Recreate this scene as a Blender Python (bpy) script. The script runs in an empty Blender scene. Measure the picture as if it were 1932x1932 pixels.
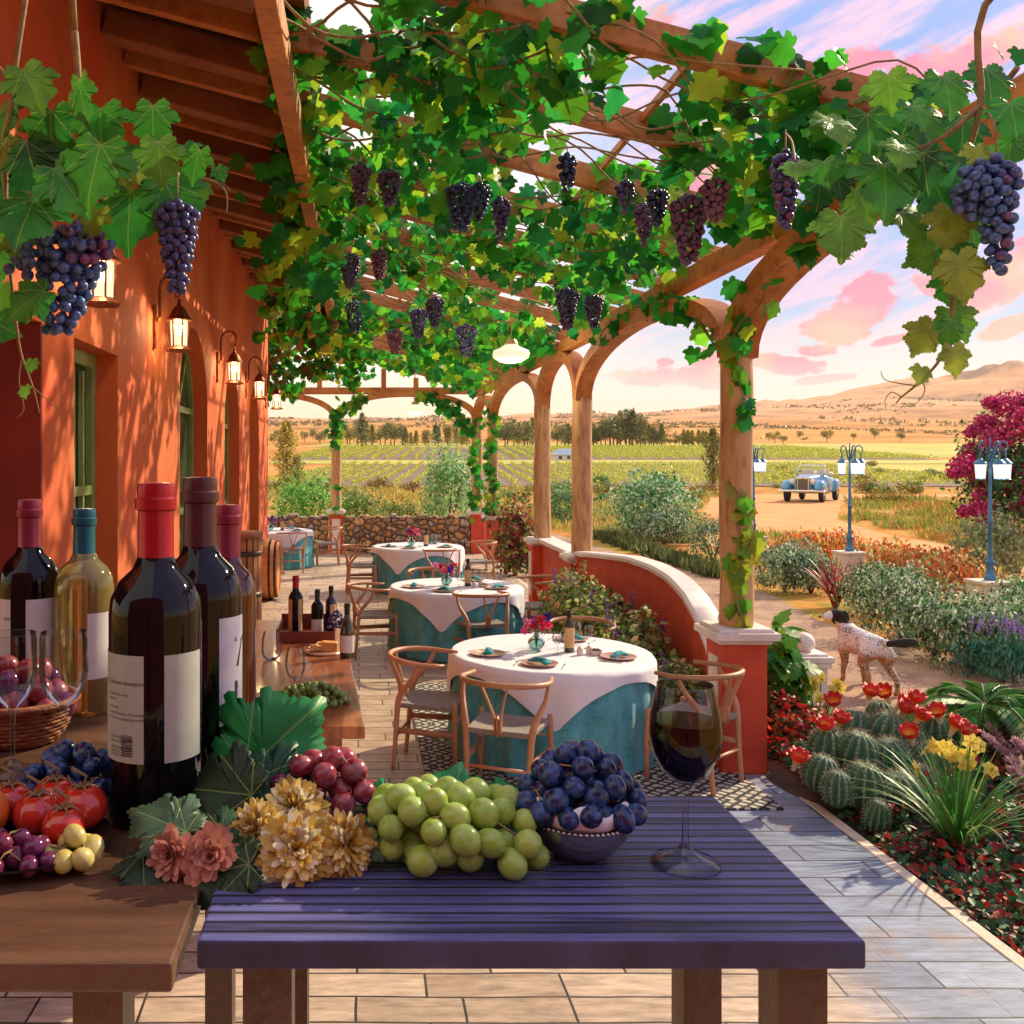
import bpy, bmesh, math, random
import numpy as np
from mathutils import Vector, Matrix, noise as mnoise
R = math.radians
rnd = random.Random(7)
rng = np.random.default_rng(7)
scene = bpy.context.scene
COL = scene.collection

# ---------------------------------------------------------------- camera
F0, VX, VY, EYE = 1800.0, 680.0, 866.0, 2.1
cam = bpy.data.cameras.new('camera')
cam_o = bpy.data.objects.new('camera', cam)
COL.objects.link(cam_o)
cam.sensor_width = 36
cam.lens = 36 * F0 / 1932
cam.shift_x = (966 - VX) / 1932
cam.shift_y = -(966 - VY) / 1932
cam.clip_start = 0.05
cam.clip_end = 8000
cam_o.location = (0, 0, EYE)
cam_o.rotation_euler = (R(90), 0, 0)
scene.camera = cam_o

# ---------------------------------------------------------------- sky, sun, exposure
SUN_AZ, SUN_EL = 54.0, 31.0          # azimuth from +Y towards +X
def build_world():
    w = bpy.data.worlds.new('World'); scene.world = w; w.use_nodes = True
    nt = w.node_tree; N = nt.nodes; L = nt.links; N.clear()
    def m(op, a, b=None, c=None, clamp=False):
        n = N.new('ShaderNodeMath'); n.operation = op; n.use_clamp = clamp
        for i, v in enumerate((a, b, c)):
            if v is None: continue
            if isinstance(v, (int, float)): n.inputs[i].default_value = v
            else: L.new(v, n.inputs[i])
        return n.outputs[0]
    def mix(f, a, b, mode='MIX'):
        n = N.new('ShaderNodeMix'); n.data_type = 'RGBA'; n.blend_type = mode
        for k, v in ((0, f), (6, a), (7, b)):
            if isinstance(v, (int, float)): n.inputs[k].default_value = v
            elif isinstance(v, tuple): n.inputs[k].default_value = v + (1,)
            else: L.new(v, n.inputs[k])
        return n.outputs[2]
    def smooth(x, lo, hi):
        n = N.new('ShaderNodeMapRange'); n.interpolation_type = 'SMOOTHSTEP'
        L.new(x, n.inputs[0]); n.inputs[1].default_value = lo; n.inputs[2].default_value = hi
        return n.outputs[0]
    tc = N.new('ShaderNodeTexCoord')
    sep = N.new('ShaderNodeSeparateXYZ'); L.new(tc.outputs['Generated'], sep.inputs[0])
    x, y, z = sep.outputs
    az = m('ARCTAN2', x, y)
    el = m('ARCSINE', z)
    # streaky cirrus
    comb = N.new('ShaderNodeCombineXYZ'); L.new(m('MULTIPLY', az, 5), comb.inputs[0]); L.new(m('ADD', m('MULTIPLY', el, 22), m('MULTIPLY', az, -7)), comb.inputs[1])
    n1 = N.new('ShaderNodeTexNoise'); n1.inputs['Scale'].default_value = 1.5; n1.inputs['Detail'].default_value = 8; n1.inputs['Roughness'].default_value = .62; L.new(comb.outputs[0], n1.inputs['Vector'])
    comb2 = N.new('ShaderNodeCombineXYZ'); L.new(m('MULTIPLY', az, 1.0), comb2.inputs[0]); L.new(m('MULTIPLY', el, 1.6), comb2.inputs[1])
    n2 = N.new('ShaderNodeTexNoise'); n2.inputs['Scale'].default_value = 24; n2.inputs['Detail'].default_value = 7; n2.inputs['Roughness'].default_value = .6; L.new(comb2.outputs[0], n2.inputs['Vector'])
    n3 = N.new('ShaderNodeTexNoise'); n3.inputs['Scale'].default_value = 9; n3.inputs['Detail'].default_value = 4; L.new(comb2.outputs[0], n3.inputs['Vector'])
    blue = mix(smooth(el, .05, .30), (.38, .64, .96), (.24, .43, .92))
    base = mix(smooth(n1.outputs[0], .40, .62), blue, (.94, .62, .84))
    hor = mix(smooth(el, -.02, .075), (1.10, .80, .40), (1.05, .93, .82))
    base = mix(smooth(el, .045, .16), hor, base)
    # clouds as soft blobs in direction space (azimuth, elevation, half width, half height, tilt)
    px = [(1590, 600, 95, 38, .42), (1640, 572, 66, 38, .3), (1535, 659, 42, 12, .0), (1480, 688, 66, 17, -.1), (1335, 674, 34, 17, .1),
          (1245, 708, 90, 17, -.05), (1330, 722, 70, 14, 0), (1770, 545, 60, 20, -.5), (1860, 560, 90, 22, .35), (1900, 500, 80, 34, .3),
          (1690, 640, 40, 9, .2), (1255, 683, 16, 8, 0), (1560, 715, 60, 8, .1), (1900, 620, 60, 15, .3),
          (1300, 360, 120, 40, .2), (1500, 180, 160, 40, .2), (1780, 120, 120, 40, .2), (1100, 90, 150, 40, .1)]
    tot = None
    for cx, cy, hw, hh, tilt in px:
        u = (cx - VX) / F0; v = (VY - cy) / F0
        a0 = math.atan(u); e0 = math.atan(v / math.sqrt(1 + u * u))
        k = math.cos(a0) ** 2
        hw_ = hw / F0 * k; hh_ = hh / F0 * math.cos(a0)
        da = m('SUBTRACT', az, a0); de = m('SUBTRACT', el, e0)
        c, s = math.cos(tilt), math.sin(tilt)
        p = m('ADD', m('MULTIPLY', da, c / hw_), m('MULTIPLY', de, s / hw_))
        q = m('ADD', m('MULTIPLY', da, -s / hh_), m('MULTIPLY', de, c / hh_))
        r2 = m('ADD', m('MULTIPLY', p, p), m('MULTIPLY', q, q))
        b = m('SUBTRACT', 1.0, m('MULTIPLY', r2, .5))
        b = m('MAXIMUM', b, -1.5)
        tot = b if tot is None else m('MAXIMUM', tot, b)
    dens = m('ADD', tot, m('MULTIPLY', m('SUBTRACT', n2.outputs[0], .5), 3.0))
    mask = smooth(dens, .25, .62)
    ccol = mix(smooth(n3.outputs[0], .42, .62), (1.0, .19, .36), (1.0, .50, .34))
    ccol = mix(smooth(el, .10, .05), ccol, (1.0, .80, .80))
    base = mix(m('MULTIPLY', mask, .92), base, ccol)
    # bright evening glow down the length of the terrace
    g = m('MULTIPLY', smooth(az, .36, .08), .93)
    glow = mix(smooth(el, .0, .13), (1.2, .92, .48), (1.22, 1.12, 1.02))
    base = mix(g, base, glow)
    sky = N.new('ShaderNodeTexSky'); sky.sky_type = 'NISHITA'; sky.sun_disc = False
    sky.sun_elevation = R(SUN_EL); sky.sun_rotation = R(SUN_AZ); sky.air_density = 1.0; sky.dust_density = 2.0
    add = mix(1.0, base, mix(1.0, sky.outputs[0], (.012, .012, .012), 'MULTIPLY'), 'ADD')
    bg = N.new('ShaderNodeBackground'); bg.inputs[1].default_value = 0.77
    L.new(add, bg.inputs[0])
    o = N.new('ShaderNodeOutputWorld'); L.new(bg.outputs[0], o.inputs[0])
build_world()
sun = bpy.data.lights.new('sun', 'SUN'); sun.energy = 5.0; sun.angle = R(1.0); sun.color = (1, .83, .54)
sun_o = bpy.data.objects.new('sun', sun); COL.objects.link(sun_o)
sd = Vector((math.sin(R(SUN_AZ)) * math.cos(R(SUN_EL)), math.cos(R(SUN_AZ)) * math.cos(R(SUN_EL)), math.sin(R(SUN_EL))))
sun_o.rotation_euler = (-sd).to_track_quat('-Z', 'Y').to_euler(); sun_o.location = (0, 0, 50)
vs = scene.view_settings
vs.view_transform = 'Standard'; vs.look = 'None'; vs.exposure = 0.34; vs.gamma = 1.0; vs.use_curve_mapping = False
scene.cycles.max_bounces = 10; scene.cycles.transparent_max_bounces = 16; scene.cycles.transmission_bounces = 10
scene.cycles.caustics_reflective = False; scene.cycles.caustics_refractive = False
scene.cycles.sample_clamp_indirect = 4.0
scene.cycles.use_denoising = True

# ---------------------------------------------------------------- helpers
def W(x, y, d):
    """a measured direction at a chosen distance -> world point"""
    return Vector(((x - VX) * d / F0, d, EYE + (VY - y) * d / F0))
def canopy(x, y, drop=.1):
    d = (3.52 + .3 * 2.6 - drop - EYE) * F0 / ((VY - y) + .3 * (x - VX))
    return W(x, y, d)
def tag(o, label=None, cat=None, group=None, kind=None):
    if label: o['label'] = label
    if cat: o['category'] = cat
    if group: o['group'] = group
    if kind: o['kind'] = kind
    return o
def empty(name, loc, label=None, cat=None, group=None, rz=0):
    o = bpy.data.objects.new(name, None); COL.objects.link(o)
    o.location = loc; o.rotation_euler = (0, 0, rz); o.empty_display_size = .1
    return tag(o, label, cat, group)
KIDS = {}
def setparent(o, p):
    o.parent = p; KIDS.setdefault(p.name, []).append(o)
def origin_of(p):
    v = Vector((0, 0, 0))
    while p is not None:
        v += p.location; p = p.parent
    return v
def copy_tree(o, loc=None, rz=None, parent=None, sc=None):
    c = o.copy(); COL.objects.link(c)
    if parent: setparent(c, parent)
    if loc is not None: c.location = loc
    if rz is not None: c.rotation_euler = (0, 0, rz)
    if sc is not None: c.scale = (sc, sc, sc) if not isinstance(sc, tuple) else sc
    for k in list(KIDS.get(o.name, [])): copy_tree(k, parent=c)
    return c
def link_mesh(name, V, Fc, mat, parent=None, smooth=False, attrs=None, world=True):
    me = bpy.data.meshes.new(name)
    V = np.asarray(V, dtype=float).reshape(-1, 3)
    if parent is not None:
        off = np.array(origin_of(parent)) if world else np.zeros(3)
        loc = None
    else:
        if world and len(V):
            off = np.array(((V[:, 0].min() + V[:, 0].max()) / 2, (V[:, 1].min() + V[:, 1].max()) / 2, V[:, 2].min()))
        else: off = np.zeros(3)
        loc = off
    me.from_pydata((V - off).tolist(), [], Fc if isinstance(Fc, list) else Fc.tolist())
    if attrs:
        for k, (typ, data) in attrs.items():
            a = me.attributes.new(k, typ, 'POINT')
            a.data.foreach_set('color' if typ == 'FLOAT_COLOR' else 'vector', np.asarray(data, dtype=np.float32).ravel())
    for mm in (mat if isinstance(mat, (list, tuple)) else [mat]): me.materials.append(mm)
    if smooth: me.polygons.foreach_set('use_smooth', [True] * len(me.polygons))
    me.update()
    o = bpy.data.objects.new(name, me); COL.objects.link(o)
    if parent is not None: setparent(o, parent)
    else: o.location = loc
    return o
def frame_from(t):
    t = t.normalized(); up = Vector((0, 0, 1)) if abs(t.z) < .9 else Vector((1, 0, 0))
    a = t.cross(up).normalized(); b = t.cross(a).normalized()
    return a, b
class MB:
    def __init__(s): s.V = []; s.F = []
    def raw(s, V, Fc):
        n = len(s.V); s.V.extend([tuple(v) for v in V]); s.F.extend([tuple(i + n for i in f) for f in Fc]); return s
    def box(s, c, sz, rz=0, rx=0, ry=0, taper=1.0):
        hx, hy, hz = sz[0] / 2, sz[1] / 2, sz[2] / 2
        M_ = Matrix.Translation(c) @ Matrix.Rotation(rz, 4, 'Z') @ Matrix.Rotation(ry, 4, 'Y') @ Matrix.Rotation(rx, 4, 'X')
        V = []
        for dz in (-1, 1):
            k = taper if dz > 0 else 1
            for dx, dy in ((-1, -1), (1, -1), (1, 1), (-1, 1)): V.append(M_ @ Vector((dx * hx * k, dy * hy * k, dz * hz)))
        return s.raw(V, [(0, 3, 2, 1), (4, 5, 6, 7), (0, 1, 5, 4), (1, 2, 6, 5), (2, 3, 7, 6), (3, 0, 4, 7)])
    def bar(s, a, b, w, h):
        """square bar from a to b, w across, h tall"""
        a = Vector(a); b = Vector(b); t = (b - a).normalized()
        side = Vector((-t.y, t.x, 0))
        if side.length < 1e-4: side = Vector((1, 0, 0))
        side.normalize(); up = side.cross(t) * -1
        if up.z < 0: up = -up
        V = []
        for p in (a, b):
            for i, j in ((-1, -1), (1, -1), (1, 1), (-1, 1)): V.append(p + side * (w / 2 * i) + up * (h / 2 * j))
        return s.raw(V, [(0, 1, 2, 3), (7, 6, 5, 4), (0, 4, 5, 1), (1, 5, 6, 2), (2, 6, 7, 3), (3, 7, 4, 0)])
    def tube(s, pts, rad, n=8, cap=True, flat=1.0):
        pts = [Vector(p) for p in pts]
        if isinstance(rad, (int, float)): rad = [rad] * len(pts)
        V = []; Fc = []
        prev = None
        for i, p in enumerate(pts):
            t = (pts[min(i + 1, len(pts) - 1)] - pts[max(i - 1, 0)])
            if t.length < 1e-9: t = Vector((0, 0, 1))
            t.normalize()
            if prev is None: a, b = frame_from(t)
            else:
                a = (prev - t * prev.dot(t)).normalized(); b = t.cross(a).normalized()
            prev = a
            for k in range(n):
                th = 2 * math.pi * k / n
                V.append(p + a * (math.cos(th) * rad[i]) + b * (math.sin(th) * rad[i] * flat))
        for i in range(len(pts) - 1):
            for k in range(n):
                k2 = (k + 1) % n
                Fc.append((i * n + k, i * n + k2, (i + 1) * n + k2, (i + 1) * n + k))
        if cap: Fc.append(tuple(range(n))[::-1]); Fc.append(tuple((len(pts) - 1) * n + k for k in range(n)))
        return s.raw(V, Fc)
    def lathe(s, prof, c=(0, 0, 0), n=24, a0=0, a1=2 * math.pi, ax=None):
        full = abs(a1 - a0 - 2 * math.pi) < 1e-6; m_ = n if full else n + 1
        V = []; Fc = []
        for r, z in prof:
            for k in range(m_):
                th = a0 + (a1 - a0) * k / n
                V.append(Vector((r * math.cos(th), r * math.sin(th), z)))
        for i in range(len(prof) - 1):
            for k in range(n):
                k2 = (k + 1) % m_
                Fc.append((i * m_ + k, i * m_ + k2, (i + 1) * m_ + k2, (i + 1) * m_ + k))
        if full:
            if prof[0][0] > 1e-6: Fc.append(tuple(range(m_))[::-1])
            if prof[-1][0] > 1e-6: Fc.append(tuple((len(prof) - 1) * m_ + k for k in range(m_)))
        M_ = Matrix.Translation(c)
        if ax is not None: M_ = M_ @ Vector(ax).to_track_quat('Z', 'Y').to_matrix().to_4x4()
        return s.raw([M_ @ v for v in V], Fc)
    def shell(s, prof, c=(0, 0, 0), n=24):   # open profile, no caps
        V = []; Fc = []; 
        for r, z in prof:
            for k in range(n):
                th = 2 * math.pi * k / n; V.append((c[0] + r * math.cos(th), c[1] + r * math.sin(th), c[2] + z))
        for i in range(len(prof) - 1):
            for k in range(n):
                k2 = (k + 1) % n; Fc.append((i * n + k, i * n + k2, (i + 1) * n + k2, (i + 1) * n + k))
        return s.raw(V, Fc)
    def ball(s, c, r, n=12, sz=(1, 1, 1)):
        prof = [(max(1e-7, r * math.sin(math.pi * i / n)), -r * math.cos(math.pi * i / n)) for i in range(n + 1)]
        V0 = len(s.V); s.lathe(prof, (0, 0, 0), n * 2)
        for i in range(V0, len(s.V)):
            v = s.V[i]; s.V[i] = (v[0] * sz[0] + c[0], v[1] * sz[1] + c[1], v[2] * sz[2] + c[2])
        return s
    def prism(s, poly, fn, d0, d1):
        """poly 2-D list, fn(u,v,w)->3-D, extruded w from d0 to d1"""
        n = len(poly); V = [fn(u, v, d0) for u, v in poly] + [fn(u, v, d1) for u, v in poly]
        Fc = [tuple(range(n)), tuple(range(2 * n - 1, n - 1, -1))] + [(i, n + i, n + (i + 1) % n, (i + 1) % n) for i in range(n)]
        return s.raw(V, Fc)
    def build(s, name, mat, parent=None, smooth=False, bevel=0, attrs=None, world=True, sub=0):
        o = link_mesh(name, s.V, s.F, mat, parent, smooth, attrs, world)
        bm = bmesh.new(); bm.from_mesh(o.data)
        if not attrs: bmesh.ops.remove_doubles(bm, verts=bm.verts, dist=1e-6)
        bmesh.ops.recalc_face_normals(bm, faces=bm.faces); bm.to_mesh(o.data); bm.free()
        if smooth:
            o.data.polygons.foreach_set('use_smooth', [True] * len(o.data.polygons))
            if smooth == 'auto':
                o.data.set_sharp_from_angle(angle=R(38))
        if bevel:
            b = o.modifiers.new('bevel', 'BEVEL'); b.width = bevel; b.segments = 2; b.limit_method = 'ANGLE'
        if sub:
            b = o.modifiers.new('sub', 'SUBSURF'); b.levels = sub; b.render_levels = sub
        return o

# ---------------------------------------------------------------- materials
MATS = {}
def nodes_of(name):
    m = bpy.data.materials.new(name); m.use_nodes = True
    nt = m.node_tree; return m, nt, nt.nodes, nt.links, nt.nodes['Principled BSDF']
def mat(name, c1, c2=None, scale=4, rough=.6, metal=0, bump=0, bscale=40, stretch=(1, 1, 1), spec=.5, coat=0, emit=0, detail=6, lo=.35, hi=.65, rand=0, sheen=0, c3=None, s3=60, a3=.3, bd=.01):
    if name in MATS: return MATS[name]
    m, nt, N, L, P = nodes_of(name)
    c1 = tuple(c1) + (1,); c2 = tuple(c2) + (1,) if c2 else None
    tc = N.new('ShaderNodeTexCoord'); mp = N.new('ShaderNodeMapping'); mp.inputs['Scale'].default_value = stretch
    L.new(tc.outputs['Object'], mp.inputs[0])
    P.inputs['Roughness'].default_value = rough; P.inputs['Metallic'].default_value = metal
    P.inputs['Specular IOR Level'].default_value = spec; P.inputs['Coat Weight'].default_value = coat; P.inputs['Coat Roughness'].default_value = .08
    P.inputs['Base Color'].default_value = c1
    out = None
    if c2:
        nz = N.new('ShaderNodeTexNoise'); nz.inputs['Scale'].default_value = scale; nz.inputs['Detail'].default_value = detail; nz.inputs['Roughness'].default_value = .6
        L.new(mp.outputs[0], nz.inputs['Vector'])
        rp = N.new('ShaderNodeValToRGB'); rp.color_ramp.elements[0].position = lo; rp.color_ramp.elements[1].position = hi
        rp.color_ramp.elements[0].color = c1; rp.color_ramp.elements[1].color = c2
        L.new(nz.outputs[0], rp.inputs[0]); out = rp.outputs[0]
        if c3:
            n3 = N.new('ShaderNodeTexNoise'); n3.inputs['Scale'].default_value = s3; n3.inputs['Detail'].default_value = 3
            L.new(mp.outputs[0], n3.inputs['Vector'])
            r3 = N.new('ShaderNodeMapRange'); r3.inputs[1].default_value = .5; r3.inputs[2].default_value = .65; r3.inputs[4].default_value = a3
            L.new(n3.outputs[0], r3.inputs[0])
            mx = N.new('ShaderNodeMix'); mx.data_type = 'RGBA'; L.new(r3.outputs[0], mx.inputs[0]); L.new(out, mx.inputs[6]); mx.inputs[7].default_value = tuple(c3) + (1,)
            out = mx.outputs[2]
    if rand:
        oi = N.new('ShaderNodeObjectInfo'); hs = N.new('ShaderNodeHueSaturation')
        mr = N.new('ShaderNodeMapRange'); mr.inputs[3].default_value = 1 - rand; mr.inputs[4].default_value = 1 + rand
        L.new(oi.outputs['Random'], mr.inputs[0]); L.new(mr.outputs[0], hs.inputs['Value'])
        mr2 = N.new('ShaderNodeMapRange'); mr2.inputs[3].default_value = .5 + rand * .06; mr2.inputs[4].default_value = .5 - rand * .06
        L.new(oi.outputs['Random'], mr2.inputs[0]); L.new(mr2.outputs[0], hs.inputs['Hue'])
        hs.inputs['Color'].default_value = c1
        if out: L.new(out, hs.inputs['Color'])
        out = hs.outputs[0]
    if out: L.new(out, P.inputs['Base Color'])
    if bump:
        nb = N.new('ShaderNodeTexNoise'); nb.inputs['Scale'].default_value = bscale; nb.inputs['Detail'].default_value = 6
        L.new(mp.outputs[0], nb.inputs['Vector'])
        bp = N.new('ShaderNodeBump'); bp.inputs['Strength'].default_value = bump; bp.inputs['Distance'].default_value = bd
        L.new(nb.outputs[0], bp.inputs['Height']); L.new(bp.outputs[0], P.inputs['Normal'])
    if emit:
        P.inputs['Emission Color'].default_value = c1; P.inputs['Emission Strength'].default_value = emit
    if sheen: P.inputs['Sheen Weight'].default_value = sheen
    MATS[name] = m
    return m
def leafmat(name, trans=.35, rough=.5, veins=False, gloss=.4):
    """foliage: colour comes from each leaf's own tint"""
    if name in MATS: return MATS[name]
    m, nt, N, L, P = nodes_of(name)
    at = N.new('ShaderNodeAttribute'); at.attribute_name = 'tint'
    col = at.outputs['Color']
    tc = N.new('ShaderNodeTexCoord'); nz = N.new('ShaderNodeTexNoise'); nz.inputs['Scale'].default_value = 18 if veins else 6; nz.inputs['Detail'].default_value = 4
    L.new(tc.outputs['Object'], nz.inputs['Vector'])
    mr = N.new('ShaderNodeMapRange'); mr.inputs[1].default_value = .3; mr.inputs[2].default_value = .7; mr.inputs[3].default_value = .7; mr.inputs[4].default_value = 1.3
    L.new(nz.outputs[0], mr.inputs[0])
    vm = N.new('ShaderNodeVectorMath'); vm.operation = 'SCALE'; L.new(col, vm.inputs[0]); L.new(mr.outputs[0], vm.inputs['Scale']); col = vm.outputs[0]
    if veins:
        a2 = N.new('ShaderNodeAttribute'); a2.attribute_name = 'luv'
        sp = N.new('ShaderNodeSeparateXYZ'); L.new(a2.outputs['Vector'], sp.inputs[0])
        def mm(op, a, b=None):
            n = N.new('ShaderNodeMath'); n.operation = op
            for i, v in enumerate((a, b)):
                if v is None: continue
                if isinstance(v, (int, float)): n.inputs[i].default_value = v
                else: L.new(v, n.inputs[i])
            return n.outputs[0]
        ang = mm('DIVIDE', mm('ARCTAN2', sp.outputs[0], sp.outputs[1]), .72)
        fr = mm('ABSOLUTE', mm('SUBTRACT', ang, mm('ROUND', ang)))
        rr = mm('SQRT', mm('ADD', mm('MULTIPLY', sp.outputs[0], sp.outputs[0]), mm('MULTIPLY', sp.outputs[1], sp.outputs[1])))
        dist = mm('MULTIPLY', fr, rr)
        v1 = mm('LESS_THAN', dist, .012)
        # side veins, herringbone off the main ones
        hb = mm('SUBTRACT', mm('MULTIPLY', rr, 9.0), mm('MULTIPLY', dist, 14.0))
        v2 = mm('MULTIPLY', mm('LESS_THAN', mm('ABSOLUTE', mm('SUBTRACT', hb, mm('ROUND', hb))), .04), .25)
        vv = mm('MAXIMUM', v1, v2)
        mx = N.new('ShaderNodeMix'); mx.data_type = 'RGBA'; L.new(mm('MULTIPLY', vv, .55), mx.inputs[0]); L.new(col, mx.inputs[6]); mx.inputs[7].default_value = (.38, .50, .12, 1)
        col = mx.outputs[2]
        bp = N.new('ShaderNodeBump'); bp.inputs['Strength'].default_value = .5; bp.inputs['Distance'].default_value = .003; bp.invert = True
        L.new(mm('ADD', vv, mm('MULTIPLY', nz.outputs[0], 2.0)), bp.inputs['Height']); L.new(bp.outputs[0], P.inputs['Normal'])
    L.new(col, P.inputs['Base Color']); P.inputs['Roughness'].default_value = rough; P.inputs['Specular IOR Level'].default_value = gloss
    tr = N.new('ShaderNodeBsdfTranslucent'); L.new(col, tr.inputs[0])
    ms = N.new('ShaderNodeMixShader'); ms.inputs[0].default_value = trans
    out = N['Material Output']
    L.new(P.outputs[0], ms.inputs[1]); L.new(tr.outputs[0], ms.inputs[2]); L.new(ms.outputs[0], out.inputs[0])
    MATS[name] = m
    return m
def glassmat(name, col=(1, 1, 1), rough=0.0, ior=1.45, thin=False):
    if name in MATS: return MATS[name]
    m, nt, N, L, P = nodes_of(name)
    if thin:
        tr = N.new('ShaderNodeBsdfTransparent'); tr.inputs[0].default_value = tuple(col) + (1,)
        gl = N.new('ShaderNodeBsdfGlossy'); gl.inputs['Roughness'].default_value = .02
        lw = N.new('ShaderNodeLayerWeight'); lw.inputs[0].default_value = .22
        mr = N.new('ShaderNodeMapRange'); mr.inputs[3].default_value = .035; mr.inputs[4].default_value = .95; L.new(lw.outputs['Fresnel'], mr.inputs[0])
        ms = N.new('ShaderNodeMixShader'); L.new(mr.outputs[0], ms.inputs[0]); L.new(tr.outputs[0], ms.inputs[1]); L.new(gl.outputs[0], ms.inputs[2])
        L.new(ms.outputs[0], N['Material Output'].inputs[0])
    else:
        P.inputs['Base Color'].default_value = tuple(col) + (1,); P.inputs['Transmission Weight'].default_value = 1; P.inputs['Roughness'].default_value = rough; P.inputs['IOR'].default_value = ior
    MATS[name] = m
    return m
def emitmat(name, col, s):
    if name in MATS: return MATS[name]
    m, nt, N, L, P = nodes_of(name)
    P.inputs['Base Color'].default_value = tuple(col) + (1,); P.inputs['Emission Color'].default_value = tuple(col) + (1,); P.inputs['Emission Strength'].default_value = s
    MATS[name] = m
    return m

# ---------------------------------------------------------------- leaves
def grape_leaf(hi=True):
    half = [(.0, .0), (.10, -.13), (.26, -.17), (.40, -.04), (.37, .07), (.55, .16), (.66, .36), (.46, .41), (.40, .47), (.46, .66), (.30, .74), (.17, .82), (0, 1.05)]
    if hi:
        h2 = []
        for i in range(len(half) - 1):
            a, b = half[i], half[i + 1]; h2.append(a)
            if i == 0: continue
            for k in (1, 2, 3):
                t = k / 4; x = a[0] + (b[0] - a[0]) * t; y = a[1] + (b[1] - a[1]) * t
                dx, dy = b[1] - a[1], -(b[0] - a[0]); l = math.hypot(dx, dy) or 1
                s = .03 if k != 2 else -.012
                h2.append((max(.004, x + dx / l * s), y + dy / l * s))
        h2.append(half[-1]); half = h2
    out = half[1:] + [(-x, y) for x, y in half[-2:0:-1]] + [(0, 0)]
    rings = [(.0,), (1.0,)] if not hi else [(.0,), (.35,), (.7,), (1.0,)]
    c = (0, .22); V = [(c[0], c[1], 0)]; n = len(out)
    for (k,) in rings[1:]:
        for x, y in out:
            X = c[0] + (x - c[0]) * k; Y = c[1] + (y - c[1]) * k
            z = .16 * abs(X) - .22 * (Y - .2) ** 2 - .12 * X * X * 2
            if hi: z += .016 * math.sin(X * 11 + Y * 4) * k + .022 * math.sin(Y * 9 - abs(X) * 7) * k - .10 * max(0, k - .6) * abs(X)
            V.append((X, Y, z))
    Fc = [(0, 1 + i, 1 + (i + 1) % n) for i in range(n)]
    for r_ in range(len(rings) - 2):
        for i in range(n):
            a = 1 + r_ * n + i; b = 1 + r_ * n + (i + 1) % n
            Fc.append((a, a + n, b + n)); Fc.append((a, b + n, b))
    return np.array(V), np.array(Fc)
LEAF_HI = grape_leaf(True); LEAF_LO = grape_leaf(False)
QL = (np.array([(0, 0, 0), (.28, .45, .06), (0, 1, -.05), (-.28, .45, .06)]), np.array([(0, 1, 2), (0, 2, 3)]))      # small oval leaf
PETAL = (np.array([(-.07, 0, 0), (.07, 0, 0), (-.14, .35, .03), (.14, .35, .03), (-.17, .7, 0), (.17, .7, 0), (-.12, .92, -.03), (.12, .92, -.03), (0, 1.0, -.05)]), np.array([(0, 1, 3), (0, 3, 2), (2, 3, 5), (2, 5, 4), (4, 5, 7), (4, 7, 6), (6, 7, 8)]))
OV = (np.array([(0, 0, 0), (.22, .3, .05), (.26, .6, .05), (0, 1, -.12), (-.26, .6, .05), (-.22, .3, .05), (0, .45, -.02)]), np.array([(0, 1, 6), (1, 2, 6), (2, 3, 6), (3, 4, 6), (4, 5, 6), (5, 0, 6)]))
def unit(a): return a / np.maximum(np.linalg.norm(a, axis=1, keepdims=True), 1e-9)
def leaves(name, P_, S_, Nn, Tt, cols, tm, mt, parent=None, luv=False, world=True, width=1.0):
    P_ = np.asarray(P_, float); n = len(P_); S_ = np.broadcast_to(np.asarray(S_, float), (n,)); Nn = unit(np.asarray(Nn, float)); Tt = np.asarray(Tt, float)
    Y = unit(Tt - Nn * np.sum(Tt * Nn, axis=1, keepdims=True)); X = np.cross(Y, Nn)
    V0, F_ = tm; k = len(V0)
    V = P_[:, None, :] + S_[:, None, None] * (V0[None, :, 0:1] * width * X[:, None, :] + V0[None, :, 1:2] * Y[:, None, :] + V0[None, :, 2:3] * Nn[:, None, :])
    Fc = (F_[None] + (np.arange(n) * k)[:, None, None]).reshape(-1, 3)
    c = np.repeat(np.c_[cols, np.ones(n)], k, axis=0)
    at = {'tint': ('FLOAT_COLOR', c)}
    if luv: at['luv'] = ('FLOAT_VECTOR', np.tile(V0, (n, 1)))
    return link_mesh(name, V.reshape(-1, 3), Fc, mt, parent, True, at, world)
def pal(n, cs, jitter=.18, rg=None):
    rg = rg or rng
    cs = np.array(cs); i = rg.integers(0, len(cs), n)
    return np.clip(cs[i] * (1 + rg.normal(0, jitter, (n, 1))), .002, .95)
GREENS = [(.035, .20, .02), (.06, .28, .025), (.10, .34, .02), (.02, .13, .02), (.20, .40, .03), (.05, .24, .03)]
SAGE = [(.20, .28, .16), (.28, .36, .22), (.10, .20, .09), (.05, .13, .06), (.36, .42, .28)]
MIDG = [(.05, .20, .04), (.09, .28, .05), (.16, .36, .08), (.03, .12, .04), (.26, .42, .14)]
YELG = [(.42, .36, .05), (.30, .28, .05), (.18, .20, .05), (.50, .40, .09), (.12, .12, .04)]
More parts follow.
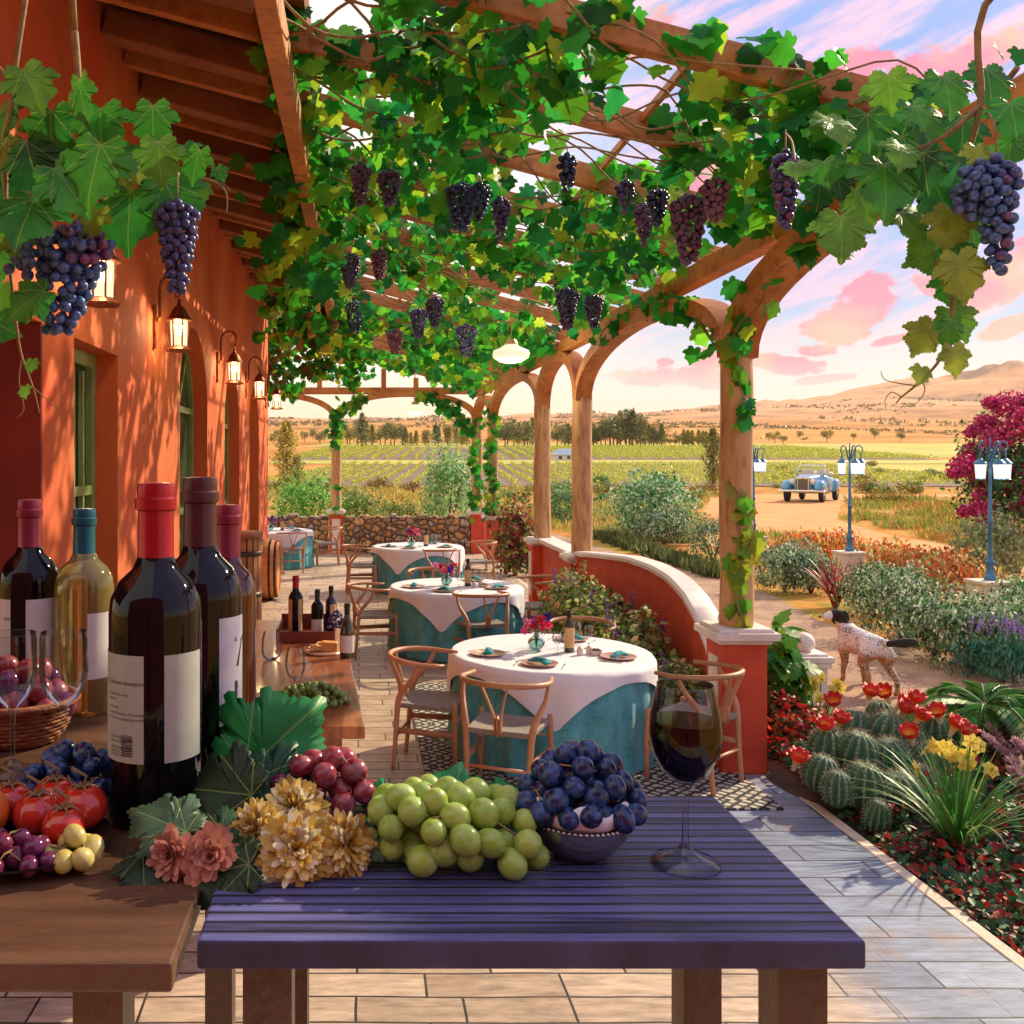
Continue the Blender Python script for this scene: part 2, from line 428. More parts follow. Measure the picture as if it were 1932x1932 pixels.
def blob_points(n, c, r, rg, fill=.55, lump=.35, seed=0, up=0.0):
    """points through an uneven crown"""
    d = unit(rg.normal(0, 1, (n, 3)))
    if up: d[:, 2] = np.where(d[:, 2] < -up, -d[:, 2] * .6, d[:, 2])
    ph = rg.uniform(0, 6.28, 6)
    k = 1 + lump * (np.sin(d[:, 0] * 4.1 + ph[0]) * np.sin(d[:, 1] * 4.7 + ph[1]) + .7 * np.sin(d[:, 2] * 7 + ph[2] + d[:, 0] * 5) * np.sin(d[:, 1] * 8 + ph[3])) * .8
    rad = fill + (1 - fill) * rg.random((n, 1)) ** .5
    return np.array(c) + d * rad * k[:, None] * np.array(r), d
def bush(name, c, r, n, size, cols, label, cat='shrub', group=None, seed=1, upright=0.0, stems=True, tm=None, mt=None, width=1.0, flower=None, lump=.35):
    """c on the ground, r=(rx,ry,height)"""
    rg = np.random.default_rng(seed)
    root = empty(name, c, label, cat, group)
    P_, d = blob_points(n, (c[0], c[1], c[2] + r[2] * .45), (r[0], r[1], r[2] * .55), rg, up=.75, lump=lump)
    P_[:, 2] = np.maximum(P_[:, 2], c[2] + .01)
    nn = d + rg.normal(0, .55, (n, 3)); t = rg.normal(0, .7, (n, 3)) + d * .6 + np.array([0, 0, .3 + upright * 2])
    leaves('foliage', P_, size * rg.uniform(.6, 1.35, n), nn, t, pal(n, cols, .2, rg), tm or QL, mt or leafmat('foliage'), root, width=width)
    if stems:
        b = MB(); rr = random.Random(seed)
        for i in range(7):
            a = rr.uniform(0, 6.28); e = Vector((c[0] + math.cos(a) * r[0] * .55, c[1] + math.sin(a) * r[1] * .55, c[2] + r[2] * rr.uniform(.45, .8)))
            mid = Vector((c[0] + math.cos(a) * r[0] * .2, c[1] + math.sin(a) * r[1] * .2, c[2] + r[2] * .3))
            b.tube([Vector(c) - Vector((0, 0, .03)), mid, e], [r[2] * .022, r[2] * .014, r[2] * .006], 5)
        b.build('stem', mat('bark', (.13, .08, .05), (.22, .15, .10), 20, .9), root, True)
    if flower:
        fc, fn, fs = flower
        Pf, df = blob_points(fn, (c[0], c[1], c[2] + r[2] * .5), (r[0] * 1.05, r[1] * 1.05, r[2] * .62), rg, fill=.9, up=.2)
        leaves('blossom', Pf, fs * rg.uniform(.6, 1.3, fn), df + rg.normal(0, .5, (fn, 3)), rg.normal(0, 1, (fn, 3)), pal(fn, fc, .15, rg), OV, leafmat('petal', .3), root, width=1.5)
    return root
# ================================================================ LAND
PROF = [(-40, -.06), (58, -.06), (70, .1), (100, .6), (150, 1.9), (200, 3.9), (260, 6.2), (400, 13), (700, 28), (1000, 40), (1500, 60), (4000, 120)]
def smoothst(x): x = np.clip(x, 0, 1); return x * x * (3 - 2 * x)
def ground_z(x, y):
    z = float(np.interp(y, [p[0] for p in PROF], [p[1] for p in PROF]))
    if y > 300:
        u = x / (y + 1); A = float(np.interp(u, [-.3, 0, .2, .35, .5, .62, .75, 1.2], [6, 5, 10, 25, 46, 76, 104, 130]))
        s = float(smoothst((y - 700) / 1100)); p = Vector((x * .0016, y * .0011, 0))
        n = mnoise.fractal(p, 1.0, 2.0, 5) * .5 + (1 - abs(mnoise.noise(p * 2.1))) * .75 
        rg1 = 1 - abs(mnoise.noise(Vector((x * .0042 + 3, y * .0022, 4)))) * 2.2; rg2 = 1 - abs(mnoise.noise(Vector((x * .010, y * .005, 9)))) * 2
        z += A * s * (.30 + n * .8) + s * (rg1 * A * .30 + rg2 * A * .10) + s * mnoise.fractal(p * 9, 1, 2, 3) * 7
        z += 2.0 * mnoise.noise(Vector((x * .01, y * .01, 3))) * min(1, (y - 300) / 300)
    return z
def terrain():
    ds = [-900, -300, -100, -30, -10, 0, 10, 20, 30, 40, 50] + list(np.geomspace(58, 3800, 150)); us = np.linspace(-.75, 1.35, 190)
    V = []; n = len(us)
    for d in ds:
        for u in us:
            X = u * (abs(d) * (1.6 if d < 0 else 1) + 40); V.append((X, d, ground_z(X, d)))
    F_ = [(i * n + j, i * n + j + 1, (i + 1) * n + j + 1, (i + 1) * n + j) for i in range(len(ds) - 1) for j in range(n - 1)]
    m, nt, N, L, P = nodes_of('land'); P.inputs['Roughness'].default_value = .95; P.inputs['Specular IOR Level'].default_value = .1
    g = N.new('ShaderNodeNewGeometry')
    def nz(s, det=6, sc=(1, 1, 1)):
        mp = N.new('ShaderNodeMapping'); mp.inputs['Scale'].default_value = sc; L.new(g.outputs['Position'], mp.inputs[0])
        t = N.new('ShaderNodeTexNoise'); t.inputs['Scale'].default_value = s; t.inputs['Detail'].default_value = det; t.inputs['Roughness'].default_value = .65; L.new(mp.outputs[0], t.inputs['Vector']); return t.outputs[0]
    def ramp(x, stops):
        r = N.new('ShaderNodeValToRGB'); L.new(x, r.inputs[0]); e = r.color_ramp.elements
        while len(e) < len(stops): e.new(.5)
        for i, (p, c) in enumerate(stops): e[i].position = p; e[i].color = tuple(c) + (1,)
        return r.outputs[0]
    near = ramp(nz(.35), [(.3, (.18, .09, .03)), (.42, (.46, .18, .04)), (.52, (.56, .27, .06)), (.6, (.30, .27, .05)), (.72, (.12, .18, .03))])
    far = ramp(nz(.016, 8), [(.32, (.16, .11, .03)), (.42, (.40, .18, .05)), (.50, (.60, .27, .07)), (.57, (.58, .32, .10)), (.64, (.30, .16, .05)), (.75, (.14, .13, .04))])
    hill = ramp(nz(.004, 9), [(.38, (.20, .10, .08)), (.46, (.52, .26, .13)), (.53, (.66, .36, .18)), (.58, (.50, .24, .13)), (.66, (.24, .12, .10))])
    sp = N.new('ShaderNodeSeparateXYZ'); L.new(g.outputs['Position'], sp.inputs[0])
    def mr(a, b):
        n_ = N.new('ShaderNodeMapRange'); n_.inputs[1].default_value = a; n_.inputs[2].default_value = b; L.new(sp.outputs[1], n_.inputs[0]); return n_.outputs[0]
    def mx(f, a, b):
        n_ = N.new('ShaderNodeMix'); n_.data_type = 'RGBA'; L.new(f, n_.inputs[0]); L.new(a, n_.inputs[6]); L.new(b, n_.inputs[7]); return n_.outputs[2]
    c = mx(mr(60, 120), near, far); c = mx(mr(700, 1100), c, hill); L.new(c, P.inputs['Base Color'])
    bp = N.new('ShaderNodeBump'); bp.inputs['Strength'].default_value = .6; bp.inputs['Distance'].default_value = .1; L.new(nz(4), bp.inputs['Height']); L.new(bp.outputs[0], P.inputs['Normal'])
    tag(link_mesh('ground', V, F_, m, None, True, world=False), kind='structure')
terrain()
def edge_poly(pts, step=.5, amp=.15, seed=3):
    out = []; n = len(pts)
    for i in range(n):
        a = Vector(pts[i]); b = Vector(pts[(i + 1) % n]); k = max(1, int((b - a).length / step))
        for j in range(k):
            p = a.lerp(b, j / k); q = mnoise.noise_vector(Vector((p.x * 1.3, p.y * 1.3, seed)))
            out.append((p.x + q.x * amp, p.y + q.y * amp))
    return out
def sheet(name, pts, z, m, step=.5, amp=.15, kind='structure'):
    p = edge_poly(pts, step, amp)
    o = link_mesh(name, [(x, y, z) for x, y in p], [tuple(range(len(p)))], m, None, world=False); return tag(o, kind=kind)
def ribbon(name, pts, widths, z, m, follow=False):
    V = []; F_ = []
    P_ = []; Wd = []
    for i in range(len(pts) - 1):
        for k in range(6):
            t = k / 6; P_.append(Vector(pts[i]).lerp(Vector(pts[i + 1]), t)); Wd.append(widths[i] * (1 - t) + widths[i + 1] * t)
    P_.append(Vector(pts[-1])); Wd.append(widths[-1])
    for i, p in enumerate(P_):
        t = (P_[min(i + 1, len(P_) - 1)] - P_[max(0, i - 1)]).normalized(); s = Vector((-t.y, t.x))
        for q in (-1, 1):
            w = Wd[i] / 2 * (1 + .15 * mnoise.noise(Vector((p.x * .4, p.y * .4, q * 3)))); r = p + s * w * q
            V.append((r.x, r.y, (ground_z(r.x, r.y) + z) if follow else z))
    for i in range(len(P_) - 1): F_.append((2 * i, 2 * i + 1, 2 * i + 3, 2 * i + 2))
    return tag(link_mesh(name, V, F_, m, None, world=False), kind='structure')
gravel = mat('gravel', (.26, .15, .10), (.46, .28, .18), 2.2, .95, bump=.9, bscale=55, c3=(.66, .46, .33), s3=85, a3=.6, bd=.02)
soil = mat('soil', (.035, .022, .014), (.10, .06, .035), 6, .95, bump=1, bscale=30, c3=(.2, .12, .07), s3=60)
sheet('garden_path', [(2.7, 5.0), (6.6, 4.6), (9, 6.6), (6.6, 9.5), (6.0, 12), (6.6, 16), (6.0, 21), (5.6, 27), (4.4, 33), (1.5, 36), (-8, 36), (-8, 31), (2.0, 31), (2.7, 24)], -.052, gravel)
sheet('garden_bed', [(2.79, 2.6), (2.79, 7.6), (3.35, 7.9), (3.7, 7.4), (4.2, 6.6), (4.7, 6.0), (4.9, 4.6), (4.8, 2.6)], -.046, soil, .3, .06)
def GP(x, y, z=-.06): d = (EYE - z) * F0 / (y - VY); return ((x - VX) * d / F0, d)
dirt = mat('dirt', (.56, .23, .07), (.70, .34, .11), .8, .95, bump=.6, bscale=12, c3=(.42, .2, .08), s3=14, a3=.4)
ribbon('dirt_road', [GP(1960, 1110), GP(1850, 1068), GP(1740, 1040), GP(1620, 1018), GP(1520, 1000), GP(1452, 978), GP(1462, 950), GP(1500, 938), GP(1700, 930)], [2.6, 2.4, 2.6, 3, 3.6, 4.4, 6, 7, 9], -.052, dirt)
ribbon('dirt_track', [GP(1452, 985), GP(1390, 990), GP(1330, 1005), GP(1290, 1030)], [4, 3.2, 2.4, 1.6], -.0485, dirt)
ribbon('dirt_lane', [(-14, 44), (6, 46), (16, 50), (34, 56)], [2.5, 3, 3, 3], -.0465, dirt)
def field(name, pts, m, z=.05):
    (x0, y0), (x1, y1) = pts; nx, ny = 24, 14; V = []
    for j in range(ny + 1):
        for i in range(nx + 1):
            y = y0 + (y1 - y0) * j / ny; x = x0 + (x1 - x0) * i / nx + .10 * (y - y0); V.append((x, y, ground_z(x, y) + z))
    F_ = [(j * (nx + 1) + i, j * (nx + 1) + i + 1, (j + 1) * (nx + 1) + i + 1, (j + 1) * (nx + 1) + i) for j in range(ny) for i in range(nx)]
    return tag(link_mesh(name, V, F_, m, None, True, world=False), kind='structure')
fieldm = mat('field_soil', (.14, .09, .07), (.24, .16, .10), .3, .95)
fieldy = mat('field_grass', (.34, .36, .05), (.58, .46, .09), .12, .95)
field('vineyard_ground', ((-9, 69), (55.5, 131)), fieldm)
field('vineyard_ground', ((-14, 150), (92, 225)), fieldm)
field('field', ((-14, 131.2), (110, 149.8)), fieldy)
field('field', ((58, 80), (150, 128)), fieldy)
field('field', ((-14, 225.2), (240, 262)), fieldy)
field('field', ((94, 160), (260, 224)), fieldy)
def vine_row(y0, y1, h, w, seed):
    rg = np.random.default_rng(seed); n = int((y1 - y0) * 16)
    t = rg.random(n); y = y0 + (y1 - y0) * t
    P_ = np.c_[.10 * (y - y0) + rg.normal(0, w / 3, n), y - y0, np.array([ground_z(10, v) - ground_z(10, y0) for v in y]) + h * (.35 + .65 * rg.random(n))]
    o = leaves('vineyard_row', P_,   .19 * h / .4 * rg.uniform(.7, 1.3, n), rg.normal(0, 1, (n, 3)) + [0, 0, .6], rg.normal(0, 1, (n, 3)), pal(n, [(.60, .62, .06), (.46, .54, .05), (.32, .42, .04), (.74, .66, .10)], .15, rg), QL, leafmat('foliage'), None, world=False)
    return o
def rows(y0, y1, xs, h, w, label, group, seed):
    pro = [vine_row(y0, y1, h, w, seed + k) for k in range(3)]
    for i, x in enumerate(xs):
        o = pro[i] if i < 3 else copy_tree(pro[i % 3])
        o.location = (x, y0, ground_z(x, y0) + .02); tag(o, label, 'vine row', group)
rows(70, 130, [-8 + 1.5 * i for i in range(42)], .40, .10, 'straight row of yellow-green vines in the nearer vineyard block', 'rows of the nearer vineyard block', 11)
rows(151, 224, [-12 + 2.3 * i for i in range(46)], .62, .18, 'straight row of yellow-green vines in the farther vineyard block by the tree belt', 'rows of the farther vineyard block', 31)

# ================================================================ TERRACE
def terrace_material():
    m, nt, N, L, P = nodes_of('terrace_paving')
    g = N.new('ShaderNodeNewGeometry')
    def brick(c1, c2, w, h, seed=0, mortar=(.05, .04, .035), off=.5):
        b = N.new('ShaderNodeTexBrick'); b.inputs['Scale'].default_value = 1; b.inputs['Brick Width'].default_value = w; b.inputs['Row Height'].default_value = h
        b.inputs['Mortar Size'].default_value = .006; b.inputs['Mortar Smooth'].default_value = .2; b.inputs['Color1'].default_value = c1 + (1,); b.inputs['Color2'].default_value = c2 + (1,); b.inputs['Mortar'].default_value = mortar + (1,)
        b.offset = off; b.squash = .75; b.squash_frequency = 3; b.offset_frequency = 2
        L.new(wob, b.inputs['Vector']); return b
    nw = N.new('ShaderNodeTexNoise'); nw.inputs['Scale'].default_value = 1.3; L.new(g.outputs['Position'], nw.inputs['Vector'])
    va = N.new('ShaderNodeVectorMath'); va.operation = 'MULTIPLY_ADD'; L.new(nw.outputs['Color'], va.inputs[0]); va.inputs[1].default_value = (.03, .03, 0); L.new(g.outputs['Position'], va.inputs[2]); wob = va.outputs[0]
    warm = brick((.62, .48, .36), (.40, .30, .22), .55, .17); slate = brick((.28, .34, .46), (.17, .21, .30), .78, .2, mortar=(.02, .02, .03))
    sp = N.new('ShaderNodeSeparateXYZ'); L.new(g.outputs['Position'], sp.inputs[0])
    def mr(x, a, b):
        n_ = N.new('ShaderNodeMapRange'); n_.interpolation_type = 'SMOOTHSTEP'; n_.inputs[1].default_value = a; n_.inputs[2].default_value = b; L.new(x, n_.inputs[0]); return n_.outputs[0]
    mul = N.new('ShaderNodeMath'); mul.operation = 'MULTIPLY'; L.new(mr(sp.outputs[0], 1.75, 2.2), mul.inputs[0]); L.new(mr(sp.outputs[1], 6.9, 6.0), mul.inputs[1])
    def mx(f, a, b, mode='MIX'):
        n_ = N.new('ShaderNodeMix'); n_.data_type = 'RGBA'; n_.blend_type = mode
        if isinstance(f, float): n_.inputs[0].default_value = f
        else: L.new(f, n_.inputs[0])
        L.new(a, n_.inputs[6])
        if isinstance(b, tuple): n_.inputs[7].default_value = b + (1,)
        else: L.new(b, n_.inputs[7])
        return n_.outputs[2]
    col = mx(mul.outputs[0], warm.outputs[0], slate.outputs[0])
    mp = N.new('ShaderNodeMapping'); mp.inputs['Scale'].default_value = (2, 9, 1); L.new(g.outputs['Position'], mp.inputs[0])
    n2 = N.new('ShaderNodeTexNoise'); n2.inputs['Scale'].default_value = 2.6; n2.inputs['Detail'].default_value = 9; n2.inputs['Roughness'].default_value = .7; L.new(mp.outputs[0], n2.inputs['Vector'])
    r = N.new('ShaderNodeMapRange'); r.inputs[1].default_value = .3; r.inputs[2].default_value = .7; r.inputs[3].default_value = .55; r.inputs[4].default_value = 1.45; L.new(n2.outputs[0], r.inputs[0])
    vs_ = N.new('ShaderNodeVectorMath'); vs_.operation = 'SCALE'; L.new(col, vs_.inputs[0]); L.new(r.outputs[0], vs_.inputs['Scale'])
    n3 = N.new('ShaderNodeTexNoise'); n3.inputs['Scale'].default_value = 3; n3.inputs['Detail'].default_value = 5; L.new(g.outputs['Position'], n3.inputs['Vector'])
    c = mx(mr(n3.outputs[0], .55, .68), vs_.outputs[0], (.30, .17, .10)); 
    c = mx(.4, vs_.outputs[0], c)
    L.new(c, P.inputs['Base Color']); P.inputs['Roughness'].default_value = .5; P.inputs['Specular IOR Level'].default_value = .45
    ad = N.new('ShaderNodeMath'); ad.operation = 'MULTIPLY_ADD'; L.new(n2.outputs[0], ad.inputs[0]); ad.inputs[1].default_value = .5
    inv = N.new('ShaderNodeMath'); inv.operation = 'SUBTRACT'; inv.inputs[0].default_value = 1; L.new(warm.outputs['Fac'], inv.inputs[1]); L.new(inv.outputs[0], ad.inputs[2])
    bp = N.new('ShaderNodeBump'); bp.inputs['Strength'].default_value = .6; bp.inputs['Distance'].default_value = .008; L.new(ad.outputs[0], bp.inputs['Height']); L.new(bp.outputs[0], P.inputs['Normal'])
    return m
pav = terrace_material()
b = MB(); b.box((.56, 9.2, -.075), (4.32, 24.4, .15)); b.box((-4.6, 18.8, -.077), (6.0, 5.2, .15))
tag(b.build('terrace_floor', pav), kind='structure')
cream = mat('cream_stone', (.62, .50, .38), (.74, .64, .52), 8, .7, bump=.3, bscale=60)
b = MB(); b.box((2.755, 9.2, -.073), (.07, 24.4, .154)); tag(b.build('terrace_kerb', cream, bevel=.006), kind='structure')

# ================================================================ PERGOLA
wood = mat('pergola_wood', (.38, .125, .03), (.62, .27, .075), 1.6, .55, bump=.5, bscale=7, stretch=(1, 1, 1), c3=(.15, .05, .02), s3=14, a3=.45)
woodl = mat('pole_wood', (.46, .25, .11), (.68, .43, .21), 1.3, .55, bump=.4, bscale=5, stretch=(5, 5, .9), c3=(.22, .08, .03), s3=4.5, a3=.55)
redst = mat('red_stucco', (.54, .055, .022), (.66, .085, .03), 5, .7, bump=.5, bscale=110, bd=.004)
whitest = mat('white_stone', (.70, .62, .58), (.82, .76, .72), 5, .6, bump=.2, bscale=40)
PX = 2.62
perg = empty('pergola', (PX, 11.4, 0), 'tall brown timber pergola with arches on red and white pillar bases over the dining terrace', 'pergola')
def column(x, y, zs, r=.11, bw=.30, cw=.42, bh=.97, panel=None, wob=1):
    b = MB(); pts = []; rad = []
    for i in range(15):
        t = i / 14; pts.append((x + .006 * wob * math.sin(t * 9 + y), y + .005 * wob * math.cos(t * 7 + y), bh + (zs - bh) * t)); rad.append(r * (1.03 - .06 * t + .012 * math.sin(t * 23 + y)))
    b.tube(pts, rad, 20); col = b.build('column', woodl, perg, 'auto')
    b = MB(); b.box((x, y, (bh - .1) / 2), (bw, bw, bh - .1)); base = b.build('column_base', redst, col, bevel=.008)
    b = MB(); b.box((x, y, bh - .088), (bw + .05, bw + .05, .03)); b.box((x, y, bh - .048), (cw, cw, .05)); b.box((x, y, bh - .011), (cw - .05, cw - .05, .024), taper=.93); b.build('base_cap', whitest, col, bevel=.006)
    if panel:
        b = MB()
        for s in panel:
            if s == 'x': b.box((x - bw / 2 - .004, y, .46), (.012, bw * .55, .62))
            if s == 'y': b.box((x, y - bw / 2 - .004, .44), (bw * .62, .012, .66))
        b.build('base_panel', whitest, col, bevel=.002)
COLS = [(PX, 1.55, 2.80), (2.56, 6.5, 2.80), (2.66, 11.45, 2.84), (2.62, 13.75, 2.87), (2.69, 19.4, 2.9), (2.60, 21.3, 2.95), (-.54, 21.3, 2.98), (-3.7, 21.3, 2.98)]
for i, (x, y, zs) in enumerate(COLS):
    column(x, y, zs, bw=.30 if i < 2 else .34 if i < 4 else .3, cw=.43 if i < 2 else .46 if i < 4 else .42, panel='x' if i in (1, 2, 3) else 'y' if i == 6 else None, r=.108 if i < 2 else .12 if i < 4 else .115)
def arch(p0, p1, zs, rise, th, depth, r=.1):
    p0 = Vector(p0); p1 = Vector(p1); t = (p1 - p0).normalized(); s = Vector((-t.y, t.x, 0)); L_ = (p1 - p0).length; c = (p0 + p1) / 2
    a = L_ / 2 - r; n = 28; inner = []; outer = []
    for i in range(n + 1):
        th_ = math.pi * i / n; inner.append((-math.cos(th_) * a, zs + rise * math.sin(th_) ** .9)); outer.append((-math.cos(th_) * (a + r * 1.15), zs + (rise + th) * math.sin(th_) ** .82))
    b = MB()
    V = []; 
    for w in (-depth / 2, depth / 2):
        for u, z in inner: q = c + t * u + s * w; V.append((q.x, q.y, z))
        for u, z in outer: q = c + t * u + s * w; V.append((q.x, q.y, z))
    m_ = n + 1; F_ = []
    for i in range(n):
        F_ += [(i, i + 1, m_ + i + 1, m_ + i), (2 * m_ + i, 3 * m_ + i, 3 * m_ + i + 1, 2 * m_ + i + 1), (i, 2 * m_ + i, 2 * m_ + i + 1, i + 1), (m_ + i, m_ + i + 1, 3 * m_ + i + 1, 3 * m_ + i)]
    F_ += [(0, m_, 3 * m_, 2 * m_), (n, 2 * m_ + n, 3 * m_ + n, m_ + n)]
    b.raw(V, F_); return b.build('arch', wood, perg, 'auto')
for (i, j, zs, rise) in ((0, 1, 2.78, .60), (1, 2, 2.80, .55), (2, 3, 2.83, .56), (3, 4, 2.87, .55), (4, 5, 2.93, .40), (5, 6, 2.97, .52), (6, 7, 2.97, .52)):
    a, c = COLS[i], COLS[j]; arch((a[0], a[1], 0), (c[0], c[1], 0), zs, rise, .15 if i == 0 else .125, .22 if i == 0 else .19)
b = MB(); b.bar((2.62, 1.4, 3.515), (2.64, 21.4, 3.565), .13, .15); b.build('plate_beam', wood, perg, bevel=.01)
b = MB(); b.bar((-.44, 4.3, 4.30), (-.44, 21.2, 4.30), .11, .20); b.build('header_beam', wood, perg, bevel=.01)
b = MB(); b.bar((-3.8, 21.3, 3.62), (2.72, 21.3, 3.62), .15, .15); b.build('tie_beam', wood, perg, bevel=.01)
b = MB(); b.bar((-2.6, 1.9, 3.42), (2.7, 1.9, 3.42), .12, .14); b.build('tie_beam', wood, perg, bevel=.01)
for X in (-.91, -.19, .52, 1.24):
    zt = 3.58 + (2.75 - X) * .285 - .1; b = MB(); b.box((X, 21.3, (3.70 + zt) / 2), (.11, .09, zt - 3.70)); b.build('stud', wood, perg)
yy = 4.45; k = 0
while yy < 21.5:
    b = MB(); b.bar((-1.58, yy, 4.83), (2.86, yy + .02 * math.sin(k * 5), 3.66), .075, .15); b.build('rafter', wood, perg, bevel=.006); yy += 1.0; k += 1
for X, z in ((.55, 4.33), (1.6, 4.03)):
    b = MB(); b.bar((X, 4.3, z), (X, 21.3, z), .03, .04); b.build('lath', wood, perg)

# ================================================================ HOUSE
stucco = mat('orange_stucco', (.50, .080, .022), (.74, .19, .048), 1.1, .8, bump=.55, bscale=90, stretch=(1, 1, .55), c3=(.62, .06, .02), s3=2.2, a3=.75, bd=.006)
stucco_shade = mat('shade_tinted_stucco', (.16, .016, .010), (.27, .028, .016), 1.5, .8, bump=.5, bscale=90, bd=.006)  # darker stucco copy, the end face's shade is put into its colour
house = empty('house', (-3.5, 9, 0), 'orange stucco farmhouse with green framed windows and a timber eave along the terrace', 'house')
WX, WT = -1.6, .3; ZT = 5.0
OPEN = [(5.33, 6.29, 2.78, False), (8.42, 9.97, 3.36, True), (11.25, 12.6, 3.2, True), (13.75, 15.0, 3.2, True)]
def fx(u, v, w): return Vector((w, u, v))
b = MB(); cur = 4.8
for y0, y1, zt, ar in OPEN:
    b.prism([(cur, 0), (y0, 0), (y0, ZT), (cur, ZT)], fx, WX, WX - WT)
    if not ar: b.prism([(y0, zt), (y1, zt), (y1, ZT), (y0, ZT)], fx, WX, WX - WT)
    else:
        a = (y1 - y0) / 2; zs = zt - a * 1.0; pts = [(y0 + a - a * math.cos(math.pi * i / 20), zs + a * math.sin(math.pi * i / 20)) for i in range(21)]
        b.prism(pts + [(y1, ZT), (y0, ZT)], fx, WX, WX - WT)
    cur = y1
b.prism([(cur, 0), (16.5, 0), (16.5, ZT), (cur, ZT)], fx, WX, WX - WT)
b.prism([(.8, 2.785), (4.8, 2.785), (4.8, ZT), (.8, ZT)], fx, WX, WX - WT)
b.box((-4.2, 16.35, 2.5), (4.6, .3, 5.0)); 
b.build('wall', stucco, house)
b = MB(); b.box((-3.85, 4.786, 1.39), (4.5, .02, 2.78)); b.box((-3.95, 2.8, 2.86), (4.1, 4.0, .15)); b.build('end_wall', stucco_shade, house)
green = mat('green_paint', (.16, .25, .07), (.24, .34, .12), 6, .35, bump=.1)
pane = mat('dark_pane', (.015, .035, .02), (.03, .07, .04), 2, .05, spec=.8)
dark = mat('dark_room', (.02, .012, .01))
def fxw(x0): return lambda u, v, w: Vector((x0 - w, u, v))
for y0, y1, zt, ar in OPEN:
    X0 = WX - .14; a = (y1 - y0) / 2; zs = zt - a
    if ar:
        out = [(y0, .02)] + [(y0 + a - a * math.cos(math.pi * i / 20), zs + a * math.sin(math.pi * i / 20)) for i in range(21)] + [(y1, .02)]
        i_ = .07; inn = [(y0 + i_, .1)] + [(y0 + a - (a - i_) * math.cos(math.pi * i / 20), zs + (a - i_) * math.sin(math.pi * i / 20)) for i in range(21)] + [(y1 - i_, .1)]
    else:
        out = [(y0, .02), (y0, zt), (y1, zt), (y1, .02)]; i_ = .09; inn = [(y0 + i_, .1), (y0 + i_, zt - i_), (y1 - i_, zt - i_), (y1 - i_, .1)]
    b = MB(); n = len(out); f = fxw(X0)
    V = [f(u, v, w) for w in (0, .06) for u, v in out] + [f(u, v, w) for w in (0, .06) for u, v in inn]
    F_ = []
    for i in range(n):
        j = (i + 1) % n
        F_ += [(i, j, 2 * n + j, 2 * n + i), (n + i, 3 * n + i, 3 * n + j, n + j), (2 * n + i, 2 * n + j, 3 * n + j, 3 * n + i), (i, n + i, n + j, j)]
    b.raw(V, F_); wn = b.build('window', green, house, bevel=.004)
    b = MB(); yc = (y0 + y1) / 2
    b.box((X0 - .03, yc, zt / 2), (.05, .05, zt - .2))
    for zz in ([zs, zs - 1.0, .9] if ar else [1.9, 1.0]): b.box((X0 - .028, yc, zz), (.054, y1 - y0 - .1, .06))
    if ar:
        for s in (-1, 1): b.bar((X0 - .03, yc, zs), (X0 - .03, yc + s * a * .6, zs + a * .72), .03, .04)
    else:
        for dy in (-.22, .22): b.box((X0 - .024, yc + dy, zt / 2), (.03, .035, zt - .25))
    b.build('mullion', green, wn)
    b = MB(); b.prism(inn, fxw(X0 - .045), 0, .01); b.build('pane', pane, wn)
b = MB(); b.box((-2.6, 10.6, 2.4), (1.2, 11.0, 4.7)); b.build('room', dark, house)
b = MB(); b.prism([(-7.0, 0), (-1.6, 0), (-1.6, 2.3), (-.5, 2.3), (-.5, 0), (2.2, 0), (2.2, 5.0), (-7.0, 5.0)], lambda u, v, w: Vector((u, w, v)), -3.4, -3.0); b.box((-1.05, -3.3, 1.15), (1.1, .2, 2.3)); b.build('added_shade_wall', stucco_shade, house)  # unseen wall added behind the camera to darken glass reflections and the foreground
roofw = mat('roof_wood', (.10, .035, .014), (.22, .085, .03), 1.5, .7, bump=.4, bscale=10)
b = MB(); b.bar((-2.4, 8.4, 5.20), (-.30, 8.4, 4.62), 15.6, .05)
rf = b.build('roof', roofw, house)
tile = mat('roof_tile', (.35, .10, .05), (.5, .2, .1), 6, .8, bump=.5)
b = MB(); b.bar((-6.5, 8.4, 6.36), (-.30, 8.4, 4.68), 15.8, .06); b.build('roof_tiles', tile, house)
yy = 4.95; cor = mat('corbel_wood', (.20, .07, .025), (.34, .14, .05), 2, .6, bump=.3)
while yy < 16.2:
    b = MB(); b.bar((-1.58, yy, 4.80), (-.55, yy, 4.52), .17, .16); b.build('corbel', cor, house, bevel=.01); yy += 1.0

# ================================================================ RED GARDEN WALL, STONE WALL
gw = empty('garden_wall', (2.62, 9, 0), 'low curved red garden wall with pale coping between the pillars', 'garden wall')
def topz(y): return float(np.interp(y, [6.65, 6.9, 7.1, 7.4, 7.8, 8.3, 8.9, 9.6, 10.4, 11.3], [.42, .60, .74, .88, 1.00, 1.08, 1.11, 1.11, 1.06, 1.0]))
ys = [6.66 + (11.27 - 6.66) * i / 40 for i in range(41)]
def bow(y): return 2.62 + .16 * math.sin(math.pi * (y - 6.66) / 4.61)
V = []; F_ = []
for y in ys:
    for s in (-1, 1): V += [(bow(y) + s * .08, y, 0), (bow(y) + s * .08, y, topz(y) - .05)]
for i in range(40):
    o = i * 4; F_ += [(o, o + 1, o + 5, o + 4), (o + 2, o + 6, o + 7, o + 3), (o + 1, o + 3, o + 7, o + 5)]
F_ += [(0, 2, 3, 1), (160, 161, 163, 162)]
b = MB(); b.raw(V, F_); b.build('wall', redst, gw)
V = []; F_ = []
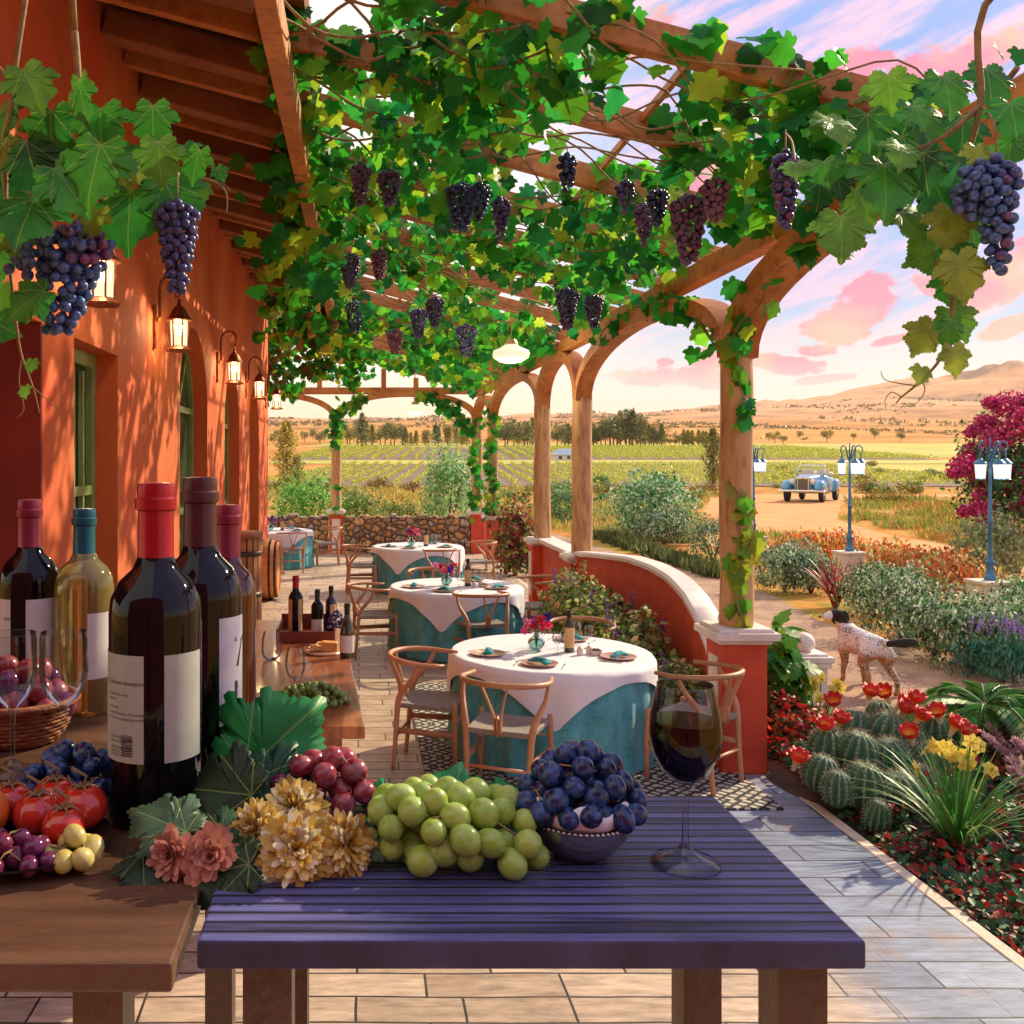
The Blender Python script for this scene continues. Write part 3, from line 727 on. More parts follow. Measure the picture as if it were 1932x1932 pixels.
for y in ys:
    z = topz(y)
    for dx, dz in ((-.105, -.045), (-.105, -.012), (-.08, .008), (.08, .008), (.105, -.012), (.105, -.045)): V.append((bow(y) + dx, y, z + dz))
for i in range(40):
    for k in range(6): F_.append((i * 6 + k, i * 6 + (k + 1) % 6, i * 6 + 6 + (k + 1) % 6, i * 6 + 6 + k))
F_ += [tuple(range(6)), tuple(240 + k for k in range(6))]
b = MB(); b.raw(V, F_); b.build('coping', whitest, gw, 'auto')
g2 = empty('parapet', (2.64, 12.6, 0), 'short straight red parapet with pale coping between the two middle pillars', 'parapet')
b = MB(); b.box((2.66, 12.6, .455), (.16, 1.94, .91)); b.build('wall', redst, g2); b = MB(); b.box((2.66, 12.6, .942), (.28, 1.88, .06)); b.build('coping', whitest, g2, bevel=.01)
def stone_material():
    m, nt, N, L, P = nodes_of('field_stone')
    tc = N.new('ShaderNodeTexCoord'); mp = N.new('ShaderNodeMapping'); mp.inputs['Scale'].default_value = (5.2, 5.2, 7.4); L.new(tc.outputs['Object'], mp.inputs[0])
    nw = N.new('ShaderNodeTexNoise'); nw.inputs['Scale'].default_value = 1.2; L.new(mp.outputs[0], nw.inputs['Vector'])
    va = N.new('ShaderNodeVectorMath'); va.operation = 'MULTIPLY_ADD'; L.new(nw.outputs['Color'], va.inputs[0]); va.inputs[1].default_value = (.5, .5, .5); L.new(mp.outputs[0], va.inputs[2])
    v1 = N.new('ShaderNodeTexVoronoi'); v1.inputs['Scale'].default_value = 1; L.new(va.outputs[0], v1.inputs['Vector'])
    v2 = N.new('ShaderNodeTexVoronoi'); v2.feature = 'DISTANCE_TO_EDGE'; v2.inputs['Scale'].default_value = 1; L.new(va.outputs[0], v2.inputs['Vector'])
    sp = N.new('ShaderNodeSeparateColor'); L.new(v1.outputs['Color'], sp.inputs[0])
    r = N.new('ShaderNodeValToRGB'); e = r.color_ramp.elements; e[0].position = 0; e[0].color = (.40, .20, .09, 1); e[1].position = 1; e[1].color = (.62, .56, .48, 1)
    for p, c in ((.25, (.62, .36, .15, 1)), (.45, (.34, .28, .24, 1)), (.65, (.70, .42, .18, 1)), (.82, (.30, .15, .08, 1))): q = e.new(p); q.color = c
    L.new(sp.outputs[0], r.inputs[0])
    mr = N.new('ShaderNodeMapRange'); mr.inputs[1].default_value = .03; mr.inputs[2].default_value = .12; L.new(v2.outputs[0], mr.inputs[0])
    mx = N.new('ShaderNodeMix'); mx.data_type = 'RGBA'; L.new(mr.outputs[0], mx.inputs[0]); mx.inputs[6].default_value = (.10, .06, .04, 1); L.new(r.outputs[0], mx.inputs[7]); L.new(mx.outputs[2], P.inputs['Base Color'])
    m2 = N.new('ShaderNodeMapRange'); m2.inputs[2].default_value = .3; L.new(v2.outputs[0], m2.inputs[0])
    bp = N.new('ShaderNodeBump'); bp.inputs['Distance'].default_value = .06; L.new(m2.outputs[0], bp.inputs['Height']); L.new(bp.outputs[0], P.inputs['Normal']); P.inputs['Roughness'].default_value = .8
    return m
stn = stone_material()
for (x0, x1, lb) in ((-.36, 2.44, 'low rubble stone wall of brown boulders between the two end pillars'), (-6.0, -.72, 'low rubble stone wall running left from the end pillar behind the far table')):
    b = MB(); n = 24
    for i in range(n):
        xa = x0 + (x1 - x0) * i / n; xb = x0 + (x1 - x0) * (i + 1) / n; h = .83 + .03 * math.sin(i * 2.3) + .02 * math.sin(i * 5.1)
        b.box(((xa + xb) / 2, 21.35, h / 2), (xb - xa, .38, h))
    tag(b.build('stone_wall', stn, bevel=.03), lb, 'stone wall')

# ================================================================ WALL LANTERNS
iron = mat('rust_iron', (.16, .045, .02), (.34, .11, .04), 14, .45, metal=.6, bump=.3, bscale=60)
def litpane(name, col, s, a=.45):
    if name in MATS: return MATS[name]
    m, nt, N, L, P = nodes_of(name)
    tr = N.new('ShaderNodeBsdfTransparent'); em = N.new('ShaderNodeEmission'); em.inputs[0].default_value = col + (1,); em.inputs[1].default_value = s
    ms = N.new('ShaderNodeMixShader'); ms.inputs[0].default_value = a; L.new(tr.outputs[0], ms.inputs[1]); L.new(em.outputs[0], ms.inputs[2]); L.new(ms.outputs[0], N['Material Output'].inputs[0]); MATS[name] = m
    return m
warmglass = litpane('warm_lit_glass', (1, .86, .55), 1.25, .5); bulbm = emitmat('bulb_glow', (1, .85, .55), 14)
def lantern_parts(root, x, z, mtl, gl, s=1.0, n=6, bulb=True):
    """hexagonal lantern hanging with its foot at z"""
    c = (x, 0, z)
    def q(p): return [(r * s, h * s) for r, h in p]
    b = MB(); b.lathe(q([(0, 0), (.10, .0), (.103, .012), (.075, .035), (.07, .042), (0, .042)]), c, n); ft = b.build('lantern_foot', mtl, root, 'auto', world=False)
    b = MB(); b.shell(q([(.064, .043), (.070, .235)]), c, n); b.build('lantern_glass', gl, root, world=False)
    b = MB()
    for k in range(n):
        a = 2 * math.pi * k / n; b.bar((x + math.cos(a) * .066 * s, math.sin(a) * .066 * s, z + .04 * s), (x + math.cos(a) * .072 * s, math.sin(a) * .072 * s, z + .24 * s), .009 * s, .009 * s)
    b.build('lantern_frame', mtl, root, world=False)
    b = MB(); b.lathe(q([(0, .236), (.095, .236), (.105, .243), (.08, .268), (.066, .30), (.045, .335), (.02, .355), (.012, .38), (.018, .39), (.006, .41), (0, .412)]), c, n * 2); b.build('lantern_roof', mtl, root, 'auto', world=False)
    if bulb: b = MB(); b.ball((x, 0, z + .16 * s), .022 * s, 8, (1, 1, 1.5)); b.build('bulb', bulbm, root, True, world=False)
def scroll(cx, cz, r0, r1, a0, turns, n=26):
    return [(cx + math.cos(a0 + turns * 2 * math.pi * i / n) * (r0 + (r1 - r0) * i / n), 0, cz + math.sin(a0 + turns * 2 * math.pi * i / n) * (r0 + (r1 - r0) * i / n)) for i in range(n + 1)]
def wall_lantern():
    r = empty('wall_lantern', (0, 0, 0))
    b = MB(); b.box((.012, 0, 3.12), (.024, .05, .34)); b.build('wall_plate', iron, r, bevel=.004, world=False)
    b = MB(); arm = [(.02, 0, 3.16), (.05, 0, 3.2), (.05, 0, 3.36)] + [(.14 - .09 * math.cos(t), 0, 3.42 + .10 * math.sin(t)) for t in (0, .5, 1.0, 1.5, 2.0, 2.5, 3.0)] + [(.20, 0, 3.36), (.17, 0, 3.345), (.165, 0, 3.375), (.185, 0, 3.385)]
    b.tube(arm, [.013] * 3 + [.012] * 7 + [.009, .007, .006, .004], 8); b.build('arm', iron, r, True, world=False)
    lantern_parts(r, .2, 2.93, iron, warmglass)
    return r
WL = wall_lantern()
wl_lab = ['largest rusty wall lantern, nearest of the row, behind the big blue grape cluster', 'rusty wall lantern just below the long hanging blue grape bunch', 'lit wall lantern in the middle of the row, above the second arched window', 'fourth lit lantern from the left on the orange wall', 'farthest lit lantern at the end of the orange wall']
for i, d in enumerate((5.17, 7.37, 10.6, 13.26, 15.95)):
    o = WL if i == 0 else copy_tree(WL)
    o.location = (WX, d, 0); tag(o, wl_lab[i], 'wall lantern', 'lanterns along the house wall')
    l = bpy.data.lights.new('lantern_light', 'POINT'); l.energy = 34; l.color = (1, .72, .36); l.shadow_soft_size = .03
    lo = bpy.data.objects.new('lantern_light', l); COL.objects.link(lo); lo.location = (WX + .2, d, 3.11)

# ================================================================ GARDEN LAMP POSTS
bluem = mat('blue_iron', (.03, .13, .27), (.06, .22, .40), 9, .4, metal=.3)
whiteglass = litpane('white_lit_glass', (1, .97, .93), 1.0, .6)
def lamp_post():
    r = empty('lamp_post', (0, 0, 0))
    b = MB(); b.box((0, 0, .21), (.42, .42, .44)); b.box((0, 0, .445), (.46, .46, .05)); b.build('pedestal', cream, r, bevel=.012, world=False)
    b = MB(); b.lathe([(0, .47), (.075, .47), (.08, .50), (.06, .54), (.048, .56), (.044, .68), (.058, .70), (.058, .73), (.040, .75), (.03, .80), (.026, 1.25), (.036, 1.27), (.036, 1.30), (.024, 1.32), (.020, 1.9), (.012, 2.3), (.008, 2.46), (0, 2.47)], (0, 0, 0), 14); b.build('pole', bluem, r, 'auto', world=False)
    for k, a in enumerate((R(200), R(-20), R(-90))):
        p = [(.0, 0, 2.12), (.05, 0, 2.2), (.07, 0, 2.3), (.10, 0, 2.38), (.15, 0, 2.41), (.20, 0, 2.38), (.215, 0, 2.31), (.185, 0, 2.26), (.15, 0, 2.28), (.155, 0, 2.32)]
        M_ = Matrix.Rotation(a, 4, 'Z'); b = MB(); b.tube([M_ @ Vector(v) for v in p], [.012] * 6 + [.010, .009, .007, .005], 7); b.tube([M_ @ Vector((.185, 0, 2.265)), M_ @ Vector((.185, 0, 2.15))], .012, 6); arm = b.build('arm', bluem, r, True, world=False)
        c = M_ @ Vector((.185, 0, 0)); s = .8
        b = MB(); b.lathe([(0, 2.085), (.06, 2.085), (.085, 2.09), (.088, 2.10), (.055, 2.135), (.02, 2.165), (0, 2.17)], c, 12); b.build('lamp_roof', bluem, r, 'auto', world=False)
        b = MB(); b.shell([(.058, 1.89), (.072, 2.085)], c, 12); b.build('lamp_glass', whiteglass, r, True, world=False)
        b = MB(); b.lathe([(0, 1.87), (.06, 1.87), (.068, 1.88), (.05, 1.892), (0, 1.892)], c, 12); b.build('lamp_foot', bluem, r, 'auto', world=False)
        b = MB(); b.ball((c.x, c.y, 1.98), .03, 8); b.build('bulb', emitmat('white_bulb', (1, .97, .9), 9), r, True, world=False)
    return r
LP = lamp_post()
lp = [((1868, 13.3), 'blue three-lantern lamp post in front of the magenta tree'), ((1603, 17.5), 'blue three-lantern lamp post right of the vintage car'), ((1422, 21.0), 'blue lamp post mostly hidden behind the nearest pergola column')]
for i, ((px, d), lb) in enumerate(lp):
    o = LP if i == 0 else copy_tree(LP)
    o.location = ((px - VX) * d / F0, d, -.06); tag(o, lb, 'lamp post', 'garden lamp posts')

# ================================================================ PENDANTS
for (x, y, d, r_, zt, lb) in ((783, 773, 19.0, .20, 3.9, 'small schoolhouse pendant lamp hanging over the far end of the terrace'), (964, 668, 11.4, .22, 3.75, 'large glowing pendant lamp hanging under the vines near the middle pillars')):
    p = W(x, y, d); rt = empty('pendant_lamp', (p.x, p.y, p.z), lb, 'pendant lamp', 'pendant lamps')
    b = MB(); b.tube([(p.x, p.y, p.z + r_ * .8), (p.x, p.y, zt)], .01, 6); b.build('rod', mat('brass', (.5, .3, .1), None, rough=.35, metal=.9), rt)
    b = MB(); b.lathe([(0, r_ * .85), (r_ * .25, r_ * .8), (r_ * .4, r_ * .55), (r_ * .3, r_ * .5), (0, r_ * .5)], p, 20); b.build('gallery', MATS['brass'], rt, 'auto')
    b = MB(); b.lathe([(0, r_ * .52), (r_ * .35, r_ * .5), (r_ * .55, r_ * .35), (r_ * .95, r_ * .18), (r_, 0), (r_ * .95, -r_ * .2), (r_ * .6, -r_ * .42), (r_ * .2, -r_ * .5), (0, -r_ * .5)], p, 28); b.build('globe', emitmat('globe_glow', (1, .86, .62), .62), rt, True)
    l = bpy.data.lights.new('pendant_light', 'POINT'); l.energy = 25; l.color = (1, .82, .55); l.shadow_soft_size = r_; lo = bpy.data.objects.new('pendant_light', l); COL.objects.link(lo); lo.location = (p.x, p.y, p.z - r_ * 1.2)

# ================================================================ HAZE
def haze():
    m = bpy.data.materials.new('haze'); m.use_nodes = True; nt = m.node_tree; nt.nodes.clear()
    o = nt.nodes.new('ShaderNodeOutputMaterial'); v = nt.nodes.new('ShaderNodeVolumePrincipled'); v.inputs['Density'].default_value = HAZE; v.inputs['Color'].default_value = (1.0, .90, .82, 1); v.inputs['Anisotropy'].default_value = .2
    nt.links.new(v.outputs[0], o.inputs['Volume'])
    b = MB(); b.box((1100, 1430, 168), (8400, 4880, 342)); tag(b.build('haze', m, None), 'thin warm evening haze over the valley', 'haze', None, 'stuff')
HAZE = .00011
haze()
# ================================================================ DINING FURNITURE
chw = mat('beech_wood', (.42, .19, .09), (.58, .30, .16), 3, .45, bump=.15, stretch=(1, 1, .4), rand=.12)
weave = mat('paper_cord', (.22, .19, .17), (.34, .30, .27), 60, .8, bump=.9, bscale=160, bd=.003)
def spline(pts, k=5):
    pts = [Vector(p) for p in pts]; out = []
    for i in range(len(pts) - 1):
        p0 = pts[max(0, i - 1)]; p1 = pts[i]; p2 = pts[i + 1]; p3 = pts[min(len(pts) - 1, i + 2)]
        for j in range(k):
            t = j / k; out.append(.5 * ((2 * p1) + (p2 - p0) * t + (2 * p0 - 5 * p1 + 4 * p2 - p3) * t * t + (3 * p1 - p0 - 3 * p2 + p3) * t ** 3))
    out.append(pts[-1]); return out
def lin(a, b, n): return [a + (b - a) * i / (n - 1) for i in range(n)]
def make_chair():
    r = empty('dining_chair', (0, 0, 0))
    for s in (-1, 1):
        b = MB(); b.tube([(s * .235, .2, 0), (s * .232, .2, .25), (s * .225, .195, .44), (s * .225, .195, .475)], [.014, .019, .019, .014], 10); b.build('front_leg', chw, r, True, world=False)
        p = spline([(s * .19, -.235, 0), (s * .195, -.215, .22), (s * .205, -.20, .42), (s * .225, -.17, .52), (s * .262, -.09, .62), (s * .272, -.045, .715)]); b = MB(); b.tube(p, lin(.014, .022, 13) + lin(.022, .012, len(p) - 13), 10); b.build('back_leg', chw, r, True, world=False)
    b = MB(); pts = []; 
    for i in range(25):
        a = R(-180 - 22) + R(180 + 44) * i / 24; pts.append((.275 * math.cos(a), -.03 + .27 * math.sin(a), .725 + .018 * math.sin(-a) * (1 if a < 0 else 1)))
    pts = [(-.25, .13, .722)] + pts[1:-1] + [(.25, .13, .722)]
    b.tube(pts, [.012] + [.016] * 4 + [.018] * 15 + [.016] * 4 + [.012], 10); b.build('top_rail', chw, r, True, world=False)
    b = MB()
    for s in (-1, 1):
        pr = spline([(s * .016, -.205, .43), (s * .022, -.225, .53), (s * .05, -.26, .64), (s * .082, -.292, .735)]); 
        b.tube(pr, lin(.022, .014, len(pr)), 8, flat=.45)
    b.tube([(0, -.203, .42), (0, -.215, .50), (0, -.225, .535)], [.036, .034, .022], 8, flat=.3); b.build('splat', chw, r, True, world=False)
    n = 10; V = []; F_ = []
    for lay in (0, 1):
        for i in range(n + 1):
            for j in range(n + 1):
                v = i / n; u = j / n * 2 - 1; w = .20 + .03 * v
                z = .448 - .022 * (1 - u * u) * math.sin(math.pi * v) - (.034 if lay else 0); V.append((u * w, -.205 + .40 * v, z))
    m_ = (n + 1) ** 2
    for i in range(n):
        for j in range(n):
            a = i * (n + 1) + j; F_ += [(a, a + 1, a + n + 2, a + n + 1), (m_ + a, m_ + a + n + 1, m_ + a + n + 2, m_ + a + 1)]
        for a, c in ((i * (n + 1), (i + 1) * (n + 1)), (i * (n + 1) + n, (i + 1) * (n + 1) + n), (i, i + 1), (n * (n + 1) + i, n * (n + 1) + i + 1)): F_.append((a, c, c + m_, a + m_))
    b = MB(); b.raw(V, F_); b.build('seat', weave, r, 'auto', bevel=.008, world=False)
    b = MB()
    b.tube([(-.23, .2, .34), (.23, .2, .34)], .012, 8, flat=.6); b.tube([(-.195, -.215, .22), (.195, -.215, .22)], .011, 8)
    for s in (-1, 1): b.tube([(s * .195, -.212, .26), (s * .232, .2, .26)], [.011, .013], 8, flat=1.7)
    b.build('stretcher', chw, r, True, world=False)
    return r
CH = make_chair()
first_chair = [True]
def chair(x, y, face_deg, label, group):
    """face_deg: 0 faces +X, 90 faces away from the viewer"""
    o = CH if first_chair[0] else copy_tree(CH); first_chair[0] = False
    o.location = (x, y, .002); o.rotation_euler = (0, 0, R(face_deg - 90)); return tag(o, label, 'chair', group)
chair(.92, 5.98, 66, 'wooden wishbone chair at the front of the nearest table, back to the viewer', 'chairs at the nearest table')
chair(.50, 6.60, -16, 'wooden wishbone chair left of the nearest table, facing right', 'chairs at the nearest table')
chair(2.17, 6.22, 133, 'wooden wishbone chair right of the nearest table beside the red pillar base', 'chairs at the nearest table')
chair(1.80, 7.85, -116, 'wooden wishbone chair behind the nearest table, only its curved rail showing', 'chairs at the nearest table')
chair(1.22, 9.72, 105, 'wooden wishbone chair in front of the second table', 'chairs at the second table')
chair(.16, 10.25, 6, 'wooden wishbone chair left of the second table, beside the counter bottles', 'chairs at the second table')
chair(2.0, 10.85, 195, 'wooden wishbone chair right of the second table by the red parapet', 'chairs at the second table')
chair(.86, 11.55, -85, 'wooden wishbone chair behind the second table', 'chairs at the second table')
chair(1.22, 14.4, 105, 'wooden wishbone chair in front of the third table', 'chairs at the third table')
chair(.02, 14.9, 4, 'wooden wishbone chair left of the third table', 'chairs at the third table')
chair(1.92, 15.6, 190, 'wooden wishbone chair right of the third table by the far red pillar bases', 'chairs at the third table')
chair(-1.28, 17.75, 100, 'wooden wishbone chair in front of the farthest table', 'chairs at the farthest table')
chair(-.66, 18.9, 185, 'wooden wishbone chair right of the farthest table before the stone wall', 'chairs at the farthest table')

tealc = mat('teal_cloth', (.03, .28, .34), (.09, .46, .52), 5, .75, stretch=(2.5, 2.5, 1.4), bump=.6, bscale=200, sheen=.3, c3=(.30, .60, .64), s3=60, a3=.5, bd=.003)
whitec = mat('white_cloth', (.78, .78, .88), (.86, .86, .93), 3, .7, bump=.35, bscale=11, sheen=.2, bd=.012)
twood = mat('table_wood', (.3, .16, .08), (.4, .22, .12), 3, .5)
TR_, TH = .70, .70
def round_table():
    r = empty('round_table', (0, 0, 0))
    b = MB(); b.lathe([(0, TH - .045), (TR_, TH - .045), (TR_, TH - .012), (TR_ - .01, TH - .008), (0, TH - .008)], (0, 0, 0), 40); b.build('tabletop', twood, r, 'auto', world=False)
    b = MB(); b.tube([(0, 0, .05), (0, 0, TH - .045)], .05, 12); b.build('post', twood, r, True, world=False)
    b = MB(); b.box((0, 0, .03), (.7, .08, .05)); b.box((0, 0, .032), (.08, .7, .05)); b.build('foot', twood, r, world=False)
    return r
def teal_cloth_mesh(seed):
    rr = random.Random(seed); n = 144; V = [(0, 0, TH - .004)]; F_ = []; ph = [rr.uniform(0, 6.28) for _ in range(4)]
    rings = [(.5, TH - .004), (TR_ - .01, TH - .004), (TR_ + .008, TH - .012)] + [(None, z) for z in np.linspace(TH - .05, .012, 9)]
    for r_, z in rings:
        for k in range(n):
            a = 2 * math.pi * k / n
            if r_ is None:
                t = 1 - z / TH; fold = (math.sin(a * 22 + ph[0] + .5 * math.sin(a * 3)) * .6 + math.sin(a * 13 + ph[1]) * .5 + math.sin(a * 37 + ph[2]) * .18)
                rr_ = TR_ + .010 + .022 * t + fold * .036 * t ** .8
            else: rr_ = r_
            V.append((math.cos(a) * rr_, math.sin(a) * rr_, z))
    for k in range(n): F_.append((0, 1 + k, 1 + (k + 1) % n))
    for i in range(len(rings) - 1):
        for k in range(n): a = 1 + i * n + k; c = 1 + i * n + (k + 1) % n; F_.append((a, a + n, c + n, c))
    return V, F_
def topper_mesh(a0, side=.80, seed=1):
    rr = random.Random(seed); n = 160; ph = [rr.uniform(0, 6.28) for _ in range(4)]; V = [(0, 0, TH + .003)]; F_ = []; K = 12
    for i in range(1, K + 1):
        for k in range(n):
            a = 2 * math.pi * k / n; c = max(abs(math.cos(a - a0)), abs(math.sin(a - a0))); ext = min(side / c, side * 1.36)
            s = (.35, .68, TR_, TR_ + .014)[i - 1] if i <= 4 else TR_ + .014 + (ext - TR_ - .014) * (i - 4) / (K - 4)
            if s <= TR_: r_ = s; z = TH + .003
            else:
                o = s - TR_; fold = math.sin(a * 9 + ph[0]) * .6 + math.sin(a * 17 + ph[1]) * .4; bend = min(o, .03)
                r_ = TR_ + .040 * min(1, o / .04) + fold * .020 * min(1, o / .2) + .02 * o; z = TH + .003 - max(0, o - .012)
            V.append((math.cos(a) * r_, math.sin(a) * r_, z))
    # make sure a ring lies on the table edge
    for k in range(n): F_.append((0, 1 + k, 1 + (k + 1) % n))
    for i in range(K - 1):
        for k in range(n): a = 1 + i * n + k; c = 1 + i * n + (k + 1) % n; F_.append((a, a + n, c + n, c))
    return V, F_
plate_m = mat('terracotta_glaze', (.45, .22, .14), (.58, .34, .24), 5, .25)
napk = mat('teal_napkin', (.01, .26, .30), (.03, .40, .44), 12, .8, bump=.5)
steel = mat('steel', (.55, .52, .50), None, rough=.22, metal=1)
clear = glassmat('clear_glass', (.93, .96, .97), thin=True)
clear2 = glassmat('clear_glass_fine', (.90, .93, .95), thin=True)
blackg = mat('black_bottle', (.003, .003, .006), (.006, .006, .010), 3, .05, spec=.32)
oliveg = mat('olive_bottle', (.02, .025, .006), (.05, .05, .012), 3, .06, spec=.6, coat=.5)
labelm = mat('paper_label', (.62, .60, .56), (.70, .67, .63), 30, .6)
labelo = mat('ochre_label', (.62, .38, .16), (.72, .50, .24), 14, .6)
ink = mat('ink', (.02, .02, .02), None, rough=.6)
ceram = mat('ceramic', (.66, .52, .44), (.74, .62, .54), 6, .35)
def prof_bottle(h, r, style='bordeaux'):
    k = h / .30
    if style == 'bordeaux': return [(0, .004), (r * .5, .002), (r * .93, 0), (r, .006), (r, .185 * k), (r * .96, .198 * k), (r * .78, .213 * k), (r * .5, .224 * k), (.0155 * k, .236 * k), (.0145 * k, .26 * k), (.0138 * k, .284 * k), (.0158 * k, .285 * k), (.0158 * k, .297 * k), (.014 * k, .30 * k), (0, .30 * k)]
    return [(0, .004), (r * .5, .002), (r * .93, 0), (r, .006), (r, .13 * k), (r * .93, .155 * k), (r * .7, .19 * k), (.016 * k, .235 * k), (.0145 * k, .27 * k), (.0145 * k, .296 * k), (.013 * k, .30 * k), (0, .30 * k)]
def bottle(name, loc, h, r, body, capc, label, label_z=(.25, .62), label_a=(-160, -20), labelmt=None, cap_z=.78, style='bordeaux', group=None, neck_clear=None, segs=None, cat='wine bottle', ret=False):
    root = empty(name, loc, label, cat, group); x, y, z = loc
    b = MB(); b.lathe(prof_bottle(h, r, style), (x, y, z), 40); b.build('bottle_glass', body, root, 'auto')
    k = h / .30; b = MB(); rc = .0162 * k
    b.lathe([(rc * 1.01, cap_z * h), (rc, cap_z * h + .001), (rc * .98, h * .92), (rc * 1.13, h * .925), (rc * 1.15, h * .955), (rc * 1.02, h * .962), (rc * 1.04, h * .985), (rc * .98, h * 1.003), (rc * .5, h * 1.006), (0, h * 1.006)], (x, y, z), 28)
    b.build('capsule', capc, root, 'auto')
    for (a0, a1) in (segs or [label_a]):
        b = MB(); b.shell
        V = []; F_ = []; n = 20; rr_ = r + .0006
        for i in range(n + 1):
            a = R(a0 + (a1 - a0) * i / n); V += [(x + rr_ * math.cos(a), y + rr_ * math.sin(a), z + h * label_z[0]), (x + rr_ * math.cos(a), y + rr_ * math.sin(a), z + h * label_z[1])]
        for i in range(n): F_.append((2 * i, 2 * i + 2, 2 * i + 3, 2 * i + 1))
        b.raw(V, F_); b.build('label', labelmt or labelm, root, True)
    return root
capred = mat('red_foil', (.34, .008, .02), (.42, .015, .03), 9, .28, metal=.35); capdark = mat('dark_foil', (.06, .018, .028), (.09, .03, .04), 9, .35, metal=.4)
capteal = mat('teal_foil', (.005, .10, .14), (.01, .14, .19), 9, .3, metal=.35); capmar = mat('maroon_foil', (.20, .02, .05), (.27, .035, .07), 9, .3, metal=.35); capblk = mat('black_foil', (.01, .01, .012), None, rough=.35)
def wineglass(loc, h, r, label=None, group=None, mt=None, wine=None, cat='wine glass', root=None, kr=.76, bowl=.52):
    x, y, z = loc; root = root or empty('wine_glass', loc, label, cat, group)
    b = MB(); p = [(h * .185, .0), (h * .185, .003), (h * .07, .010), (h * .022, .02), (h * .018, .03), (h * .017, h * .3), (h * .02, h * (1 - bowl) - .01)]
    q = [(r * .25, h * (1 - bowl) + .0), (r * .62, h * (1 - bowl * .9)), (r * .92, h * (1 - bowl * .70)), (r, h * (1 - bowl * .52)), (r * .95, h * (1 - bowl * .30)), (r * (kr + .06), h * (1 - bowl * .1)), (r * kr, h)]
    b.shell(p + q, loc, 40); b.build('glass_body', mt or clear, root, True)
    b = MB(); tor = []
    b.tube([(x + r * kr * math.cos(2 * math.pi * i / 36), y + r * kr * math.sin(2 * math.pi * i / 36), z + h) for i in range(37)], h * .0035, 6, cap=False); b.build('rim', clear2, root, True)
    if wine:
        lv, wm = wine; b = MB(); zz = [(0, h * (1 - bowl) + .006)] + [(rr_ * .96, hh + .002) for rr_, hh in q if hh < lv]
        last = q[[i for i, (rr_, hh) in enumerate(q) if hh < lv][-1]]; zz.append((last[0] * .955, lv)); zz.append((0, lv)); b.lathe(zz, loc, 36); b.build('wine', wm, root, 'auto')
    return root
PETS = [(.75, .03, .12), (.85, .10, .30), (.10, .05, .45), (.80, .25, .5), (.7, .02, .05), (.06, .04, .30)]
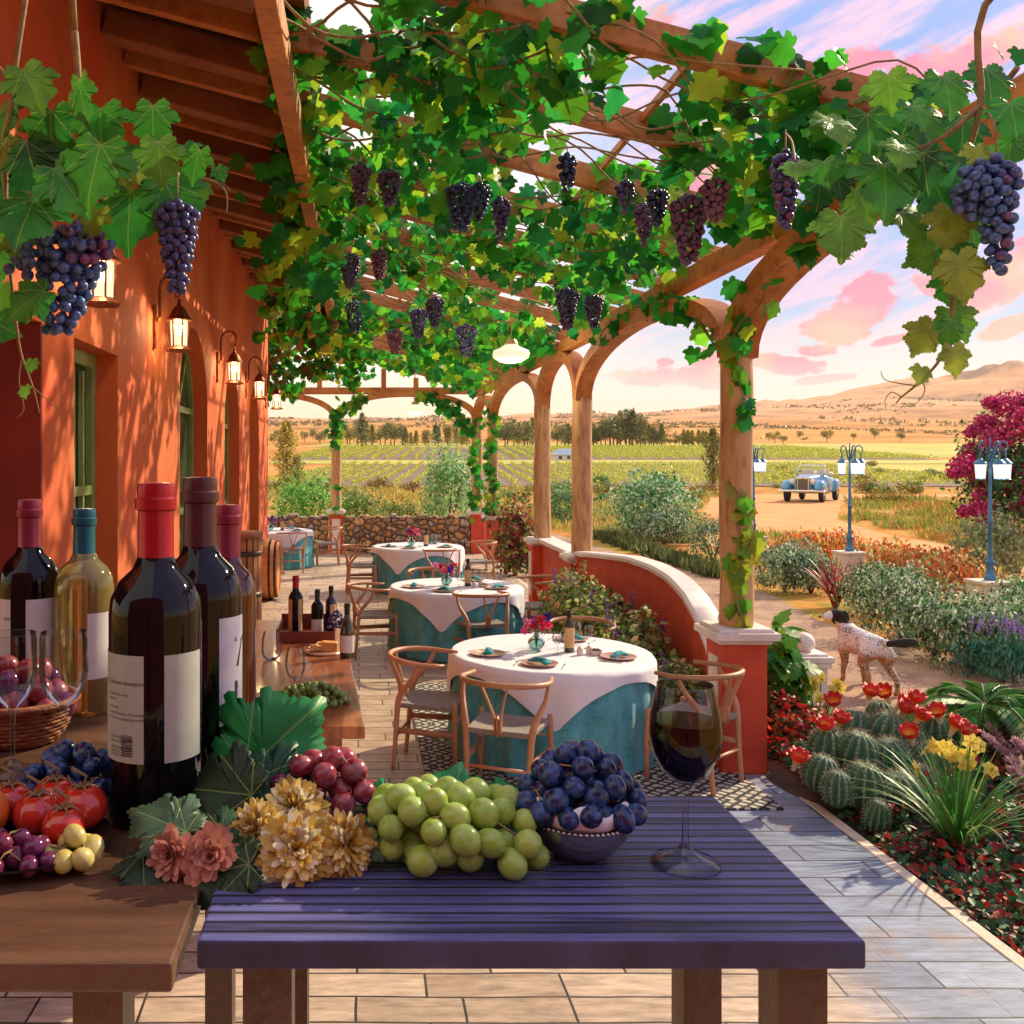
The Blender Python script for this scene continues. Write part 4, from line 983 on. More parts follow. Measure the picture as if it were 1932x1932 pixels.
def setting(T, i, which, big=False):
    names = ['nearest', 'second', 'third', 'farthest']; nm = names[i]; tz = TH + .0045; cx, cy = T
    for k, (a, side) in enumerate(((-110, 'front left'), (-165, 'left'), (-30, 'right'), (60, 'back right'))):
        ar = R(a); px, py = cx + math.cos(ar) * .49, cy + math.sin(ar) * .49
        p = empty('plate', (px, py, tz), f'terracotta plate with a folded teal napkin, {side} place of the {nm} table', 'plate', f'plates on the {nm} table')
        b = MB(); b.lathe([(0, 0), (.07, 0), (.09, .006), (.125, .016), (.127, .019), (.09, .010), (.07, .006), (0, .005)], (px, py, tz), 28); b.build('dish', plate_m, p, 'auto')
        b = MB(); rr = random.Random(i * 7 + k); V0 = []
        for q in range(3):
            b.tube(spline([(px - .085 * math.cos(ar + 1.2) + .012 * q, py - .085 * math.sin(ar + 1.2), tz + .022), (px, py + .01 * (q - 1), tz + .03 + .008 * q), (px + .08 * math.cos(ar + 1.2 + .25 * (q - 1)), py + .08 * math.sin(ar + 1.2 + .25 * (q - 1)), tz + .024)], 5), [.012, .018, .02, .02, .016, .012, .016, .022, .026, .024, .012], 8, flat=.5)
        b.build('napkin', napk, p, True)
        for s, nmm in ((1, 'knife'), (-1, 'fork')):
            t = Vector((-math.sin(ar), math.cos(ar), 0)); o_ = Vector((math.cos(ar), math.sin(ar), 0)); c = Vector((px, py, tz + .003)) + t * s * .16
            b = MB(); b.tube([c - o_ * -.09, c, c - o_ * .06, c - o_ * .10], [.004, .0035, .008 if s > 0 else .010, .003], 6, flat=.35)
            tag(b.build(nmm, steel, None, True), f'silver {nmm} beside the {side} plate on the {nm} table', nmm, f'cutlery on the {nm} table')
    # bottle, vase of flowers, glasses, salt and pepper
    bx, by = cx + .13, cy - .02
    bottle('wine_bottle', (bx, by, tz), .30, .037, oliveg, capblk, f'dark wine bottle with an ochre label on the {nm} table', label_z=(.12, .60), labelmt=labelo, cap_z=.84, group='bottles on the dining tables')
    vx, vy = cx - .10, cy + .02
    v = empty('flower_vase', (vx, vy, tz), f'round glass vase of red, pink and violet flowers on the {nm} table', 'vase', 'flower vases on the dining tables')
    b = MB(); b.shell([(.03, 0), (.055, .02), (.066, .05), (.055, .085), (.022, .105), (.022, .125), (.035, .14)], (vx, vy, tz), 24); b.build('vase_glass', glassmat('vase_glass', (.72, .88, .86), thin=True), v, True)
    b = MB(); b.lathe([(0, .004), (.05, .02), (.06, .05), (.05, .08), (0, .08)], (vx, vy, tz), 20); b.build('water', glassmat('water_tint', (.65, .82, .80), thin=True), v, True)
    rg = np.random.default_rng(50 + i); b = MB(); heads = []
    for q in range(11):
        a = rg.uniform(0, 6.28); rad = rg.uniform(.02, .13); hz = rg.uniform(.17, .29) - rad * .35; e = (vx + math.cos(a) * rad, vy + math.sin(a) * rad, tz + hz); heads.append(e); b.tube([(vx, vy, tz + .02), (vx + math.cos(a) * rad * .25, vy + math.sin(a) * rad * .25, tz + .14), e], .0025, 5)
    b.build('stem', mat('stem_green', (.05, .16, .03), (.1, .25, .05), 10, .6), v, True)
    P_ = []; Nn = []; Tt = []; Cc = []
    for q, e in enumerate(heads):
        col = PETS[q % len(PETS)]
        for k in range(16):
            d_ = rg.normal(0, 1, 3); d_ /= np.linalg.norm(d_); P_.append(np.array(e) + d_ * .006); Tt.append(d_ + np.array([0, 0, .3])); Nn.append(rg.normal(0, 1, 3)); Cc.append(np.array(col) * rg.uniform(.75, 1.3))
    leaves('blossom', P_, .038, Nn, Tt, np.clip(np.array(Cc), 0, .95), OV, leafmat('petal', .3), v, width=1.5)
    for k, (dx, dy) in enumerate(((.30, .10), (.24, .22), (.02, -.14), (-.02, .2))[: 4 if i == 0 else 3]):
        wineglass((cx + dx, cy + dy, tz), .17, .036, f'clear wine glass {["right of the bottle", "behind the bottle", "in front of the vase", "behind the vase"][k]} on the {nm} table', 'wine glasses on the dining tables')
    if i < 2:
        for k, dx in enumerate((.16, .235)):
            b = MB(); b.lathe([(0, 0), (.020, 0), (.023, .01), (.022, .04), (.016, .055), (.006, .062), (0, .063)], (cx + dx + .02, cy - .14 + .04 * k, tz), 16); tag(b.build('shaker', ceram, None, 'auto'), f'cream {"salt" if k == 0 else "pepper"} shaker on the {nm} table, {"nearer" if k == 0 else "farther from"} the viewer', 'shaker', 'shakers on the dining tables')
        q = empty('condiment_bowl', (cx + .30, cy - .13, tz), f'small cream bowl of dark olives on the {nm} table', 'bowl')
        b = MB(); b.lathe([(0, 0), (.035, 0), (.042, .006), (.042, .036), (.038, .036), (.036, .028), (0, .026)], (cx + .30, cy - .13, tz), 20); b.build('bowl_body', ceram, q, 'auto')
        for k in range(7): b = MB(); a = k * .9; b.ball((cx + .30 + .022 * math.cos(a) * (k > 0), cy - .13 + .022 * math.sin(a) * (k > 0), tz + .036), .010, 6); b.build('olive', mat('olive', (.02, .02, .012)), q, True)
TABS = [(1.38, 6.92), (1.05, 10.5), (.92, 15.3), (-1.66, 18.7)]
RT = round_table()
for i, (x, y) in enumerate(TABS):
    nm = ['nearest', 'second', 'third', 'farthest'][i]
    o = RT if i == 0 else copy_tree(RT); o.location = (x, y, .002); tag(o, f'round wooden table hidden under cloths, {nm} of the dining tables', 'table', 'round dining tables')
    b = MB(); b.raw(*teal_cloth_mesh(i + 5)); c = b.build('teal_tablecloth', tealc, None, True, world=False); c.location = (x, y, .002); tag(c, f'long teal patterned cloth reaching the floor on the {nm} table', 'tablecloth', 'teal tablecloths')
    if i < 2:
        b = MB(); rq = TR_ + .034
        for am, zm in ((-128, .20), (-108, .12), (-88, .30), (-70, .17), (-55, .34), (-38, .22), (-150, .30)):
            for u in range(-3, 4):
                for v in range(-3, 4):
                    if abs(u) + abs(v) > 3 or (u + v) % 2: continue
                    aa = R(am) + u * .011; zz = zm + v * .009; b.box((x + math.cos(aa) * rq, y + math.sin(aa) * rq, zz), (.003, .004, .004), rz=aa)
        b.build('embroidery', mat('thread', (.55, .62, .60), None, rough=.8), c)
    b = MB(); b.raw(*topper_mesh(R(-100 + (0, 5, -8, 20)[i] - 45 + 45) + R((0, -12, -10, 10)[i]) + R(45), .80, i + 3)); c = b.build('white_tablecloth', whitec, None, True, world=False); c.location = (x, y, .002); tag(c, f'white square cloth draped cornerwise over the teal cloth of the {nm} table', 'tablecloth', 'white overcloths')
    setting((x, y), i, None)

# rug of black and pale geometry
def rug_material():
    m, nt, N, L, P = nodes_of('geometric_rug'); P.inputs['Roughness'].default_value = .9
    tc = N.new('ShaderNodeTexCoord'); sp = N.new('ShaderNodeSeparateXYZ'); L.new(tc.outputs['Object'], sp.inputs[0])
    def mm(op, a, b=None):
        n = N.new('ShaderNodeMath'); n.operation = op
        for i, v in enumerate((a, b)):
            if v is None: continue
            if isinstance(v, (int, float)): n.inputs[i].default_value = v
            else: L.new(v, n.inputs[i])
        return n.outputs[0]
    u = mm('MULTIPLY', sp.outputs[0], 2.4); v = mm('MULTIPLY', sp.outputs[1], 2.4)
    tu = mm('PINGPONG', u, .5); tv = mm('PINGPONG', v, .5)
    d = mm('ADD', tu, tv); s = mm('SUBTRACT', tu, tv)
    a = mm('LESS_THAN', mm('FRACT', mm('MULTIPLY', d, 5.0)), .42); b = mm('LESS_THAN', mm('FRACT', mm('MULTIPLY', s, 4.0)), .3)
    k = mm('MAXIMUM', a, b)
    mx = N.new('ShaderNodeMix'); mx.data_type = 'RGBA'; L.new(k, mx.inputs[0]); mx.inputs[6].default_value = (.52, .48, .42, 1); mx.inputs[7].default_value = (.03, .028, .03, 1); L.new(mx.outputs[2], P.inputs['Base Color'])
    return m
b = MB(); b.box((1.48, 7.3, .0075), (2.1, 3.2, .011)); tag(b.build('rug', rug_material()), 'black and cream geometric rug under the nearest table', 'rug')

# ================================================================ CASKS BY THE WALL
stave = mat('oak_stave', (.28, .10, .035), (.48, .21, .08), 2.2, .5, stretch=(1, 1, 5), bump=.4)
staveh = mat('oak_barrel', (.50, .18, .05), (.66, .28, .09), 2.5, .45, bump=.2, stretch=(1, 6, 6))
hoop = mat('hoop_iron', (.04, .03, .03), (.09, .06, .05), 10, .45, metal=.7)
q = empty('barrel', (-1.38, 14.3, 0), 'orange oak barrel with dark hoops lying against the wall beyond the cask table', 'barrel')
pr = []
for i in range(13):
    t = i / 12; pr.append((.40 + .05 * math.sin(math.pi * t), t * .36))
b = MB(); b.lathe([(0, .01)] + pr + [(.36, .36), (.36, .345), (0, .345)], (-1.58, 14.3, .452), 40, ax=(1, 0, 0)); b.build('barrel_body', staveh, q, 'auto')
for t in (.12, .34, .68, .90): r_ = .40 + .05 * math.sin(math.pi * t); b = MB(); b.shell([(r_ + .004, t * .36 - .018), (r_ + .009, t * .36 - .015), (r_ + .009, t * .36 + .015), (r_ + .004, t * .36 + .018)], (0, 0, 0), 40); b.V = [(z - 1.58, 14.3 + x, .452 + y) for x, y, z in b.V]; b.build('hoop', hoop, q, True)
q = empty('cask_table', (-1.36, 11.0, 0), 'upright slatted cask with plank top and iron straps behind the tall bottles', 'cask table')
b = MB()
for k in range(18):
    a = 2 * math.pi * k / 18; b.box((-1.36 + .205 * math.cos(a), 11 + .205 * math.sin(a), .60), (.03, .060, 1.2), rz=a)
b.build('staves', stave, q, bevel=.004)
b = MB(); b.lathe([(0, 0), (.18, 0), (.18, 1.2), (0, 1.2)], (-1.36, 11, 0), 18); b.build('core', mat('shadow_wood', (.05, .02, .01)), q)
b = MB(); b.lathe([(0, 1.2), (.235, 1.2), (.24, 1.21), (.24, 1.25), (.235, 1.26), (0, 1.26)], (-1.36, 11, 0), 32); b.build('plank_top', stave, q, 'auto')
for z in (1.02, .55, .1): b = MB(); b.shell([(.222, z - .03), (.228, z - .03), (.228, z + .03), (.222, z + .03)], (-1.36, 11, 0), 32); b.build('iron_strap', hoop, q, True)

# ================================================================ COUNTER BY THE WALL
cw = mat('counter_wood', (.26, .062, .022), (.50, .17, .062), 1.1, .28, stretch=(7, .9, 3), bump=.15, c3=(.12, .03, .012), s3=5, a3=.55, coat=.3)
q = empty('counter', (-.7, 5.4, 0), 'long polished reddish wooden counter with wine bottles on it', 'counter table')
CT = .95
def cplan(u, v, w): return Vector((u, v, w))
b = MB(); b.prism([(-1.3, 4.1), (.02, 4.1), (-.13, 6.75), (-1.3, 6.9)], cplan, CT - .055, CT); b.build('tabletop', cw, q, bevel=.006)
b = MB(); b.prism([(-1.22, 4.2), (-.08, 4.2), (-.2, 6.6), (-1.22, 6.7)], cplan, CT - .19, CT - .055); b.build('apron', cw, q, bevel=.004)
for x, y in ((-1.15, 4.3), (-.2, 4.3), (-1.15, 6.6), (-.32, 6.5)): b = MB(); b.box((x, y, .38), (.09, .09, .76)); b.build('leg', cw, q, bevel=.006)
def on(px, py, zt):  # a point on a horizontal top seen in the photo
    d = (EYE - zt) * F0 / (py - VY); return Vector(((px - VX) * d / F0, d, zt))
trayc = on(600, 1212, CT); trm = mat('tray_wood', (.16, .035, .02), (.26, .06, .03), 3, .4)
tr = empty('serving_tray', trayc, 'dark red wooden tray holding the bottles on the counter', 'tray')
x0, x1, y0, y1 = -.52, -.17, 5.98, 6.42
b = MB(); b.box(((x0 + x1) / 2, (y0 + y1) / 2, CT + .008), (x1 - x0, y1 - y0, .014)); b.build('tray_floor', trm, tr)
b = MB(); b.box(((x0 + x1) / 2, y0, CT + .035), (x1 - x0 + .02, .015, .068)); b.box(((x0 + x1) / 2, y1, CT + .055), (x1 - x0 + .02, .015, .11)); b.box((x0 - .003, (y0 + y1) / 2, CT + .04), (.014, y1 - y0 - .02, .08)); b.box((x1 + .003, (y0 + y1) / 2, CT + .04), (.014, y1 - y0 - .02, .08)); b.build('tray_side', trm, tr, bevel=.003)
zt = CT + .0155
bottle('wine_bottle', (-.415, 6.12, zt), .385, .047, blackg, capred, 'tall dark bottle with red top and ochre labels at the left of the counter tray', label_z=(.10, .62), segs=[(-170, -115), (-65, -25)], labelmt=labelo, cap_z=.80, group='bottles on the counter')
bottle('wine_bottle', (-.275, 6.10, zt), .30, .040, blackg, capblk, 'small dark bottle with a cream label in the middle of the counter tray', label_z=(.10, .38), cap_z=.80, group='bottles on the counter')
bottle('wine_bottle', (-.195, 6.34, zt), .29, .037, mat('blue_bottle', (.008, .01, .06), None, rough=.08, coat=.5), capblk, 'blue-black bottle at the back right corner of the counter tray', label_z=(.25, .6), label_a=(-100, -30), labelmt=labelo, cap_z=.85, group='bottles on the counter')
bottle('wine_bottle', (on(655, 1240, CT).x, on(655, 1240, CT).y, CT + .001), .31, .043, oliveg, capblk, 'olive green bottle with a cream label standing right of the counter tray', label_z=(.10, .42), cap_z=.80, style='burgundy', group='bottles on the counter')
g = on(557, 1340, CT); wineglass((g.x, g.y, CT + .001), .285, .093 * .5 * 2.2 * .46 + .0, 'large empty wine glass in front of green grapes on the counter', mt=clear2)
g = on(512, 1245, CT); q = empty('tumbler', (g.x, g.y, CT + .001), 'stemless clear glass at the left of the counter', 'glass')
b = MB(); b.shell([(.0, .003), (.03, .0), (.05, .02), (.058, .06), (.055, .12), (.045, .16)], (g.x, g.y, CT + .001), 28); b.build('glass_body', clear, q, True)
# cheese board
g = on(610, 1232, CT); q = empty('cheese_board', (g.x, g.y, CT + .001), 'round board with a block of orange cheese and crackers on the counter', 'cheese board')
b = MB(); b.lathe([(0, 0), (.105, 0), (.11, .008), (.105, .014), (0, .014)], (g.x, g.y, CT + .001), 28); b.build('board', plate_m, q, 'auto')
ch = mat('cheese', (.72, .30, .06), (.82, .42, .12), 8, .5, bump=.3)
b = MB(); b.prism([(-.02, 0), (.085, -.01), (.085, .05), (-.005, .055), (-.03, .035)], lambda u, v, w: Vector((g.x + u, g.y + w, CT + .016 + v)), -.035, .035); b.build('cheese', ch, q, bevel=.008)
rr = random.Random(4)
for k in range(9): b = MB(); b.box((g.x - .05 + rr.uniform(-.03, .03), g.y + rr.uniform(-.05, .03), CT + .026 + .004 * k), (.035, .03, .007), rz=rr.uniform(0, 3), rx=rr.uniform(-.4, .4)); b.build('cracker', mat('cracker', (.75, .48, .2), (.8, .58, .3), 20, .8), q, bevel=.002)
# ================================================================ GRAPES
def grapemat(name, c1, c2, rough=.28, bloom=(.5, .55, .75), ba=.35, sss=0):
    if name in MATS: return MATS[name]
    m, nt, N, L, P = nodes_of(name)
    oi = N.new('ShaderNodeObjectInfo'); r = N.new('ShaderNodeValToRGB'); r.color_ramp.elements[0].color = tuple(c1) + (1,); r.color_ramp.elements[1].color = tuple(c2) + (1,); L.new(oi.outputs['Random'], r.inputs[0])
    tc = N.new('ShaderNodeTexCoord'); nz = N.new('ShaderNodeTexNoise'); nz.inputs['Scale'].default_value = 2.6; nz.inputs['Detail'].default_value = 7; nz.inputs['Roughness'].default_value = .65
    av = N.new('ShaderNodeVectorMath'); av.operation = 'ADD'; L.new(tc.outputs['Generated'], av.inputs[0]); cmb = N.new('ShaderNodeCombineXYZ')
    mu = N.new('ShaderNodeMath'); mu.operation = 'MULTIPLY'; L.new(oi.outputs['Random'], mu.inputs[0]); mu.inputs[1].default_value = 37.0; L.new(mu.outputs[0], cmb.inputs[0]); L.new(mu.outputs[0], cmb.inputs[2]); L.new(cmb.outputs[0], av.inputs[1]); L.new(av.outputs[0], nz.inputs['Vector'])
    mr = N.new('ShaderNodeMapRange'); mr.inputs[1].default_value = .42; mr.inputs[2].default_value = .68; mr.inputs[4].default_value = ba; L.new(nz.outputs[0], mr.inputs[0])
    mx = N.new('ShaderNodeMix'); mx.data_type = 'RGBA'; L.new(mr.outputs[0], mx.inputs[0]); L.new(r.outputs[0], mx.inputs[6]); mx.inputs[7].default_value = tuple(bloom) + (1,)
    L.new(mx.outputs[2], P.inputs['Base Color']); m2 = N.new('ShaderNodeMapRange'); m2.inputs[3].default_value = rough; m2.inputs[4].default_value = .6; L.new(mr.outputs[0], m2.inputs[0]); L.new(m2.outputs[0], P.inputs['Roughness'])
    if sss: P.inputs['Subsurface Weight'].default_value = sss; P.inputs['Subsurface Radius'].default_value = (.01, .008, .003); P.inputs['Subsurface Scale'].default_value = 1.0
    MATS[name] = m; return m
G_BLUE = grapemat('blue_grape', (.012, .05, .20), (.05, .05, .20), bloom=(.16, .36, .72), ba=.75)
G_PURP = grapemat('purple_grape', (.03, .025, .12), (.20, .04, .12), bloom=(.35, .28, .55), ba=.4)
G_DEEP = grapemat('violet_grape', (.02, .025, .12), (.045, .03, .13), bloom=(.20, .22, .55), ba=.6)
G_BLACK = grapemat('black_grape', (.004, .008, .03), (.012, .018, .06), .16, bloom=(.05, .15, .48), ba=.8)
G_RED = grapemat('red_grape', (.22, .008, .02), (.34, .02, .04), .2, bloom=(.6, .42, .45), ba=.35, sss=.1)
G_GREEN = grapemat('green_grape', (.25, .42, .04), (.38, .52, .08), .25, bloom=(.52, .66, .30), ba=.4, sss=.15)
G_DKGR = grapemat('small_green_grape', (.09, .19, .03), (.18, .30, .06), .25, bloom=(.35, .45, .2), ba=.3)
G_YEL = grapemat('yellow_grape', (.50, .42, .10), (.58, .50, .16), .25, bloom=(.66, .58, .3), ba=.3, sss=.1)
G_WINE = grapemat('wine_grape', (.14, .008, .03), (.10, .01, .06), .14, bloom=(.3, .1, .25), ba=.25)
def ball_mesh(mt):
    me = bpy.data.meshes.new('berry'); bm = bmesh.new(); bmesh.ops.create_icosphere(bm, subdivisions=3, radius=1); bm.to_mesh(me); bm.free(); me.materials.append(mt); me.polygons.foreach_set('use_smooth', [True] * len(me.polygons)); return me
BM = {}
stemm = mat('vine_stem', (.20, .12, .05), (.34, .24, .10), 25, .7, bump=.4)
def berry(mt, p, r, parent, stretch=1.0, ori=None):
    if mt.name not in BM: BM[mt.name] = ball_mesh(mt)
    o = bpy.data.objects.new('grape', BM[mt.name]); COL.objects.link(o); off = origin_of(parent); setparent(o, parent); o.location = Vector(p) - off; o.scale = (r, r, r * stretch); o.rotation_euler = ori or (rnd.uniform(0, 6), rnd.uniform(0, .4), rnd.uniform(0, 6))
    return o
def pack(inside, sampler, r, n, tries=6000, k=1.62, seed=1):
    rg = random.Random(seed); out = []
    for _ in range(tries):
        p = sampler(rg)
        if not inside(p): continue
        if all((p - q).length_squared > (k * r) ** 2 for q in out): out.append(p)
        if len(out) >= n: break
    return out
def hanging_bunch(top, L_, w, r, mt, n, label, group, seed=1, lean=(0, 0), mts=None, shoulder=None, single=False, cat='grape bunch'):
    """cone of berries hanging down from top"""
    top = Vector(top); 
    def axis(t): return top + Vector((lean[0] * t, lean[1] * t, -L_ * t))
    def rad(t): return w * (min(1, t / .16) ** .6) * (1 - .72 * max(0, t - .2) ** 1.15) * (1 if not shoulder else 1)
    def samp(g):
        t = g.random() ** .8; a = g.uniform(0, 6.283); R_ = max(0, rad(t) - r) * g.uniform(.72, 1.0) ** .5; p = axis(t) + Vector((math.cos(a) * R_, math.sin(a) * R_ * .8, 0))
        if shoulder and t < .35 and g.random() < .5: p += Vector((shoulder[0] * g.random(), 0, -shoulder[1] * g.random()))
        return p
    pts = pack(lambda p: True, samp, r, n, 9000, 1.5, seed)
    if single:
        b = MB(); g = random.Random(seed); tt, ff = ico1
        root = empty('grape_bunch', top, label, cat, group)
        for p in pts: rr_ = r * g.uniform(.85, 1.08); b.raw([(p.x + v[0] * rr_, p.y + v[1] * rr_, p.z + v[2] * rr_) for v in tt], ff)
        b.build('berries', mt, root, True)
    else:
        root = empty('grape_bunch', top, label, cat, group); g = random.Random(seed)
        for p in pts:
            m_ = mt
            if mts: 
                for f, mm_ in mts:
                    if f(p, g): m_ = mm_; break
            berry(m_, p, r * g.uniform(.86, 1.08), root, g.uniform(.98, 1.1))
    b = MB(); b.tube([top + Vector((0, 0, .06 if not single else .05)), top, axis(.5), axis(.9)], [r * .16, r * .2, r * .15, r * .08], 6); b.build('stalk', stemm, root, True)
    return root
_bm = bmesh.new(); bmesh.ops.create_icosphere(_bm, subdivisions=2, radius=1); ico1 = ([tuple(v.co) for v in _bm.verts], [tuple(v.index for v in f.verts) for f in _bm.faces]); _bm.free()
def heap(c, rx, ry, h, r, mt, n, label, seed=1, mts=None, group=None, z0=None, k=1.66, stretch=1.0, name='grape_bunch', cat='grape bunch', stems=True, shape=None, avoid=None):
    """pile of berries resting on a top: lower layers first"""
    g = random.Random(seed); c = Vector(c); pts = []; root = empty(name, c, label, cat, group)
    for _ in range(7000):
        a = g.uniform(0, 6.283); q = math.sqrt(g.random()); x, y = math.cos(a) * q * rx, math.sin(a) * q * ry
        e = shape(x, y) if shape else h * max(0, 1 - (x / rx) ** 2 - (y / ry) ** 2) ** .5
        z = r + g.random() * max(0, e - r)
        if g.random() < .5: z = max(r, e - r * .5)
        p = c + Vector((x, y, z))
        if avoid and (p.xy - Vector(avoid[:2])).length < avoid[2]: continue
        if all((p - w).length_squared > (k * r) ** 2 for w in pts): pts.append(p)
        if len(pts) >= n: break
    for p in pts:
        m_ = mt
        if mts:
            for f, mm_ in mts:
                if f(p, g): m_ = mm_; break
        berry(m_, p, r * g.uniform(.84, 1.08), root, stretch * g.uniform(.96, 1.2))
    if stems:
        b = MB()
        for q in range(7):
            p = g.choice(pts); e = g.choice(pts); b.tube([p + Vector((0, 0, r * .9)), (p + e) / 2 + Vector((0, -r * .2, r * .9)), e], [r * .09, r * .11, r * .07], 5)
        b.build('stalk', stemm, root, True)
    return root

# ================================================================ FOREGROUND TABLES
FT = EYE - .40
purple = None
def purple_material():
    m, nt, N, L, P = nodes_of('purple_slats')
    g = N.new('ShaderNodeTexCoord'); mp = N.new('ShaderNodeMapping'); mp.inputs['Scale'].default_value = (2.2, 42, 1); L.new(g.outputs['Object'], mp.inputs[0])
    n = N.new('ShaderNodeTexNoise'); n.inputs['Scale'].default_value = 2.2; n.inputs['Detail'].default_value = 8; n.inputs['Roughness'].default_value = .7; L.new(mp.outputs[0], n.inputs['Vector'])
    sp = N.new('ShaderNodeSeparateXYZ'); L.new(g.outputs['Object'], sp.inputs[0])
    def mm(op, a, b=None):
        q = N.new('ShaderNodeMath'); q.operation = op
        for i, v in enumerate((a, b)):
            if v is None: continue
            if isinstance(v, (int, float)): q.inputs[i].default_value = v
            else: L.new(v, q.inputs[i])
        return q.outputs[0]
    fr = mm('PINGPONG', mm('ADD', sp.outputs[1], mm('MULTIPLY', n.outputs[0], .002)), .0085)
    groove = N.new('ShaderNodeMapRange'); groove.inputs[1].default_value = .0005; groove.inputs[2].default_value = .003; L.new(fr, groove.inputs[0])
    wn = N.new('ShaderNodeTexWhiteNoise'); wn.noise_dimensions = '1D'; L.new(mm('FLOOR', mm('DIVIDE', mm('ADD', sp.outputs[1], .0), .017)), wn.inputs['W'])
    r = N.new('ShaderNodeValToRGB'); e = r.color_ramp.elements; e[0].position = .32; e[0].color = (.022, .024, .075, 1); e[1].position = .66; e[1].color = (.13, .14, .38, 1); L.new(mm('ADD', n.outputs[0], mm('MULTIPLY', mm('SUBTRACT', wn.outputs[0], .5), .22)), r.inputs[0])
    mx = N.new('ShaderNodeMix'); mx.data_type = 'RGBA'; L.new(groove.outputs[0], mx.inputs[0]); mx.inputs[6].default_value = (.012, .01, .02, 1); L.new(r.outputs[0], mx.inputs[7]); L.new(mx.outputs[2], P.inputs['Base Color'])
    bp = N.new('ShaderNodeBump'); bp.inputs['Distance'].default_value = .003; L.new(mm('ADD', groove.outputs[0], mm('MULTIPLY', n.outputs[0], .4)), bp.inputs['Height']); L.new(bp.outputs[0], P.inputs['Normal']); P.inputs['Roughness'].default_value = .5
    return m
dkw = mat('dark_board', (.075, .035, .02), (.16, .08, .045), 2, .35, stretch=(1.5, 12, 1), bump=.3)
q = empty('bar_table', (.14, .74, .86), 'purple slatted tabletop in the foreground under the fruit and the full wine glass', 'table')
b = MB(); b.box((.142, .963, FT - .012), (.556, .344, .024)); b.build('tabletop', purple_material(), q, bevel=.003)
for x, y in ((-.08, .84), (.38, .84), (-.08, 1.08), (.38, 1.08)): b = MB(); b.box((x, y, (.85 + FT - .024) / 2), (.042, .042, FT - .024 - .85)); b.build('leg', dkw, q)
q = empty('side_table', (-.5, 1.0, .86), 'dark brown wooden table under the wine bottles in the foreground', 'table')
b = MB(); b.box((-.57, 1.205, FT - .014), (.84, .89, .024)); b.build('tabletop', dkw, q, bevel=.003)
for x, y in ((-.9, .82), (-.22, .82), (-.9, 1.5), (-.22, 1.5)): b = MB(); b.box((x, y, (.85 + FT - .026) / 2), (.042, .042, FT - .026 - .85)); b.build('leg', dkw, q)
b = MB(); b.box((-.35, .72, .425), (1.75, 1.9, .85)); tag(b.build('stone_landing', cream, bevel=.02), 'raised pale stone landing that carries the foreground tables', 'landing')

# bottles
def text_mesh(body, size, align='LEFT'):
    cu = bpy.data.curves.new('t', 'FONT'); cu.body = body; cu.size = size; cu.align_x = align; cu.resolution_u = 2; cu.space_line = 1.0
    o = bpy.data.objects.new('t', cu); COL.objects.link(o); bpy.context.view_layer.update()
    me = bpy.data.meshes.new_from_object(o.evaluated_get(bpy.context.evaluated_depsgraph_get()))
    V = [tuple(v.co) for v in me.vertices]; F_ = [tuple(p.vertices) for p in me.polygons]; bpy.data.objects.remove(o); bpy.data.meshes.remove(me); return V, F_
def wrap(root, items, c, r, mt, name='lettering'):
    """items: (text, size, angle_deg of left edge, z) wrapped round a cylinder"""
    b = MB(); rr_ = r + .0011
    for body, size, a0, z in items:
        V, F_ = text_mesh(body, size); b.raw([(c[0] + rr_ * math.cos(R(a0) + x / rr_), c[1] + rr_ * math.sin(R(a0) + x / rr_), c[2] + z + y) for x, y, _ in V], F_)
    return b.build(name, mt, root)
whiteW = mat('white_wine', (.50, .42, .10), None, rough=.03)
def tint_bottle(name, col, dens_mix=.55):
    m, nt, N, L, P = nodes_of(name); P.inputs['Base Color'].default_value = col + (1,); P.inputs['Roughness'].default_value = .04; P.inputs['Transmission Weight'].default_value = dens_mix; P.inputs['IOR'].default_value = 1.35; P.inputs['Coat Weight'].default_value = .5; return m
B1 = bottle('wine_bottle', (-.527, 1.52, FT), .334, .046, blackg, capmar, 'dark bottle with a maroon capsule, farthest left of the tall foreground bottles', label_z=(.20, .545), segs=[(-165, -108), (-78, -20)], group='tall bottles in the foreground')
wrap(B1, [('RESERVE', .006, -125, .15)], (-.527, 1.52, FT), .046, ink)
B2 = bottle('wine_bottle', (-.440, 1.52, FT), .320, .046, tint_bottle('white_wine_bottle', (.52, .46, .14), .75), capteal, 'clear bottle of white wine with a teal capsule', label_z=(.18, .50), segs=[(-68, -15)], group='tall bottles in the foreground')
P3 = (-.229, 1.068, FT)
B3 = bottle('wine_bottle', P3, .372, .0515, blackg, capred, 'largest black wine bottle with a red capsule and two grey labels', label_z=(.20, .51), segs=[(-178, -92), (-68, -12)], labelmt=mat('grey_label', (.36, .38, .34), (.42, .44, .40), 30, .6), cap_z=.755, group='tall bottles in the foreground')
mm_ = -172
wrap(B3, [('Cabernet Sauvignon', .0062, mm_ + 26, .158), ('vineyards for years', .0042, mm_ + 26, .146), ('and oak', .0042, mm_ + 26, .1405), ('on the top', .0042, mm_ + 26, .132), ('of our Mountains. The vineyards', .0042, mm_ + 26, .1255), ('in order for producing world class', .0042, mm_ + 26, .120),
    ('12.5% VOL', .0042, mm_ + 30, .100), ('750 ML WINE', .0042, mm_ + 30, .095), ('CONTAINS', .0040, mm_ + 30, .0885), ('SULFITES', .0040, mm_ + 30, .0845), ('PRODUCT OF', .0040, mm_ + 30, .0805)], P3, .0515, ink)
b = MB(); rr_ = .0526; z = .082; g_ = random.Random(5)
